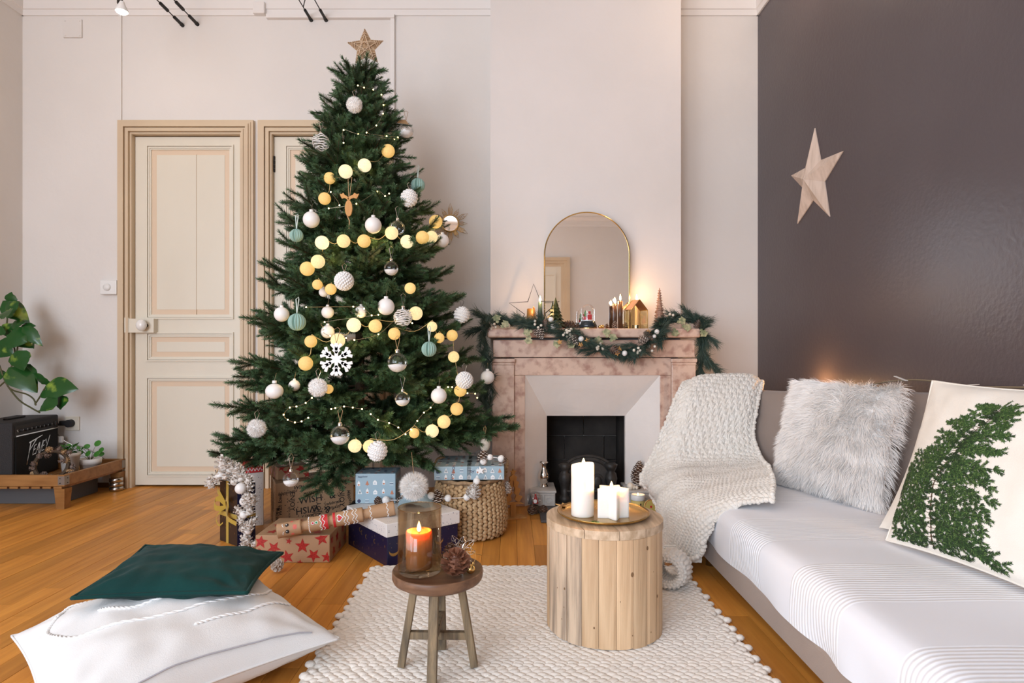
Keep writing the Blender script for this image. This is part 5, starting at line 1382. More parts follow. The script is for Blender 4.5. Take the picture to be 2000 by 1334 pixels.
# small light blue gift
def house(x,y,w_,h,ro=0):
    return flat([(x-w_/2,y),(x+w_/2,y),(x+w_/2,y+h*.6),(x,y+h),(x-w_/2,y+h*.6)])
def firtree(x,y,w_,h): return flat([(x-w_/2,y),(x+w_/2,y),(x,y+h)])
def bluepattern(W_,H_,n,seed):
    q=random.Random(seed); sh=[]; nx=max(2,int(W_/.034)); ny=max(1,int(H_/.030))
    for i in range(nx):
        for j in range(ny):
            x=(i+.5)*W_/nx+q.uniform(-.003,.003); y=(j+.3)*H_/ny+q.uniform(-.003,.002); k=q.randrange(6); s=min(1.0,H_/ny/.030)
            if k==0:
                sh.append((house(x,y-.006*s,.018*s,.022*s),0)); sh.append((flat([(x-.004,y),(x-.001,y),(x-.001,y+.004),(x-.004,y+.004)],.0003),3)); sh.append((flat([(x+.001,y),(x+.004,y),(x+.004,y+.004),(x+.001,y+.004)],.0003),3))
            elif k==1: sh.append((firtree(x,y-.006*s,.017*s,.020*s),1)); sh.append((flat([(x-.001,y-.010*s),(x+.001,y-.010*s),(x+.001,y-.006*s),(x-.001,y-.006*s)]),1))
            elif k==2: sh.append((dot(x,y,.008*s,12),2)); sh.append((flat([(x-.0008,y+.007),(x+.0008,y+.007),(x+.0008,y+.012),(x-.0008,y+.012)]),1))
            elif k==3: sh.append((house(x,y-.006*s,.012*s,.024*s),0)); sh.append((flat([(x-.004,y-.004),(x+.004,y-.004),(x+.004,y+.002),(x-.004,y+.002)],.0003),1))
            elif k==4:
                sh.append((firtree(x,y-.006*s,.020*s,.022*s),0)); sh.append((firtree(x,y-.003*s,.012*s,.013*s),3))
            else:
                for r_ in range(3): sh.append((flat([(x-.008*s,y-.004+r_*.005),(x+.008*s,y-.004+r_*.005),(x+.008*s,y-.002+r_*.005),(x-.008*s,y-.002+r_*.005)]),2 if r_%2 else 0))
    return sh
PM=['print_white','print_rust','print_navy','blue_paper']
t,fr=gift('blue_gift','small light blue gift with printed houses standing on the white lid',(-.705,2.765,.1735),V((1,.03,0)),.180,.155,.134,[MAT['blue_paper']])
prints(t,fr['front'],bluepattern(.18,.115,1,3),PM); prints(t,fr['right'],bluepattern(.155,.134,1,5),PM); prints(t,fr['top'],bluepattern(.18,.155,1,6),PM)
prints(t,frame(fr['front'].translation,fr['front'].col[0].xyz,fr['front'].col[1].xyz,fr['front'].col[2].xyz),[(tx('happiness',.032,.121,.011,2,.3),0)],['print_navy'])
# wicker basket
B=V((-.200,2.915,0)); hB=.262
def bR(z): return float(np.interp(z,[0,.03,.10,.18,.262],[.150,.172,.176,.166,.152]))
BK=thing('wicker_basket','round woven seagrass basket under the blue flat gift','basket',B)
m=MB(); m.add(lathe([(.14,.004)]+[(bR(z)-.008,z) for z in np.linspace(.004,hB,10)]+[(bR(hB)-.018,hB),(bR(.05)-.02,.03),(0,.02)],40),T(B),True); part('basket_wall',m,MAT['wicker'],BK)
m=MB(); n=46; bl_=ball(1,7,5)
for i in range(n):
    a=2*math.pi*i/n
    if math.sin(a)>.55: continue
    for j in range(15):
        z=.012+(hB-.02)*(j+.5*(i%2))/15; r_=bR(z); p=B+V((r_*math.cos(a),r_*math.sin(a),z))
        m.add(bl_,T(p)@RZ(a+math.pi/2)@RY(R(28 if j%2 else -24))@S(.0145,.0075,.0095),True)
part('woven_strands',m,mk('seagrass',(.60,.42,.24),(.40,.25,.12),ns=90,rough=.65),BK,kind='stuff')
m=MB(); P=[B+V(((bR(hB)-.006)*math.cos(a),(bR(hB)-.006)*math.sin(a),hB+.002*math.sin(14*a))) for a in [2*math.pi*j/60 for j in range(60)]]
m.add(tube(P,.009,7,True),None,True); part('rim',m,MAT['wicker'],BK)
for a0,tl in ((.18,1),(2.6,1)):
    c=B+V((bR(hB)*math.cos(a0),bR(hB)*math.sin(a0),hB)); s=V((-math.sin(a0),math.cos(a0),0)); o_=V((math.cos(a0),math.sin(a0),0))
    P=[c+s*(.055*math.cos(x))+V((0,0,.075*math.sin(x)))+o_*(.02*math.sin(x)) for x in [math.pi*j/14 for j in range(15)]]
    m=MB(); m.add(tube(P,.0095,7),None,True)
    for j in range(13): m.add(bl_,T(P[j+1]+o_*.006)@RZ(a0)@RY(R(30))@S(.009,.0135,.008),True)
    part('handle',m,MAT['wicker'],BK)
# blue flat gift on the basket
t,fr=gift('flat_blue_gift','flat light blue gift with a cellophane bow lying across the wicker basket',(-.353,2.785,hB+.012),V((1,.035,0)),.318,.30,.062,[MAT['blue_paper']])
prints(t,fr['front'],bluepattern(.318,.06,1,12)+[(tx('HO HO',.085,.032,.018,80),2),(tx('joy',.17,.04,.018,5,.3),2)],PM); prints(t,fr['top'],bluepattern(.318,.30,1,13),PM)
m=MB(); M_=fr['front']; m.add(box(.148,.166,0,.062,.0004,.0012),M_); m.add(box(.148,.166,0,.30,.0004,.0012),fr['top']); m.add(box(0,.318,.10,.118,.0004,.0012),fr['top']); part('ribbon_band',m,MAT['cellophane'],t)
def clear_loop(ctrl,wd,nm='bow_loop'):
    M1=fr['top']; pts=[M1@V(p) for p in catmull(ctrl,6)]; n_=V((0.15,-.85,.5)).normalized(); v=[];f=[]
    for p in pts: v+=[p-n_*wd/2,p+n_*wd/2]
    for i in range(len(pts)-1): f.append((2*i,2*i+1,2*i+3,2*i+2))
    m=MB(); m.add((v,f),None,True); part(nm,m,MAT['cellophane'],t)
k=(.157,.109)
for a in (20,75,140,200,290): clear_loop([(*k,.004),(k[0]+.035*math.cos(R(a)),k[1]+.035*math.sin(R(a)),.045),(k[0]+.06*math.cos(R(a+12)),k[1]+.06*math.sin(R(a+12)),.045),(k[0]+.05*math.cos(R(a+25)),k[1]+.05*math.sin(R(a+25)),.012),(*k,.004)],.026)
for a in (185,330,-20): clear_loop([(*k,.004),(k[0]+.06*math.cos(R(a)),k[1]+.06*math.sin(R(a)),.014),(k[0]+.12*math.cos(R(a+8)),k[1]+.12*math.sin(R(a+8)),.003)],.016,'bow_tail')
m=MB(); m.add(prism(starpoly(.021,.009),.004),T(at(938,919,2.775))@RX(R(90))@RZ(R(8))); part('felt_star',m,MAT['print_white'],t)
# pompom and cone garland over the basket
PG=thing('cone_pompom_garland','string of frosted cones and white pompoms hung around the wicker basket','garland',B+V((0,-.17,.2)))
gl=[(739,978,7,'c'),(754,977,8,'p'),(782,977,8,'c'),(842,968,7,'p'),(858,972,11,'c'),(875,973,7,'p'),(912,971,7,'p'),(922,960,13,'f'),(931,940,7,'p'),(942,893,10,'c'),(944,901,7,'p'),(957,893,6,'p'),(979,896,7,'p'),(984,899,6,'c'),(979,936,6,'p'),(986,955,10,'f')]
gpts=[]
for i,(px,py,rp,k) in enumerate(gl):
    Y=2.73 if i<3 else (2.72 if i<9 else 2.80); 
    if i==4 or i in (3,5): Y=2.71
    if i in (14,15): Y=2.93
    if 9<=i<=13: Y=2.79
    p=at(px,py,Y); r_=rp*Y/F; gpts.append(p)
    if k=='p': m=MB(); m.add(ball(r_,12,9),T(p),True); part('pompom',m,MAT['wool'],PG)
    else: cone_part(PG,p-V((0,0,r_)),r_*2.1,r_*1.1,RZ(i)@RX(R(18)),('cone','cone_tip') if k=='c' else ('frost','snow'),i,46)
m=MB()
for seg in (gpts[0:3],gpts[3:9],gpts[9:14],gpts[14:16]): m.add(tube(catmull(seg,5),.0016,4))
part('white_string',m,MAT['thread_w'],PG)
t=thing('paper_crown_scrap','crumpled sheet of light blue wrapping paper tucked behind the candle glass','wrapping paper',at(812,980,2.68))
m=MB(); P=[];nu=10
for i in range(nu):
    for j in range(5):
        p=at(776+7.5*i,993-10*math.sin(i*.45)-j*5,2.68); p.y+=.02*j+.012*nz((i*.5,j*.6,2)); p.z+=.012*nz((i*.7,j*.7,5)); P.append(p)
m.add((P,gridfaces(nu,5)),None,True); part('paper_sheet',m,MAT['blue_paper'],t)

# gingerbread cracker
p0,p1=V((-.935,2.452,.140)),V((-.489,2.560,.205)); ax=(p1-p0); Lc=ax.length; ax.normalize()
s1=ax.cross(V((0,0,1))).normalized(); s2=s1.cross(ax); Mc=frame(p0,s1,s2,ax)   # local z along the cracker; s1 towards the camera
CR=thing('gingerbread_cracker','long kraft cracker decorated as a gingerbread figure lying across the gifts','cracker',p0)
def sect(nm,a,b,r_,r0=None,r1=None):
    m=MB(); m.add(lathe([(r0 if r0 else r_,a),(r_,a+.006),(r_,b-.006),(r1 if r1 else r_,b)],28),Mc,True); return part(nm,m,MAT['kraft'],CR)
rc=.0290
sect('head',.0,.092,rc); sect('neck_pinch',.090,.122,.020,.027,.0285); sect('body',.118,.198,rc); sect('waist_pinch',.196,.218,.021,.028,.027); sect('legs',.214,.335,rc); sect('ankle_pinch',.333,.362,.020,.0275,.027); sect('feet',.358,Lc,rc)
def onc(a,z,r_=rc+.0009): # a: angle from the camera-facing generatrix, z: along
    an=a; d=s1*math.cos(an)+s2*math.sin(an); return p0+d*r_+ax*z
def patch(poly,a0,z0): # polygon (along, around) in metres wrapped on the cylinder
    n=len(poly); v=[onc(a0+y/rc,z0+x) for x,y in poly]; c=onc(a0,z0,rc+.0012); return v+[c],[(i,(i+1)%n,n) for i in range(n)]
def ell(rx,ry,n=14): return [(rx*math.cos(2*math.pi*i/n),ry*math.sin(2*math.pi*i/n)) for i in range(n)]
A0=R(22)
m=MB(); m.add(patch(ell(.0075,.0075),A0+.45,.040),None,False,0); m.add(patch(ell(.0075,.0075),A0-.45,.040),None,False,0); part('eye',m,MAT['ink'],CR)
m=MB()
for da in (.49,-.41): m.add([onc(A0+da+.0022*math.cos(t_)/rc,.038+.0022*math.sin(t_),rc+.0022) for t_ in [0,1.05,2.1,3.14,4.2,5.2]] and ([onc(A0+da+.0022*math.cos(t_)/rc,.038+.0022*math.sin(t_),rc+.0022) for t_ in [0,1.05,2.1,3.14,4.2,5.2]],[(0,1,2,3,4,5)]))
part('eye_highlight',m,MAT['print_white'],CR)
m=MB(); m.add(patch([(.000,-.010),(.010,-.007),(.011,.007),(.000,.010),(-.004,.005),(-.004,-.005)],A0,.066)); part('mouth',m,MAT['print_pink'],CR)
m=MB(); m.add(patch(ell(.006,.006),A0+.95,.058)); m.add(patch(ell(.006,.006),A0-.95,.058)); part('cheek',m,MAT['print_pink'],CR)
def ringw(z,amp,k,mat,nm,w_=.0016,a_lo=-1.9,a_hi=2.3):
    m=MB(); m.add(tube([onc(a,z+amp*math.sin(k*a),rc+.0004) for a in np.linspace(a_lo,a_hi,48)],w_,4)); part(nm,m,MAT[mat],CR)
ringw(.026,.004,5,'print_white','icing_line',a_lo=-.4,a_hi=.0); ringw(.026,.004,5,'print_white','icing_line',a_lo=.6,a_hi=1.1)
m=MB(); m.add(lathe([(rc+.0006,.172),(rc+.0006,.196)],28,cap=False),Mc); m.add(lathe([(rc+.0006,.216),(rc+.0006,.226)],28,cap=False),Mc); part('red_band',m,MAT['print_red'],CR)
for z in (.168,.180): ringw(z,.004,7,'print_white','icing_line')
for z in (.262,.274,.296,.308): ringw(z,.004,7,'print_white','icing_line')
for z in (.366,.434): ringw(z,.003,9,'print_white','icing_line')
m=MB()
for i in range(15): m.add(ball(.0024,6,4),T(onc(-1.6+i*.26,.123,rc+.0004)))
part('icing_dots',m,MAT['print_white'],CR,kind='stuff')
for z,mt in ((.138,'print_red'),(.152,'print_green')):
    m=MB(); m.add(patch(ell(.0062,.0062),A0,z)); b_=part('button_ring',m,MAT['print_white'],CR)
    m=MB(); pv=[onc(A0+y/rc,z+x,rc+.0016) for x,y in ell(.0042,.0042)]; m.add((pv,[tuple(range(len(pv)))])); part('button',m,MAT[mt],CR)
hp=[(0.0105*s_h*(16*math.sin(t_)**3)/16,.0105*(13*math.cos(t_)-5*math.cos(2*t_)-2*math.cos(3*t_)-math.cos(4*t_))/16) for s_h in (1,) for t_ in [2*math.pi*i/24 for i in range(24)]]
for k,mt,rr_ in ((1.45,'print_white',.0008),(1.0,'print_red',.0016)):
    pv=[onc(A0+x*k/rc,.243-y*k,rc+rr_) for x,y in hp]; c_=onc(A0,.243,rc+rr_+.0003); m=MB(); m.add((pv+[c_],[(i,(i+1)%24,24) for i in range(24)])); part('icing_heart',m,MAT[mt],CR)
m=MB(); m.add(lathe([(.001,-.0006),(rc-.003,-.0006)],24,cap=False),Mc); part('open_end',m,MAT['ink'],CR)

# ------------------------------------------------------------------ low table with amplifier and plants (left corner)
LT=thing('low_plant_table','low varnished pine tray table with metal corner brackets beside the door','table',(-2.77,3.6,0))
tx0,tx1,ty0,ty1=XL+.02,-2.43,3.335,3.865; tz0,tz1=.126,.188
m=MB(); m.add(rbox(tx1-tx0,.022,tz1-tz0,.003),T((tx0+tx1)/2,ty0+.011,tz0)); part('front_rail',m,MAT['tablewood'],LT)
m=MB(); m.add(rbox(.022,ty1-ty0-.046,tz1-tz0,.003),T(tx1-.011,(ty0+ty1)/2,tz0)); part('side_rail',m,MAT['tablewood'],LT)
m=MB(); m.add(rbox(tx1-tx0,.022,tz1-tz0,.003),T((tx0+tx1)/2,ty1-.011,tz0)); part('back_rail',m,MAT['tablewood'],LT)
n=11
for i in range(n):
    x=tx0+.02+(tx1-tx0-.06)*i/(n-1); m=MB(); m.add(rbox(.046,ty1-ty0-.006,.012,.002),T(x,(ty0+ty1)/2,tz0-.0135)); part('slat',m,MAT['tablewood'],LT)
for x,y in ((tx1-.03,ty0+.032),(tx1-.03,ty1-.032),(tx0+.03,ty0+.032),(tx0+.03,ty1-.032)):
    m=MB(); m.add(lathe([(.026*1.2,0),(.034*1.2,tz0-.014)],4,ang0=R(45)),T(x,y,0)); part('leg',m,MAT['tablewood'],LT)
for x,y in ((tx1,ty0),(tx1,ty1)):
    s=-1 if y==ty0 else 1
    m=MB(); m.add(box(x-.034,x+.002,y+(-.002 if s<0 else 0),y+(0 if s<0 else .002),tz0+.008,tz1-.006)); m.add(box(x,x+.002,min(y,y-s*.036),max(y,y-s*.036),tz0+.008,tz1-.006))
    br=part('corner_bracket',m,MAT['zinc'],LT)
    if s<0:
        for dz in (.018,.044):
            m=MB(); m.add(cyl(.0028,.003,8),T(x-.022,y-.001,tz0+dz)@RX(R(90))); m.add(cyl(.0028,.003,8),T(x+.001,y+.022,tz0+dz)@RY(R(90))); part('screw',m,MAT['iron'],br)
TZ=tz0-.001
# guitar amplifier
a0=V((-2.742,3.375,TZ)); a1=V((-2.83,3.835,TZ)); u=(a1-a0).normalized(); n_=V((u.y,-u.x,0))   # n_ points into the room
WA=(a1-a0).length; HA=.344; DA=.235
AM=thing('guitar_amplifier','black guitar amplifier with a silver logo standing on the low table','amplifier',a0+u*WA/2-n_*DA/2)
MA=frame(a0,u,(0,0,1),n_)           # x along the front, y up, z out of the front
def ab(x0,x1,y0,y1,z0,z1): return box(x0,x1,y0,y1,z0,z1)
m=MB(); m.add(rbox(WA,DA,HA,.010,3),frame(a0+u*WA/2-n_*DA/2,u,-n_,(0,0,1))); part('cabinet',m,MAT['tolex'],AM)
m=MB(); m.add(ab(.020,WA-.020,.018,HA-.085,.0005,.005),MA); part('grille_cloth',m,MAT['grille'],AM)
m=MB(); m.add(ab(.020,WA-.020,HA-.082,HA-.076,.0005,.007),MA); part('silver_strip',m,MAT['silver'],AM)
m=MB(); m.add(ab(.020,WA-.020,HA-.074,HA-.022,.0005,.003),MA); cp=part('control_panel',m,MAT['ink'],AM)
for i in range(8):
    m=MB(); m.add(cyl(.0095,.016,12,.008),MA@T(.06+i*.042,HA-.05,.003)); part('knob',m,MAT['tolex'],cp)
    m=MB(); m.add(box(-.001,.001,0,.008,.0162,.0168),MA@T(.06+i*.042,HA-.05,.003)); part('knob_mark',m,MAT['silver'],cp)
m=MB(); m.add(ab(.405,.425,HA-.062,HA-.036,.003,.009),MA); part('power_switch',m,MAT['steel'],cp)
m=MB(); m.add(cyl(.008,.004,12),MA@T(.035,HA-.05,.003)); part('input_jack',m,MAT['steel'],cp)
m=MB(); 
for x in (.004,WA-.004):
    for y in (.0,HA): m.add(ball(.012,8,6),MA@T(x,y+(.004 if y==0 else -.004),-.004))
m=MB(); m.add(rbox(.17,.028,.010,.004),frame(a0+u*WA/2-n_*DA/2+V((0,0,HA)),u,-n_,(0,0,1))); part('carry_handle',m,MAT['tolex'],AM)
# logo: sharp slanted letters
m=MB(); ML=MA@T(.225,.170,.0055)@Matrix(((1,.28,0,0),(.10,1.0,0,0),(0,0,1,0),(0,0,0,1)))
def stroke(pts,w0=.0065):
    for (xa,ya),(xb,yb) in zip(pts[:-1],pts[1:]):
        d=V((xb-xa,yb-ya,0)); l=d.length; d.normalize(); s=V((-d.y,d.x,0))*w0/2; a=V((xa,ya,0)); b_=V((xb,yb,0)); m.add(([a-s,a+s,b_+s*.55,b_-s*.55],[(0,3,2,1)]),ML)
stroke([(-.095,.052),(.035,.066)],.008); stroke([(-.078,.05),(-.085,-.07)],.010); stroke([(-.02,.060),(-.082,.004)],.008)
stroke([(-.035,.022),(-.04,-.028)]); stroke([(-.035,.022),(-.012,.026)]); stroke([(-.037,-.002),(-.016,.002)]); stroke([(-.04,-.028),(-.012,-.026)])
stroke([(-.010,-.030),(.010,.028),(.016,-.030)]); stroke([(-.003,-.010),(.014,-.010)])
stroke([(.018,.030),(.032,-.05),(.052,.034)]); 
stroke([(.056,.026),(.052,-.028)]); stroke([(.056,.026),(.078,.028)]); stroke([(.054,.0),(.074,.002)]); stroke([(.052,-.028),(.078,-.026)])
stroke([(.082,.034),(.096,.004)]); stroke([(.122,.048),(.088,-.052)],.008)
part('logo_lettering',m,MAT['silver'],AM,label='silver PEAVEY lettering',kind='stuff')
# pothos
PO=thing('pothos_plant','trailing pothos with variegated heart shaped leaves above the black amplifier','plant',(-2.95,3.78,.47))
def leafmesh(L_,wd,seed):
    q=random.Random(seed); v=[];f=[]; n=10
    for i in range(n+1):
        t=i/n; hw=wd*.5*(math.sin(math.pi*min(1,t**.62))**.85)*(1.15-.3*t) if 0<t<1 else 0
        x=L_*t-(.12*L_*(1 if t==0 else 0)*0); zc=-.22*L_*t*t+.03*L_
        back=-.10*L_*max(0,1-t*5)
        for s in (-1,-.5,0,.5,1): v.append((x+back*abs(s),hw*s,zc-.15*hw*abs(s)+.06*wd*(1-abs(s))*0+.004*q.uniform(-1,1)*abs(s)))
    for i in range(n):
        for j in range(4): a=i*5+j; f.append((a,a+1,a+6,a+5))
    return v,f
# leaf: base pixel, tip pixel, width factor, depth, roll
LV=[(8,612,30,588,.9,3.72,0,),(20,590,20,572,.7,3.75,20),(22,608,-8,614,1.0,3.62,30),(10,592,52,625,.85,3.74,-10),(24,634,44,627,.5,3.72,0),(6,650,26,634,.6,3.74,30),(18,655,46,666,1.1,3.68,10),(28,650,62,674,1.0,3.76,-20),(48,641,77,672,.6,3.70,0),(44,637,64,634,.4,3.74,0),(-4,672,18,692,1.2,3.72,20),(14,690,58,700,.3,3.9,0),(34,688,40,722,1.25,3.66,10),(22,722,66,760,1.2,3.68,-15),(44,716,62,765,1.2,3.72,20),(68,733,100,756,.5,3.72,50),(94,755,143,756,1.0,3.68,0),(84,766,98,772,.6,3.72,0),(110,778,72,800,.75,3.66,0),(118,774,113,798,1.0,3.70,20),(-6,735,8,728,.6,3.75,0),(4,640,-12,652,1.0,3.7,0)]
q=random.Random(9)
for i,(bx,by,tx_,ty_,wf,Y,ro) in enumerate(LV):
    if wf<.35: continue
    Y-=.12; a=at(bx,by,Y); b_=at(tx_,ty_,Y-.02); d=b_-a; L_=max(d.length,.05); d.normalize()
    nn=V((0,-.90,.45)); s=nn.cross(d).normalized(); nn=d.cross(s)
    wd=min(.13,max(.04,wf*.125*min(1,L_/.10+.2)))
    if L_<.09: L_=L_*1.0
    m=MB(); m.add(leafmesh(L_*1.05,wd,i),frame(a,d,s,nn)@RX(R(ro)),True)
    part('leaf',m,MAT['leaf'],PO)
for P in ([(78,806),(60,796),(38,782),(18,758),(9,742),(3,726),(-6,700)],[(10,745),(20,722),(30,695),(34,672),(20,640)],[(70,792),(66,780),(52,770),(30,764),(18,758)],[(68,790),(78,775),(88,758),(96,750)],[(-4,757),(2,752),(10,745)],[(12,640),(14,620),(8,605)],[(34,655),(44,642),(52,638)],[(74,803),(95,800),(110,790)],[(30,700),(28,680),(18,668)]):
    m=MB(); m.add(tube(catmull([at(x,y,3.62) for x,y in P],5),.0045,6),None,True); part('stem',m,MAT['stemgreen'],PO)
m=MB(); b=V((-3.0,3.72,.472)); 
m=MB(); m.add(lathe([(0,0),(.05,0),(.062,.09),(.055,.09),(.05,.08),(0,.08)],18),T(-2.90,3.36,HA+TZ)); part('pot',m,MAT['terracotta_white'],PO)
# pots on the table
def small_pot(label,px,py0,py1,Y,rt,rb,lip,cat='potted plant'):
    b=V(((px-CX)*Y/F,Y,TZ)); h=H-(py0-CY)*Y/F-TZ
    t=thing('potted_plant',label,cat,b); m=MB()
    pr=[(0,0),(rb,0),(rt*.97,h-lip),(rt*1.05,h-lip),(rt*1.08,h),(rt*.96,h),(rt*.92,h-.02),(0,h-.02)]; m.add(lathe(pr,24),T(b),True); part('pot',m,MAT['terracotta_white'],t)
    m=MB(); m.add(lathe([(0,h-.014),(rt*.93,h-.016)],16),T(b)); part('soil',m,MAT['soil'],t)
    return t,b+V((0,0,h))
t,b=small_pot('bushy little green plant in a tall white pot behind the dried wreath',137,884,930,3.58,.050,.036,.02)
for i in range(46):
    a=q.uniform(0,6.28); r_=q.uniform(.005,.062); p=b+V((r_*math.cos(a)-.012,r_*math.sin(a)*.8,q.uniform(0,.045)))
    m=MB(); m.add(lathe([(0,.0),(.009,.001),(.0125,.003),(.008,.006),(0,.006)],7),T(p)@RX(q.uniform(-.9,.9))@RY(q.uniform(-.9,.9))@S(1,.75,.5)); part('leaf',m,MAT['leaf_small'],t)
m=MB()
for i in range(8): a=i*.8; m.add(tube([b+V((0,0,-.02)),b+V((.02*math.cos(a)-.01,.02*math.sin(a),.012)),b+V((.05*math.cos(a)-.01,.04*math.sin(a),.024))],.0015,4))
part('stems',m,MAT['stemgreen'],t,kind='stuff')
t,b=small_pot('round leaved pilea in a white pot with a wide lip on the table',176,895,918,3.68,.056,.044,.032)
for px,py,r_,Y in ((191,866,7.5,3.66),(170,872,6,3.66),(198,879,6.5,3.68),(189,887,7,3.62),(199,887,5,3.7),(172,886,7,3.62),(158,884,5.5,3.64),(150,893,5.5,3.60),(161,876,4,3.68),(155,881,4,3.66)):
    p=at(px,py,Y); m=MB(); m.add(lathe([(0,0),(r_*Y/F,.001),(0,.003)],12),T(p)@RZ(q.uniform(-.6,.6))@RX(R(62))@S(1,.85,1)); lf=part('leaf',m,MAT['leaf_small'],t)
    m=MB(); m.add(tube(catmull([b+V((0,0,-.02)),(b+p)/2+V((0,0,.01)),p],4),.0014,4)); part('leaf_stalk',m,MAT['stemgreen'],t)
m=MB(); m.add(box(b.x-.042,b.x-.034,b.y-.045,b.y-.043,b.z-.02,b.z+.028)); part('plant_tag',m,MAT['plywood'],t)
# wreath of cones
cW=at(98,896,3.43); cW.x=at(98,896,3.43).x; t=thing('cone_wreath','small dried wreath of brown cones leaning against the white pot','wreath',V((cW.x,cW.y,TZ)))
Rw=.078; MW=T(V((cW.x,3.44,TZ+Rw+.022)))@RZ(R(25))@RX(R(72))
m=MB(); m.add(tube([MW@V((Rw*math.cos(a),Rw*math.sin(a),0)) for a in [2*math.pi*i/24 for i in range(24)]],.011,6,True)); part('ring',m,MAT['bark'],t)
for i in range(20):
    a=2*math.pi*i/20+q.uniform(-.1,.1); rr=Rw+q.uniform(-.014,.016); p=MW@V((rr*math.cos(a),rr*math.sin(a),q.uniform(0,.014))); p.z=max(p.z,TZ+.012)
    cone_part(t,p,q.uniform(.026,.036),q.uniform(.014,.018),RZ(q.uniform(0,6))@RX(R(q.uniform(20,100))),('cone_grey','cone') if i%3 else ('cord','cone'),i,24)
# tins, box under the table
b=V((at(227,950,3.80).x,3.80,0)); t=thing('steel_tin_stack','little ribbed steel canister standing on the floor by the door frame','canister',b)
for i in range(3):
    m=MB(); m.add(lathe([(0,.001),(.034,.001),(.038,.005),(.038,.023),(.034,.0265),(0,.0265)],28),T(b+V((0,0,i*.0275))),True); part('canister_ring',m,MAT['steel'],t)
m=MB(); m.add(rbox(.56,.30,.095,.003),T(-2.82,3.62,.0)); solo('storage_box',m,MAT['box_grey'],'flat grey storage box pushed under the low table','box',(-2.82,3.62,0))
# ------------------------------------------------------------------ pillow builder
def pillow(corners,th,nu=44,pinch=.10,seed=1,wr=.006,wf=7.0,p=2.3,asym=.5,side=None,sag=None):
    """corners: 4 points in order (0,0),(1,0),(1,1),(0,1); returns MB and a function top(u,v,off)"""
    c=[V(x) for x in corners]; e1=(c[1]-c[0]); e2=(c[3]-c[0]); nrm=e1.cross(e2).normalized()
    ctr=sum(c,V((0,0,0)))/4
    def base(u,v):
        a,b_=2*u-1,2*v-1
        # edges curve inwards between the corners
        uu=.5+.5*a*(1-pinch*(1-b_*b_)*abs(a)**1.5); vv=.5+.5*b_*(1-pinch*(1-a*a)*abs(b_)**1.5)
        q=c[0]*(1-uu)*(1-vv)+c[1]*uu*(1-vv)+c[2]*uu*vv+c[3]*(1-uu)*vv
        return q
    def bulge(u,v):
        a,b_=abs(2*u-1),abs(2*v-1)
        return ((1-a**p)*(1-b_**p))**.55
    def pt(u,v,s):
        q=base(u,v); k=bulge(u,v)
        a,b_=2*u-1,2*v-1; edge=max(abs(a),abs(b_))
        w_=wr*(mnoise.noise(V((u*wf+seed*3.1,v*wf,s)))+.6*mnoise.noise(V((u*wf*2.3+seed,v*wf*2.1,s+5))))
        # creases that run in from the corners
        cr=0
        for cu,cv in ((0,0),(1,0),(1,1),(0,1)):
            du,dv=u-cu,v-cv; d=math.hypot(du,dv)
            if d<.5: cr+=math.sin(math.atan2(dv,du)*11+seed)*(1-d/.5)*min(1,d*6)
        w_+=wr*.55*cr
        h=(th*(asym if s>0 else (1-asym)))*k
        q=q+nrm*(s*h)+nrm*(w_*min(1,k*2.2))
        if sag: q=q+sag(u,v)
        return q
    m=MB(); n=nu
    for s in (1,-1):
        v=[pt(i/n,j/n,s) for i in range(n+1) for j in range(n+1)]; f=gridfaces(n+1,n+1)
        if s<0: f=[q[::-1] for q in f]
        m.add((v,f),None,True)
    # a piped seam round the edge
    ed=[base(i/n,0) for i in range(n)]+[base(1,i/n) for i in range(n)]+[base(1-i/n,1) for i in range(n)]+[base(0,1-i/n) for i in range(n)]
    return m,pt,nrm,ed
# ------------------------------------------------------------------ floor cushions
cW=[(-1.372,1.684,.075),(-.915,1.19,.075),(-.463,1.648,.085),(-.90,2.11,.08)]
t=thing('floor_cushion','large white cotton floor cushion lying on the parquet under the green cushion','cushion',(-.918,1.66,0))
m,pt,nrm,ed=pillow(cW,.215,60,.075,3,.010,4.6,2.5,.56)
for i,(x,y,z) in enumerate(m.v): m.v[i]=(x,y,max(z,.002))
part('cover',m,MAT['pillow_white'],t)
m=MB(); m.add(tube([V(q) for q in ed],.0035,5,True),None,True); part('edge_seam',m,MAT['pillow_white'],t)
# zip along the near edge, braided cord appliqué on top
zp=[pt(.97,.06+.80*i/30,1)*.35+pt(1,.06+.80*i/30,1)*.65+nrm*.0035 for i in range(31)]
zp=[pt(1-.055+.02*abs(i/30-.5),.05+.85*i/30,1)+nrm*.002+V((.006,-.006,-.004)) for i in range(31)]
m=MB(); m.add(tube(zp,.0022,5)); part('zip',m,mk('zip_grey',(.42,.42,.46),rough=.5),t)
def braidline(uv,rad=.0033):
    P=[]
    for a,b_ in catmull([(x,y,0) for x,y in uv],26)and [(q.x,q.y) for q in catmull([(x,y,0) for x,y in uv],26)]: P.append(pt(a,b_,1)+nrm*.002)
    m=MB()
    for sg in (1,-1):
        Q=[]
        for i,p in enumerate(P):
            d=(P[min(i+1,len(P)-1)]-P[max(i-1,0)]).normalized(); s=d.cross(nrm).normalized(); Q.append(p+s*(.0035*sg*math.sin(i*1.1))+nrm*(.0012*math.cos(i*1.1)*sg))
        m.add(tube(Q,.0027,5),None,True)
    return m
for uv in ([(.22,.12),(.12,.20),(.14,.40),(.18,.9)],[(.22,.12),(.33,.07),(.55,.16),(.66,.45),(.66,.78),(.58,.90)],[(.42,.24),(.50,.35),(.54,.6),(.5,.75)],[(.80,.50),(.80,.70),(.74,.92)]):
    part('braid_trim',braidline(uv),MAT['thread_w'],t)
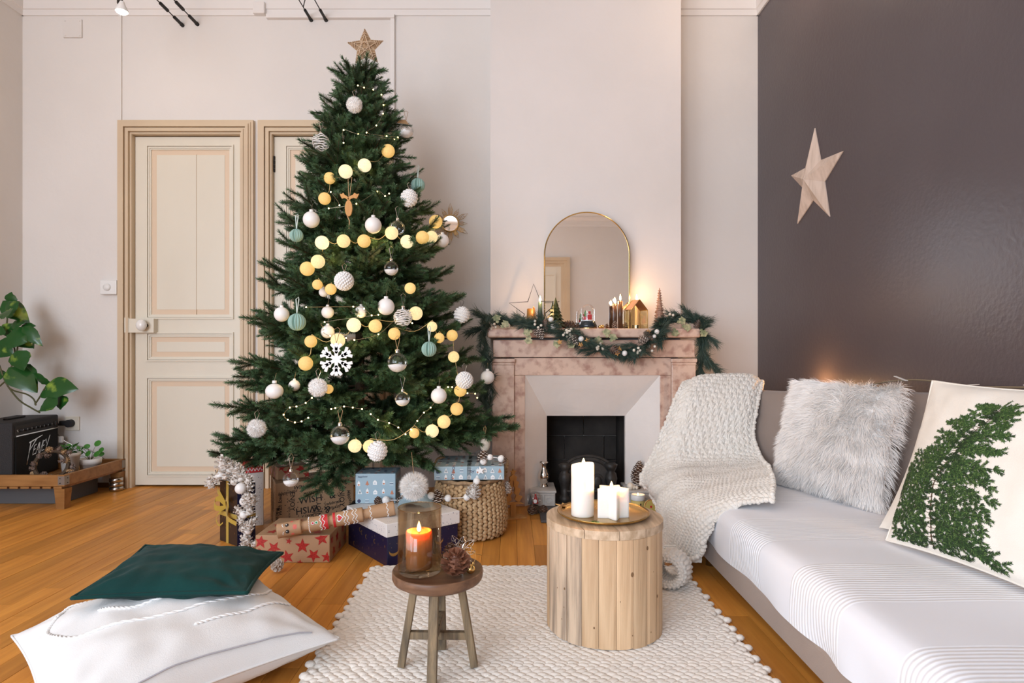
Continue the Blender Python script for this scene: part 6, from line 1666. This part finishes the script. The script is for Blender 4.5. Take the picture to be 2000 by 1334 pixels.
cG=[(-1.128,1.575,.222),(-.692,1.606,.224),(-.758,2.03,.190),(-1.185,1.985,.228)]
t=thing('velvet_cushion','flattened dark green velvet cushion resting on the big white floor cushion','cushion',(-.94,1.81,.19))
m,pt,nrm,ed=pillow(cG,.100,56,.060,8,.010,4.2,2.0,.52)
part('cover',m,MAT['velvet'],t)
m=MB(); m.add(tube([V(q) for q in ed],.0055,6,True),None,True); part('piped_edge',m,MAT['velvet'],t)

# ------------------------------------------------------------------ stool
SX,SY,SZ=-.197,1.632,.278; RS=.1195
t=thing('round_stool','small round walnut topped stool with weathered legs on the cream rug','stool',(SX,SY,0))
m=MB(); m.add(lathe([(0,SZ-.034),(RS*.86,SZ-.034),(RS*.97,SZ-.026),(RS,SZ-.018),(RS,SZ-.002),(RS*.985,SZ+.001),(RS*.965,SZ),(RS*.94,SZ-.003),(0,SZ-.003)],56),T(SX,SY,0),True); part('stool_top',m,MAT['stool_top'],t)
for k,a in enumerate((R(180),R(0),R(-92),R(90))):
    d=V((math.cos(a),math.sin(a),0)); s=V((-d.y,d.x,0)); p1=V((SX,SY,RUGZ+.002))+d*.097; p2=V((SX,SY,SZ-.034))+d*.060
    ax=(p2-p1); L_=ax.length; ax.normalize(); s2=ax.cross(s)
    m=MB(); m.add(rbox(.024,.019,L_,.002),frame(p1,s,s2,ax)); part('leg',m,MAT['stool_leg'],t)
for a in (0,90):
    m=MB(); m.add(rbox(.158,.017,.020,.002),T(SX,SY,.092 if a==0 else .118)@RZ(R(a-1))); part('stretcher',m,MAT['stool_leg'],t)
# hurricane glass with orange candle
gc=V((-.2425,1.615,SZ-.002)); RG=.0570; HG=.170
t=thing('hurricane_glass','smoky glass cylinder candle holder standing on the round stool','candle holder',gc)
m=MB(); m.add(lathe([(0,.002),(RG*.95,.002),(RG,.010),(RG,HG),(RG-.0028,HG),(RG-.003,.012),(0,.010)],44,cap=False),T(gc),True); part('glass_cylinder',m,MAT['glass_smoke'],t)
m=MB(); m.add(tube([gc+V(((RG-.0014)*math.cos(a),(RG-.0014)*math.sin(a),HG)) for a in [2*math.pi*i/48 for i in range(48)]],.0018,5,True),None,True); part('glass_rim',m,MAT['glass_smoke'],t)
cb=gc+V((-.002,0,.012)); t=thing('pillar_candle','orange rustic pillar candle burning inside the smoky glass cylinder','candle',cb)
m=MB(); m.add(lathe([(0,0),(.0335,0),(.0345,.004),(.0345,.092),(.0325,.097),(.030,.096),(.026,.088),(0,.085)],36),T(cb),True); part('wax',m,MAT['candle_glow_ramp'],t)
wick(t,cb+V((0,0,.084)),.010); flame(t,cb+V((0,0,.092)),.030,.0062,1.0); point('candle_flame_inner',cb+V((0,0,.094)),.25,(1,.5,.15),.004)
MAT['cone_red']=mk('red_brown_cone',(.26,.105,.055),(.14,.055,.032),ns=50,rough=.6)
cone_thing('pine_cone','open brown pine cone on the stool beside the smoky glass',V((-.145,1.597,SZ+.008)),.056,.036,RX(R(24)),('cone_red','cone'),12,44)
cone_thing('pine_cone','dark pine cone half hidden behind the smoky glass on the stool',V((-.165,1.655,SZ)),.055,.024,seed=13,n=56,mats=('cone','cone_grey'))
b=V((-.108,1.600,SZ-.002)); t=thing('gold_bauble','tiny champagne gold bauble lying at the rim of the stool','bauble',b)
m=MB(); m.add(ball(.0125,18,12),T(b+V((0,0,.0125))),True); part('globe',m,MAT['gold'],t)
m=MB(); m.add(cyl(.004,.006,10),T(b+V((.006,.004,.022)))@RX(R(-30))); part('cap',m,MAT['gold'],t)
m=MB(); m.add(tube(catmull([b+V((.008,.008,.026)),b+V((.012,.015,.045)),b+V((-.004,.018,.07)),b+V((.002,.02,.05)),b+V((.028,.02,.042))],5),.0008,4)); part('thread',m,MAT['gold'],t)
b=V((-.140,1.660,SZ+.036)); t=thing('wire_flower','silvery wire poinsettia lying behind the open pine cone','flower',V((b.x,b.y,SZ)))
Mw=T(b)@RX(R(62))@RY(R(8))
for k in range(9):
    a=2*math.pi*k/9; L_=.048 if k%2 else .040; m=MB()
    pet=[(.004,0),(L_*.5,.010),(L_,0),(L_*.5,-.010)]
    m.add(tube(catmull([Mw@RZ(a)@V((x,y,.006*math.sin(x*60))) for x,y in pet+[pet[0]]],5),.0008,4)); m.add(tube([Mw@RZ(a)@V((.004,0,0)),Mw@RZ(a)@V((L_,0,.004))],.0006,4))
    for f_ in (.3,.55,.75): m.add(tube([Mw@RZ(a)@V((L_*f_,.010*(1-abs(f_-.5)*1.6),0)),Mw@RZ(a)@V((L_*(f_-.12),0,.002)),Mw@RZ(a)@V((L_*f_,-.010*(1-abs(f_-.5)*1.6),0))],.0006,4))
    part('petal',m,MAT['silver'],t)
m=MB(); m.add(tube([b,V((b.x,b.y+.01,SZ))],.001,4)); part('stem',m,MAT['silver'],t)

# ------------------------------------------------------------------ drum table of planks
DX,DY,DR,DZ=.2835,1.892,.1770,.352
t=thing('plank_drum_table','round drum table clad in upright raw pine planks on the cream rug','side table',(DX,DY,0))
m=MB(); m.add(cyl(DR-.014,DZ-.05,40,z=.02),T(DX,DY,0)); part('core',m,MAT['pine_plank'],t)
NP=22; q=random.Random(17)
for k in range(NP):
    a=2*math.pi*(k+.5)/NP-math.pi/2+.05; wd=2*math.pi/NP*.5-.0035
    m=MB(); r1=DR-.0015+q.uniform(-.0012,.0012); v=[];nn=6
    zt_,zb_=DZ-.026,RUGZ+q.uniform(.000,.003)
    for z in (zb_,zt_):
        for rr in (DR-.018,r1):
            for j in range(nn+1): b_=a-wd+2*wd*j/nn; e_=.0016 if (j in(0,nn) and rr==r1) else 0; v.append(((rr-e_)*math.cos(b_)-DR*math.cos(a),(rr-e_)*math.sin(b_)-DR*math.sin(a),z))
    f=[]; L1=nn+1
    for j in range(nn): f+=[(L1+j,L1+j+1,3*L1+j+1,3*L1+j),(2*L1+j,3*L1+j,3*L1+j+1,2*L1+j+1),(j,j+1,L1+j+1,L1+j)]
    f+=[(0,L1,3*L1,2*L1),(nn,2*L1+nn,3*L1+nn,L1+nn)]
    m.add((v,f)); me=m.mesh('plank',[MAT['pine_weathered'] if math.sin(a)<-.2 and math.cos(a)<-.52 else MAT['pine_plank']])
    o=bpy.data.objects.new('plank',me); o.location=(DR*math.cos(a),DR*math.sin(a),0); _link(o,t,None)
for px,py,r_ in ((1265,1071,.0055),(1235.5,1123,.0062),(1284.5,1164.5,.0045),(1160,1227,.003),(1212,1176,.0016),(1272,1235,.0022),(1088,1148,.0022),(1102,1150,.0035),(1101,1186,.0022),(1097,1209,.0022),(1162,1050,.0028),(1236,1242,.0018),(1277,1117,.0016)):
    x=(px-CX)/F; A_=1+x*x; # ray meets the cylinder
    B_=-2*(DY+x*DX); C_=DX*DX+DY*DY-DR*DR; Y=(-B_-math.sqrt(max(0,B_*B_-4*A_*C_)))/(2*A_)
    p=at(px,py,Y); d=V((p.x-DX,p.y-DY,0)).normalized()
    m=MB(); m.add(lathe([(r_,0),(r_*.8,.0008),(0,.001)],12),frame(p-d*.0012,(-d.y,d.x,0),(0,0,1),d)@S(.75,1.1,1)); part('knot',m,MAT['knot'],t)
# top boards cut to the circle
edges=[-DR-.01,-.103,-.0155,.083,.172,DR+.01]
edges=[-DR-.001,-.098,-.005,.078,DR+.001]
ca=R(7)
for x0,x1 in zip(edges[:-1],edges[1:]):
    x0+=.0008;x1-=.0008; pl=[]; n=14; Rt=DR+.0005
    xa,xb=max(x0,-Rt*.9995),min(x1,Rt*.9995)
    for j in range(n+1):
        x=xa+(xb-xa)*j/n; pl.append((x,-math.sqrt(max(0,Rt*Rt-x*x))))
    for j in range(n+1):
        x=xb-(xb-xa)*j/n; pl.append((x,math.sqrt(max(0,Rt*Rt-x*x))))
    m=MB(); m.add(prism(pl,.024+q.uniform(-.001,.001),DZ-.025),T(DX,DY,0)@RZ(ca)); part('top_board',m,MAT['pine_top'],t)
# tray and candles
tc=V((.2805,1.892,DZ)); t=thing('brass_tray','round shallow brass tray on top of the plank drum table','tray',tc)
m=MB(); m.add(lathe([(0,.001),(.118,.001),(.134,.006),(.1415,.0125),(.1405,.0145),(.132,.009),(.116,.0045),(0,.0045)],56),T(tc),True); part('dish',m,MAT['brass'],t)
TZ2=DZ+.0048
cb=V((.2150,1.872,TZ2)); t=thing('pillar_candle','tall white pillar candle burning on the brass tray','candle',cb)
m=MB(); hc=.152; m.add(lathe([(0,0),(.0338,0),(.0345,.003),(.0345,hc),(.033,hc+.004),(.030,hc+.001),(.02,hc-.006),(0,hc-.009)],40),T(cb),True)
for i,(x,y,z) in enumerate(m.v):
    if z-cb.z>hc-.02: m.v[i]=(x,y,z+(x-cb.x)*.12)
part('wax',m,MAT['candle'],t); wick(t,cb+V((.002,0,hc-.009)),.012); flame(t,cb+V((.003,0,hc-.001)),.024,.0058,2.2)
cb=V((.3035,1.860,TZ2)); t=thing('star_candle','chunky white star shaped candle burning on the brass tray','candle',cb)
hs=.086; sp=starpoly(.0565,.0285,5,R(-86)); bm=bmesh.new()
vs=[bm.verts.new((x,y,0)) for x,y in sp]; fc=bm.faces.new(vs); r=bmesh.ops.extrude_face_region(bm,geom=[fc]); 
for v_ in r['geom']:
    if isinstance(v_,bmesh.types.BMVert): v_.co.z+=hs
bm.normal_update(); vert=[e for e in bm.edges if abs(e.verts[0].co.z-e.verts[1].co.z)>.01 and e.verts[0].co.xy.length>.04]
bmesh.ops.bevel(bm,geom=vert,offset=.012,segments=5,affect='EDGES',profile=.5); bmesh.ops.recalc_face_normals(bm,faces=bm.faces[:]); bm.verts.index_update()
m=MB(); m.add(([v_.co.copy() for v_ in bm.verts],[tuple(x.index for x in f.verts) for f in bm.faces]),T(cb)); bm.free(); part('wax',m,MAT['candle'],t)
wick(t,cb+V((0,0,hs)),.006); flame(t,cb+V((-.003,-.004,hs+.003)),.018,.005,1.4)
m=MB(); 
b=V((.178,1.965,TZ2)); t=thing('gold_leaf_charm','small gilded leaf charm lying behind the tall white candle on the tray','charm',b)
for a,l in ((20,.03),(100,.022),(-50,.026)): m.add(prism([(0,-.002),(l*.5,-.007),(l,0),(l*.5,.007),(0,.002)],.002),T(b+V((-.01,0,.002)))@RZ(R(a+150))@RY(R(-14)))
part('leaves',m,MAT['gold'],t,kind='stuff')
b=V((.226,1.775,TZ2+.006)); t=thing('fir_sprig','tiny green fir sprig fallen on the tray edge','sprig',b)
m=MB(); needles(m,b,b+V((.018,-.004,.001)),random.Random(2),1500,.008); part('needles_sprig',m,[MAT['leaf_small'],MAT['leaf_small']],t,kind='stuff')

# ------------------------------------------------------------------ sofa
ZSE=.285
SO=thing('sofa','low taupe upholstered sofa with a loose padded back along the mauve wall','sofa',(1.15,1.7,0))
def sp_(nm,mb,mat,**k): return part(nm,mb,MAT[mat],SO,**k)
m=MB(); m.add(rbox(.72,2.42,.085,.012,3),T(.745+.36,1.75,.055)); sp_('base',m,'taupe')
for x,y in ((.80,2.47),(.80,.75),(1.42,2.47),(1.42,.75)):
    m=MB(); m.add(lathe([(.022,0),(.016,.05),(.018,.058)],16),T(x,y,0),True); sp_('leg',m,'steel')
m=MB(); m.add(rbox(.76,2.30,ZSE-.14-.012,.03,3),T(.765+.38,1.72,.140)); sp_('mattress',m,'taupe')
# far armrest, mostly under the throw
m=MB(); m.add(rbox(.27,.13,.54,.035,4),T(1.07,3.065,.14)); sp_('armrest',m,'taupe_back')
# padded back: a curved panel that leans against the wall
P0=[(1.115,3.02),(1.18,2.83),(1.29,2.53),(1.40,2.23),(1.435,1.95),(1.445,1.6),(1.445,1.1),(1.445,.6)]
pth=catmull([(x,y,0) for x,y in P0],5); nP=len(pth)
prof=[(-.01,.20),(.0,.27),(.02,.40),(.05,.52),(.085,.62),(.105,.658),(.135,.668),(.155,.655),(.165,.60),(.15,.45),(.10,.25)]
v=[]
for i,p in enumerate(pth):
    d=(pth[min(i+1,nP-1)]-pth[max(i-1,0)]).normalized(); nn=V((-d.y,d.x,0))     # away from the seat
    t_=min(1,max(0,(2.9-p.y)/1.0)); zs=1+.085*t_
    puff=.012*math.sin(i*.9)*0
    lim=XR-.012
    for j,(o_,z) in enumerate(prof):
        w_=p+nn*(o_*.95+puff)+V((0,0,z*zs if z>.3 else z)); w_.x=min(w_.x,lim-.0005*j); v.append(w_+V((0,0,.004*nz((p.y*4,z*3,1)))))
f=gridfaces(nP,len(prof)); k=len(prof); f+=[tuple(range(k)),tuple((nP-1)*k+j for j in range(k))[::-1]]
m=MB(); m.add((v,f),None,True); sp_('backrest',m,'taupe_back')
# white ribbed cover over the seat
prof=[(.742,.135),(.738,.17),(.738,.22),(.744,.255),(.760,.275),(.79,.2865),(.86,.2885),(1.0,.289),(1.2,.2885),(1.50,.288)]
pp=catmull([(x,0,z) for x,z in prof],7); ny=150; v=[]; k=len(pp)
for i in range(ny):
    Y=.62+(2.80-.62)*i/(ny-1)
    for j,p in enumerate(pp):
        drop=max(0,1-j/14); x,z=p.x,p.z
        fold=.007*drop*math.sin(Y*19+2*math.sin(Y*5))+.006*drop*nz((Y*8,3,0))
        z2=z+(.0035*nz((Y*5,x*5,0))+.006*max(0,nz((Y*2.6+.3,x*1.6,4)))-.0 if j>14 else 0)
        if j<3: z2=z-.006*nz((Y*6,1,2))
        lim=1.50
        v.append((min(x-fold,lim),Y,z2))
f=[q_[::-1] for q_ in gridfaces(ny,k)]
m=MB(); m.add((v,f),None,True)
solo('seat_cover',m,MAT['sheet'],'white cotton cover with ribbed bands spread over the sofa seat','bed cover',(1.1,1.7,ZSE))
# fluffy cushion
cF=[(1.150,2.665,.300),(1.292,2.150,.300),(1.398,2.200,.728),(1.300,2.775,.722)]
t=thing('fur_cushion','fluffy white faux fur cushion leaning on the sofa back','cushion',(1.23,2.45,.29))
m,pt,nrm,ed=pillow(cF,.15,30,.06,5,.004,5,2.3,.5)
sgn=1 if nrm.x<0 else -1
part('cushion_core',m,MAT['fur'],t)
q=random.Random(6); m=MB(); N=30000
for i in range(N):
    u_,v_=q.random(),q.random()
    if i<3200:
        k=q.randrange(4); e_=q.random()**2*.05; u_,v_=((e_,v_),(1-e_,v_),(u_,e_),(u_,1-e_))[k]
    s=sgn if q.random()<.8 else -sgn
    b0=pt(u_,v_,s); n2=nrm*s
    out_=(V(cF[1])-V(cF[0])).normalized()*(u_-.5)*2.2+(V(cF[3])-V(cF[0])).normalized()*((v_-.5)*1.6)
    clump=V((nz((u_*9,v_*9,1)),nz((u_*9,v_*9,11)),nz((u_*9,v_*9,21))))
    d=(n2*.55+out_*.55+clump*.38+V((0,0,-.42))+V((q.uniform(-1,1),q.uniform(-1,1),q.uniform(-1,1)))*.20).normalized()
    L_=q.uniform(.034,.060); mid=b0+d*L_*.55; e_=b0+(d+V((0,0,-.25))+clump*.3).normalized()*L_
    if e_.z<ZSE+.004: e_.z=ZSE+.004+q.uniform(0,.006)
    if mid.z<ZSE+.004: mid.z=ZSE+.005
    sd=d.cross(n2+V((q.uniform(-.3,.3),q.uniform(-.3,.3),0))).normalized()*.0008
    m.add(([b0-sd,b0+sd,mid+sd*.8,mid-sd*.8,e_],[(0,1,2,3),(3,2,4)]),None,True)
part('fur_pile',m,MAT['fur'],t,kind='stuff')
# cream cushion with the printed fir
cT=[(1.105,1.815,.298),(1.215,1.318,.298),(1.405,1.39,.760),(1.300,1.900,.765)]
t=thing('printed_cushion','cream cushion printed with a dark green fir tree leaning on the sofa','cushion',(1.25,1.6,.29))
m,pt,nrm,ed=pillow(cT,.13,44,.05,12,.007,4.2,2.2,.5)
sgn=1 if nrm.x<0 else -1
part('cover',m,MAT['pillow_cream'],t)
m=MB(); m.add(tube([V(q_) for q_ in ed],.003,5,True),None,True); part('edge_seam',m,MAT['pillow_cream'],t)
q=random.Random(31); mats=['fir_print_dark','fir_print_mid','fir_print_light','fir_print_twig']
for nm,c_ in zip(mats,((.012,.030,.008),(.030,.075,.016),(.10,.17,.045),(.08,.045,.02))): MAT[nm]=mk(nm,c_,rough=.85)
m=MB()
def stroke2(a,b_,w0,mi,off):
    d=(b_[0]-a[0],b_[1]-a[1]); l=math.hypot(*d) or 1e-6; s=(-d[1]/l*w0/2,d[0]/l*w0/2)
    Q=[(a[0]-s[0],a[1]-s[1]),(a[0]+s[0],a[1]+s[1]),(b_[0]+s[0]*.4,b_[1]+s[1]*.4),(b_[0]-s[0]*.4,b_[1]-s[1]*.4)]
    if any(x<.02 or x>.98 or y<.012 or y>.98 for x,y in Q): return
    m.add(([pt(x,y,sgn)+nrm*sgn*off for x,y in Q],[(0,1,2,3)]),None,True,mi)
trunk=[(.33,.03),(.31,.20),(.30,.38),(.36,.52),(.42,.64),(.50,.78),(.53,.85)]
tr=[(p.x,p.y) for p in catmull([(a,b_,0) for a,b_ in trunk],8)]
for i in range(len(tr)-1): stroke2(tr[i],tr[i+1],.010*(1-i/len(tr))+.003,3,.0009)
def twig(x,y,an,L_,w0,dark,bend):
    n=max(3,int(L_/.011))
    for k in range(n):
        nx,ny=x+math.cos(an)*L_/n,y+math.sin(an)*L_/n; stroke2((x,y),(nx,ny),.0026,3,.0010)
        for sg in (1,-1):
            for h_ in (0,.5):
                l=w0*q.uniform(.7,1.1)*(1-.4*(k/n)**2); a2=an+sg*q.uniform(.5,.95); o_=(x+(nx-x)*h_,y+(ny-y)*h_)
                c_=0 if q.random()<dark*(1-.6*k/n) else q.choice((1,1,1,2))
                stroke2(o_,(o_[0]+math.cos(a2)*l,o_[1]+math.sin(a2)*l),.0050,c_,.0011+.0006*q.random())
        x,y=nx,ny; an+=bend*q.uniform(.2,1.4)
    return x,y
def limb(a,ang,L_,dark):
    x,y=a; an=ang; n=max(3,int(L_/.03)); sgn_=1 if math.cos(ang)>0 else -1
    for k in range(n):
        st_=L_/n; nx,ny=x+math.cos(an)*st_,y+math.sin(an)*st_
        stroke2((x,y),(nx,ny),.004,3,.0009)
        for sg in (1,-1):
            if q.random()<.86: twig(nx,ny,an+sg*q.uniform(.35,.85),q.uniform(.35,1.0)*(.085*(1-.65*k/n)*min(1,L_/.25)+.02),.016,dark,.02*sg)
        x,y=nx,ny; an-=sgn_*q.uniform(-.02,.10)
    twig(x,y,an,.05,.015,dark*.6,0)
for i in range(150):                                        # dark heart of the tree
    k=q.random()**1.3; a=tr[int(.9*k*(len(tr)-1))]; w_=.10*(1-k)+.01
    twig(a[0]+q.uniform(-w_,w_),a[1]+q.uniform(-.02,.02),q.choice((0,math.pi))+q.uniform(-.6,.6),.05,.016,.95,0)
for i in range(84):
    k=i/83; j=int((.02+.95*k)*(len(tr)-1)); a=tr[j]; sd=1 if i%2==0 else -1
    L_=(.33*(1-k)**.75+.035)*q.uniform(.7,1.15)
    if sd<0: L_=min(L_*.9,a[0]*.95)
    up=R(q.uniform(-12,14))+.5*k*k
    limb(a,up if sd>0 else math.pi-up,L_,.62*(1-k)+.08)
twig(tr[-1][0],tr[-1][1],R(62),.06,.012,.2,0)
part('printed_fir',m,[MAT[x] for x in mats],t,kind='stuff')
# plain cream cushion behind it
cP=[(1.165,1.95,.297),(1.33,1.55,.297),(1.45,1.60,.60),(1.34,2.02,.60)]
t=thing('plain_cushion','plain cream cushion mostly hidden behind the printed fir cushion','cushion',(1.28,1.8,.29))
m,pt2,n2,ed2=pillow(cP,.07,24,.06,4,.004,5,2.2,.5); part('cover',m,MAT['pillow_cream'],t)
# light wire lying on the sofa back, bulbs glowing against the wall behind it
t=thing('sofa_wire_lights','thin wire light string with small clips lying along the sofa back','fairy lights',(1.5,2.1,.70))
wp=[(1.35,3.0,.63),(1.42,2.55,.705),(1.445,2.33,.745),(1.49,2.2,.752),(1.515,2.05,.738),(1.52,1.9,.745),(1.53,1.7,.752),(1.535,1.4,.745)]
m=MB(); m.add(tube(catmull(wp,8),.0035,6)); part('wire',m,MAT['wire'],t)
for x,y,z,a in ((1.455,2.30,.755,.2),(1.505,2.02,.745,-.1),(1.515,1.78,.752,.1)):
    m=MB(); m.add(rbox(.012,.07,.002,.0006),T(x,y,z)@RX(a)); part('clip',m,MAT['white_plastic'],t)
for x,y,z in ((1.50,3.05,.645),(1.54,1.66,.79)):
    m=MB(); m.add(ball(.010,10,8),T(x,y,z),True); part('bulb',m,MAT['bulbglow'],t); point('sofa_bulb_light',(x-.012,y,z+.01),4.5 if y>2.5 else 1.2,(1.0,.50,.18),.012)

# ------------------------------------------------------------------ knitted throw
RWS=[[(1352,750,3.16),(1375,745,3.16),(1400,744,3.16),(1425,743,3.16),(1450,743,3.16),(1468,745,3.16),(1480,752,3.16)],
[(1336,756,3.07),(1362,741,3.07),(1390,738,3.07),(1420,737,3.07),(1450,737,3.07),(1470,740,3.07),(1484,752,3.07)],
[(1322,785,3.02),(1340,784,2.97),(1370,785,2.965),(1405,785,2.965),(1435,785,2.965),(1460,787,2.965),(1475,790,2.98)],
[(1300,840,3.0),(1323,845,2.93),(1355,848,2.92),(1392,850,2.92),(1425,850,2.92),(1452,850,2.92),(1468,848,2.93)],
[(1275,897,2.96),(1308,905,2.86),(1345,906,2.84),(1385,905,2.84),(1425,903,2.84),(1460,899,2.84),(1484,893,2.84)],
[(1257,938,2.93),(1297,945,2.70),(1335,943,2.58),(1380,938,2.60),(1425,932,2.62),(1470,925,2.63),(1502,919,2.62)],
[(1282,961,2.82),(1296,985,2.55),(1325,980,2.42),(1370,965,2.40),(1420,955,2.40),(1475,948,2.38),(1512,943,2.34)],
[(1288,1003,2.68),(1302,1030,2.50),(1328,1032,2.36),(1366,1010,2.26),(1415,985,2.24),(1470,972,2.23),(1511,966,2.20)],
[(1291,1062,2.60),(1310,1082,2.46),(1342,1090,2.36),(1374,1078,2.27),(1390,1025,2.235),(1440,990,2.22),(1508,980,2.18)]]
G=[[at(*p) for p in r] for r in RWS]
def bez(rows,u,v):
    return rows
NU,NV=230,300
# interpolate along columns then rows with Catmull-Rom
rowsC=[catmull(r,12) for r in G]                         # each row finely sampled
nc=len(rowsC[0]); colsC=[catmull([rowsC[i][j] for i in range(len(G))],12) for j in range(nc)]
A=np.array([[tuple(p) for p in c] for c in colsC])       # nc x nr x 3
nr=A.shape[1]
def samp(A,iu,iv):
    i0=np.clip(np.floor(iu).astype(int),0,A.shape[0]-2); j0=np.clip(np.floor(iv).astype(int),0,A.shape[1]-2)
    fu=(iu-i0)[...,None]; fv=(iv-j0)[...,None]
    return A[i0,j0]*(1-fu)*(1-fv)+A[i0+1,j0]*fu*(1-fv)+A[i0,j0+1]*(1-fu)*fv+A[i0+1,j0+1]*fu*fv
gu,gv=np.meshgrid(np.linspace(0,nc-1,NU),np.linspace(0,nr-1,NV),indexing='ij')
Pg=samp(A,gu,gv)
du=np.gradient(Pg,axis=0); dv=np.gradient(Pg,axis=1)
Nn=np.cross(du,dv); Nn/=np.linalg.norm(Nn,axis=-1,keepdims=True)+1e-9
if (Nn*(np.array([0,0,H])-Pg)).sum(-1).mean()<0: Nn=-Nn
# distances along the cloth
su=np.cumsum(np.linalg.norm(du,axis=-1),axis=0); su=su/su[-1:].mean()*.50
svv=np.cumsum(np.linalg.norm(dv,axis=-1),axis=1); svv=svv/svv[:,-1:].mean()*1.25
cell=.0285
su=su+.006*np.sin(svv*17)+.004*np.sin(svv*41+su*30); svv=svv+.004*np.sin(su*23)+.003*np.sin(su*61)
r_i=np.floor(svv/cell); x_=su/cell+.5*(r_i%2); fx_=x_-np.floor(x_)-.5; fy_=svv/cell-r_i-.5
rad=np.sqrt(fx_**2+fy_**2)
bob=np.sqrt(np.maximum(0,1-(rad/.62)**2))*.0085 - .010*np.exp(-((np.abs(fx_)-.5)**2+(fy_-.28)**2)/.010)
ang=np.arctan2(fy_,fx_); bob+= .0020*np.sin(ang*5)*np.exp(-(rad/.5)**4)*np.clip(rad*4,0,1)+.0012*np.sin(rad*40)
rib=.0075*np.abs(np.sin(svv*math.pi/.020))**.7+.0022*np.sin(su*2*math.pi/.014+np.floor(svv/.020)*1.6)
mask=1/(1+np.exp(-(svv-.62)/.012))
fine=.0013*np.sin(su*2*math.pi/.0085)*np.sin(svv*2*math.pi/.0085)
disp=bob*(1-mask)+rib*mask+fine
fold=.012*np.sin(svv*26+su*9)*np.clip((svv-.66)/.08,0,1)*np.clip((1.15-svv)/.1,0,1)
Pd=Pg+Nn*(disp+fold+.008)[...,None]
back=Pg-Nn*.004
m=MB(); vf=[tuple(p) for p in Pd.reshape(-1,3)]; F1=gridfaces(NU,NV)
m.add((vf,F1),None,True)
st=4; bk=back[::st,::st]; m.add(([tuple(p) for p in bk.reshape(-1,3)],[q_[::-1] for q_ in gridfaces(bk.shape[0],bk.shape[1])]),None,True)
TH=thing('knitted_throw','chunky cream knitted throw draped over the sofa end and down to the rug','throw',(.95,2.9,.3))
part('blanket',m,MAT['throw'],TH)
# fat twisted hem along the free edges
def hem(P,r_=.010):
    P=[V(tuple(p)) for p in P]; m=MB(); bl_=ball(1,7,5); acc=0
    for i in range(1,len(P)):
        acc+=(P[i]-P[i-1]).length
        if acc>.015:
            acc=0; d=(P[i]-P[i-1]).normalized(); s=d.cross(V((0,-1,.3))).normalized(); m.add(bl_,frame(P[i],d,s,d.cross(s))@RZ(R(25))@S(.0125,.0105,.010),True)
    return m
for nm,P in (('hem',Pd[0,:]),('hem',Pd[:,-1]),('hem',Pd[-1,:])):
    part(nm,hem(P),MAT['throw'],TH)
# the end that rolls over on the floor
rc_=V((.568,2.200,.078)); RB=.050; axr=V((-.50,-.86,.06)).normalized(); e1_=axr.cross(V((0,0,1))).normalized(); e2_=e1_.cross(axr)
if e2_.z<0: e2_=-e2_
nt,ns=150,44; v=[]
for i in range(nt):
    a=2*math.pi*i/nt; sq=1-.10*max(0,-math.sin(a))
    for j in range(ns):
        b_=2*math.pi*j/ns; cx_2=math.copysign(abs(math.cos(b_))**.6,math.cos(b_)); sx_2=math.copysign(abs(math.sin(b_))**.8,math.sin(b_))
        d=.0062*abs(math.sin(a*12+(1.3 if math.sin(b_*5)>0 else 0)))+.0048*abs(math.sin(b_*5))
        rr=RB+.010*sx_2+d*sx_2; y_=(.050+d)*cx_2
        v.append(rc_+e1_*(rr*math.cos(a)*1.02)+e2_*(rr*math.sin(a)*sq)+axr*y_)
m=MB(); m.add((v,[(i*ns+j,((i+1)%nt)*ns+j,((i+1)%nt)*ns+(j+1)%ns,i*ns+(j+1)%ns) for i in range(nt) for j in range(ns)]),None,True)
part('rolled_end',m,MAT['throw'],TH)
m=MB(); v=[]
for i in range(40):
    for j in range(40):
        px=1296+74*i/39; py=1064+34*j/39; p=at(px,py,2.42-.10*(i/39)); d=.006*abs(math.sin(j*.75))+.002*math.sin(i*1.3+j//4); p.y-=d; v.append(p)
m.add((v,gridfaces(40,40)),None,True); part('lower_fold',m,MAT['throw'],TH)
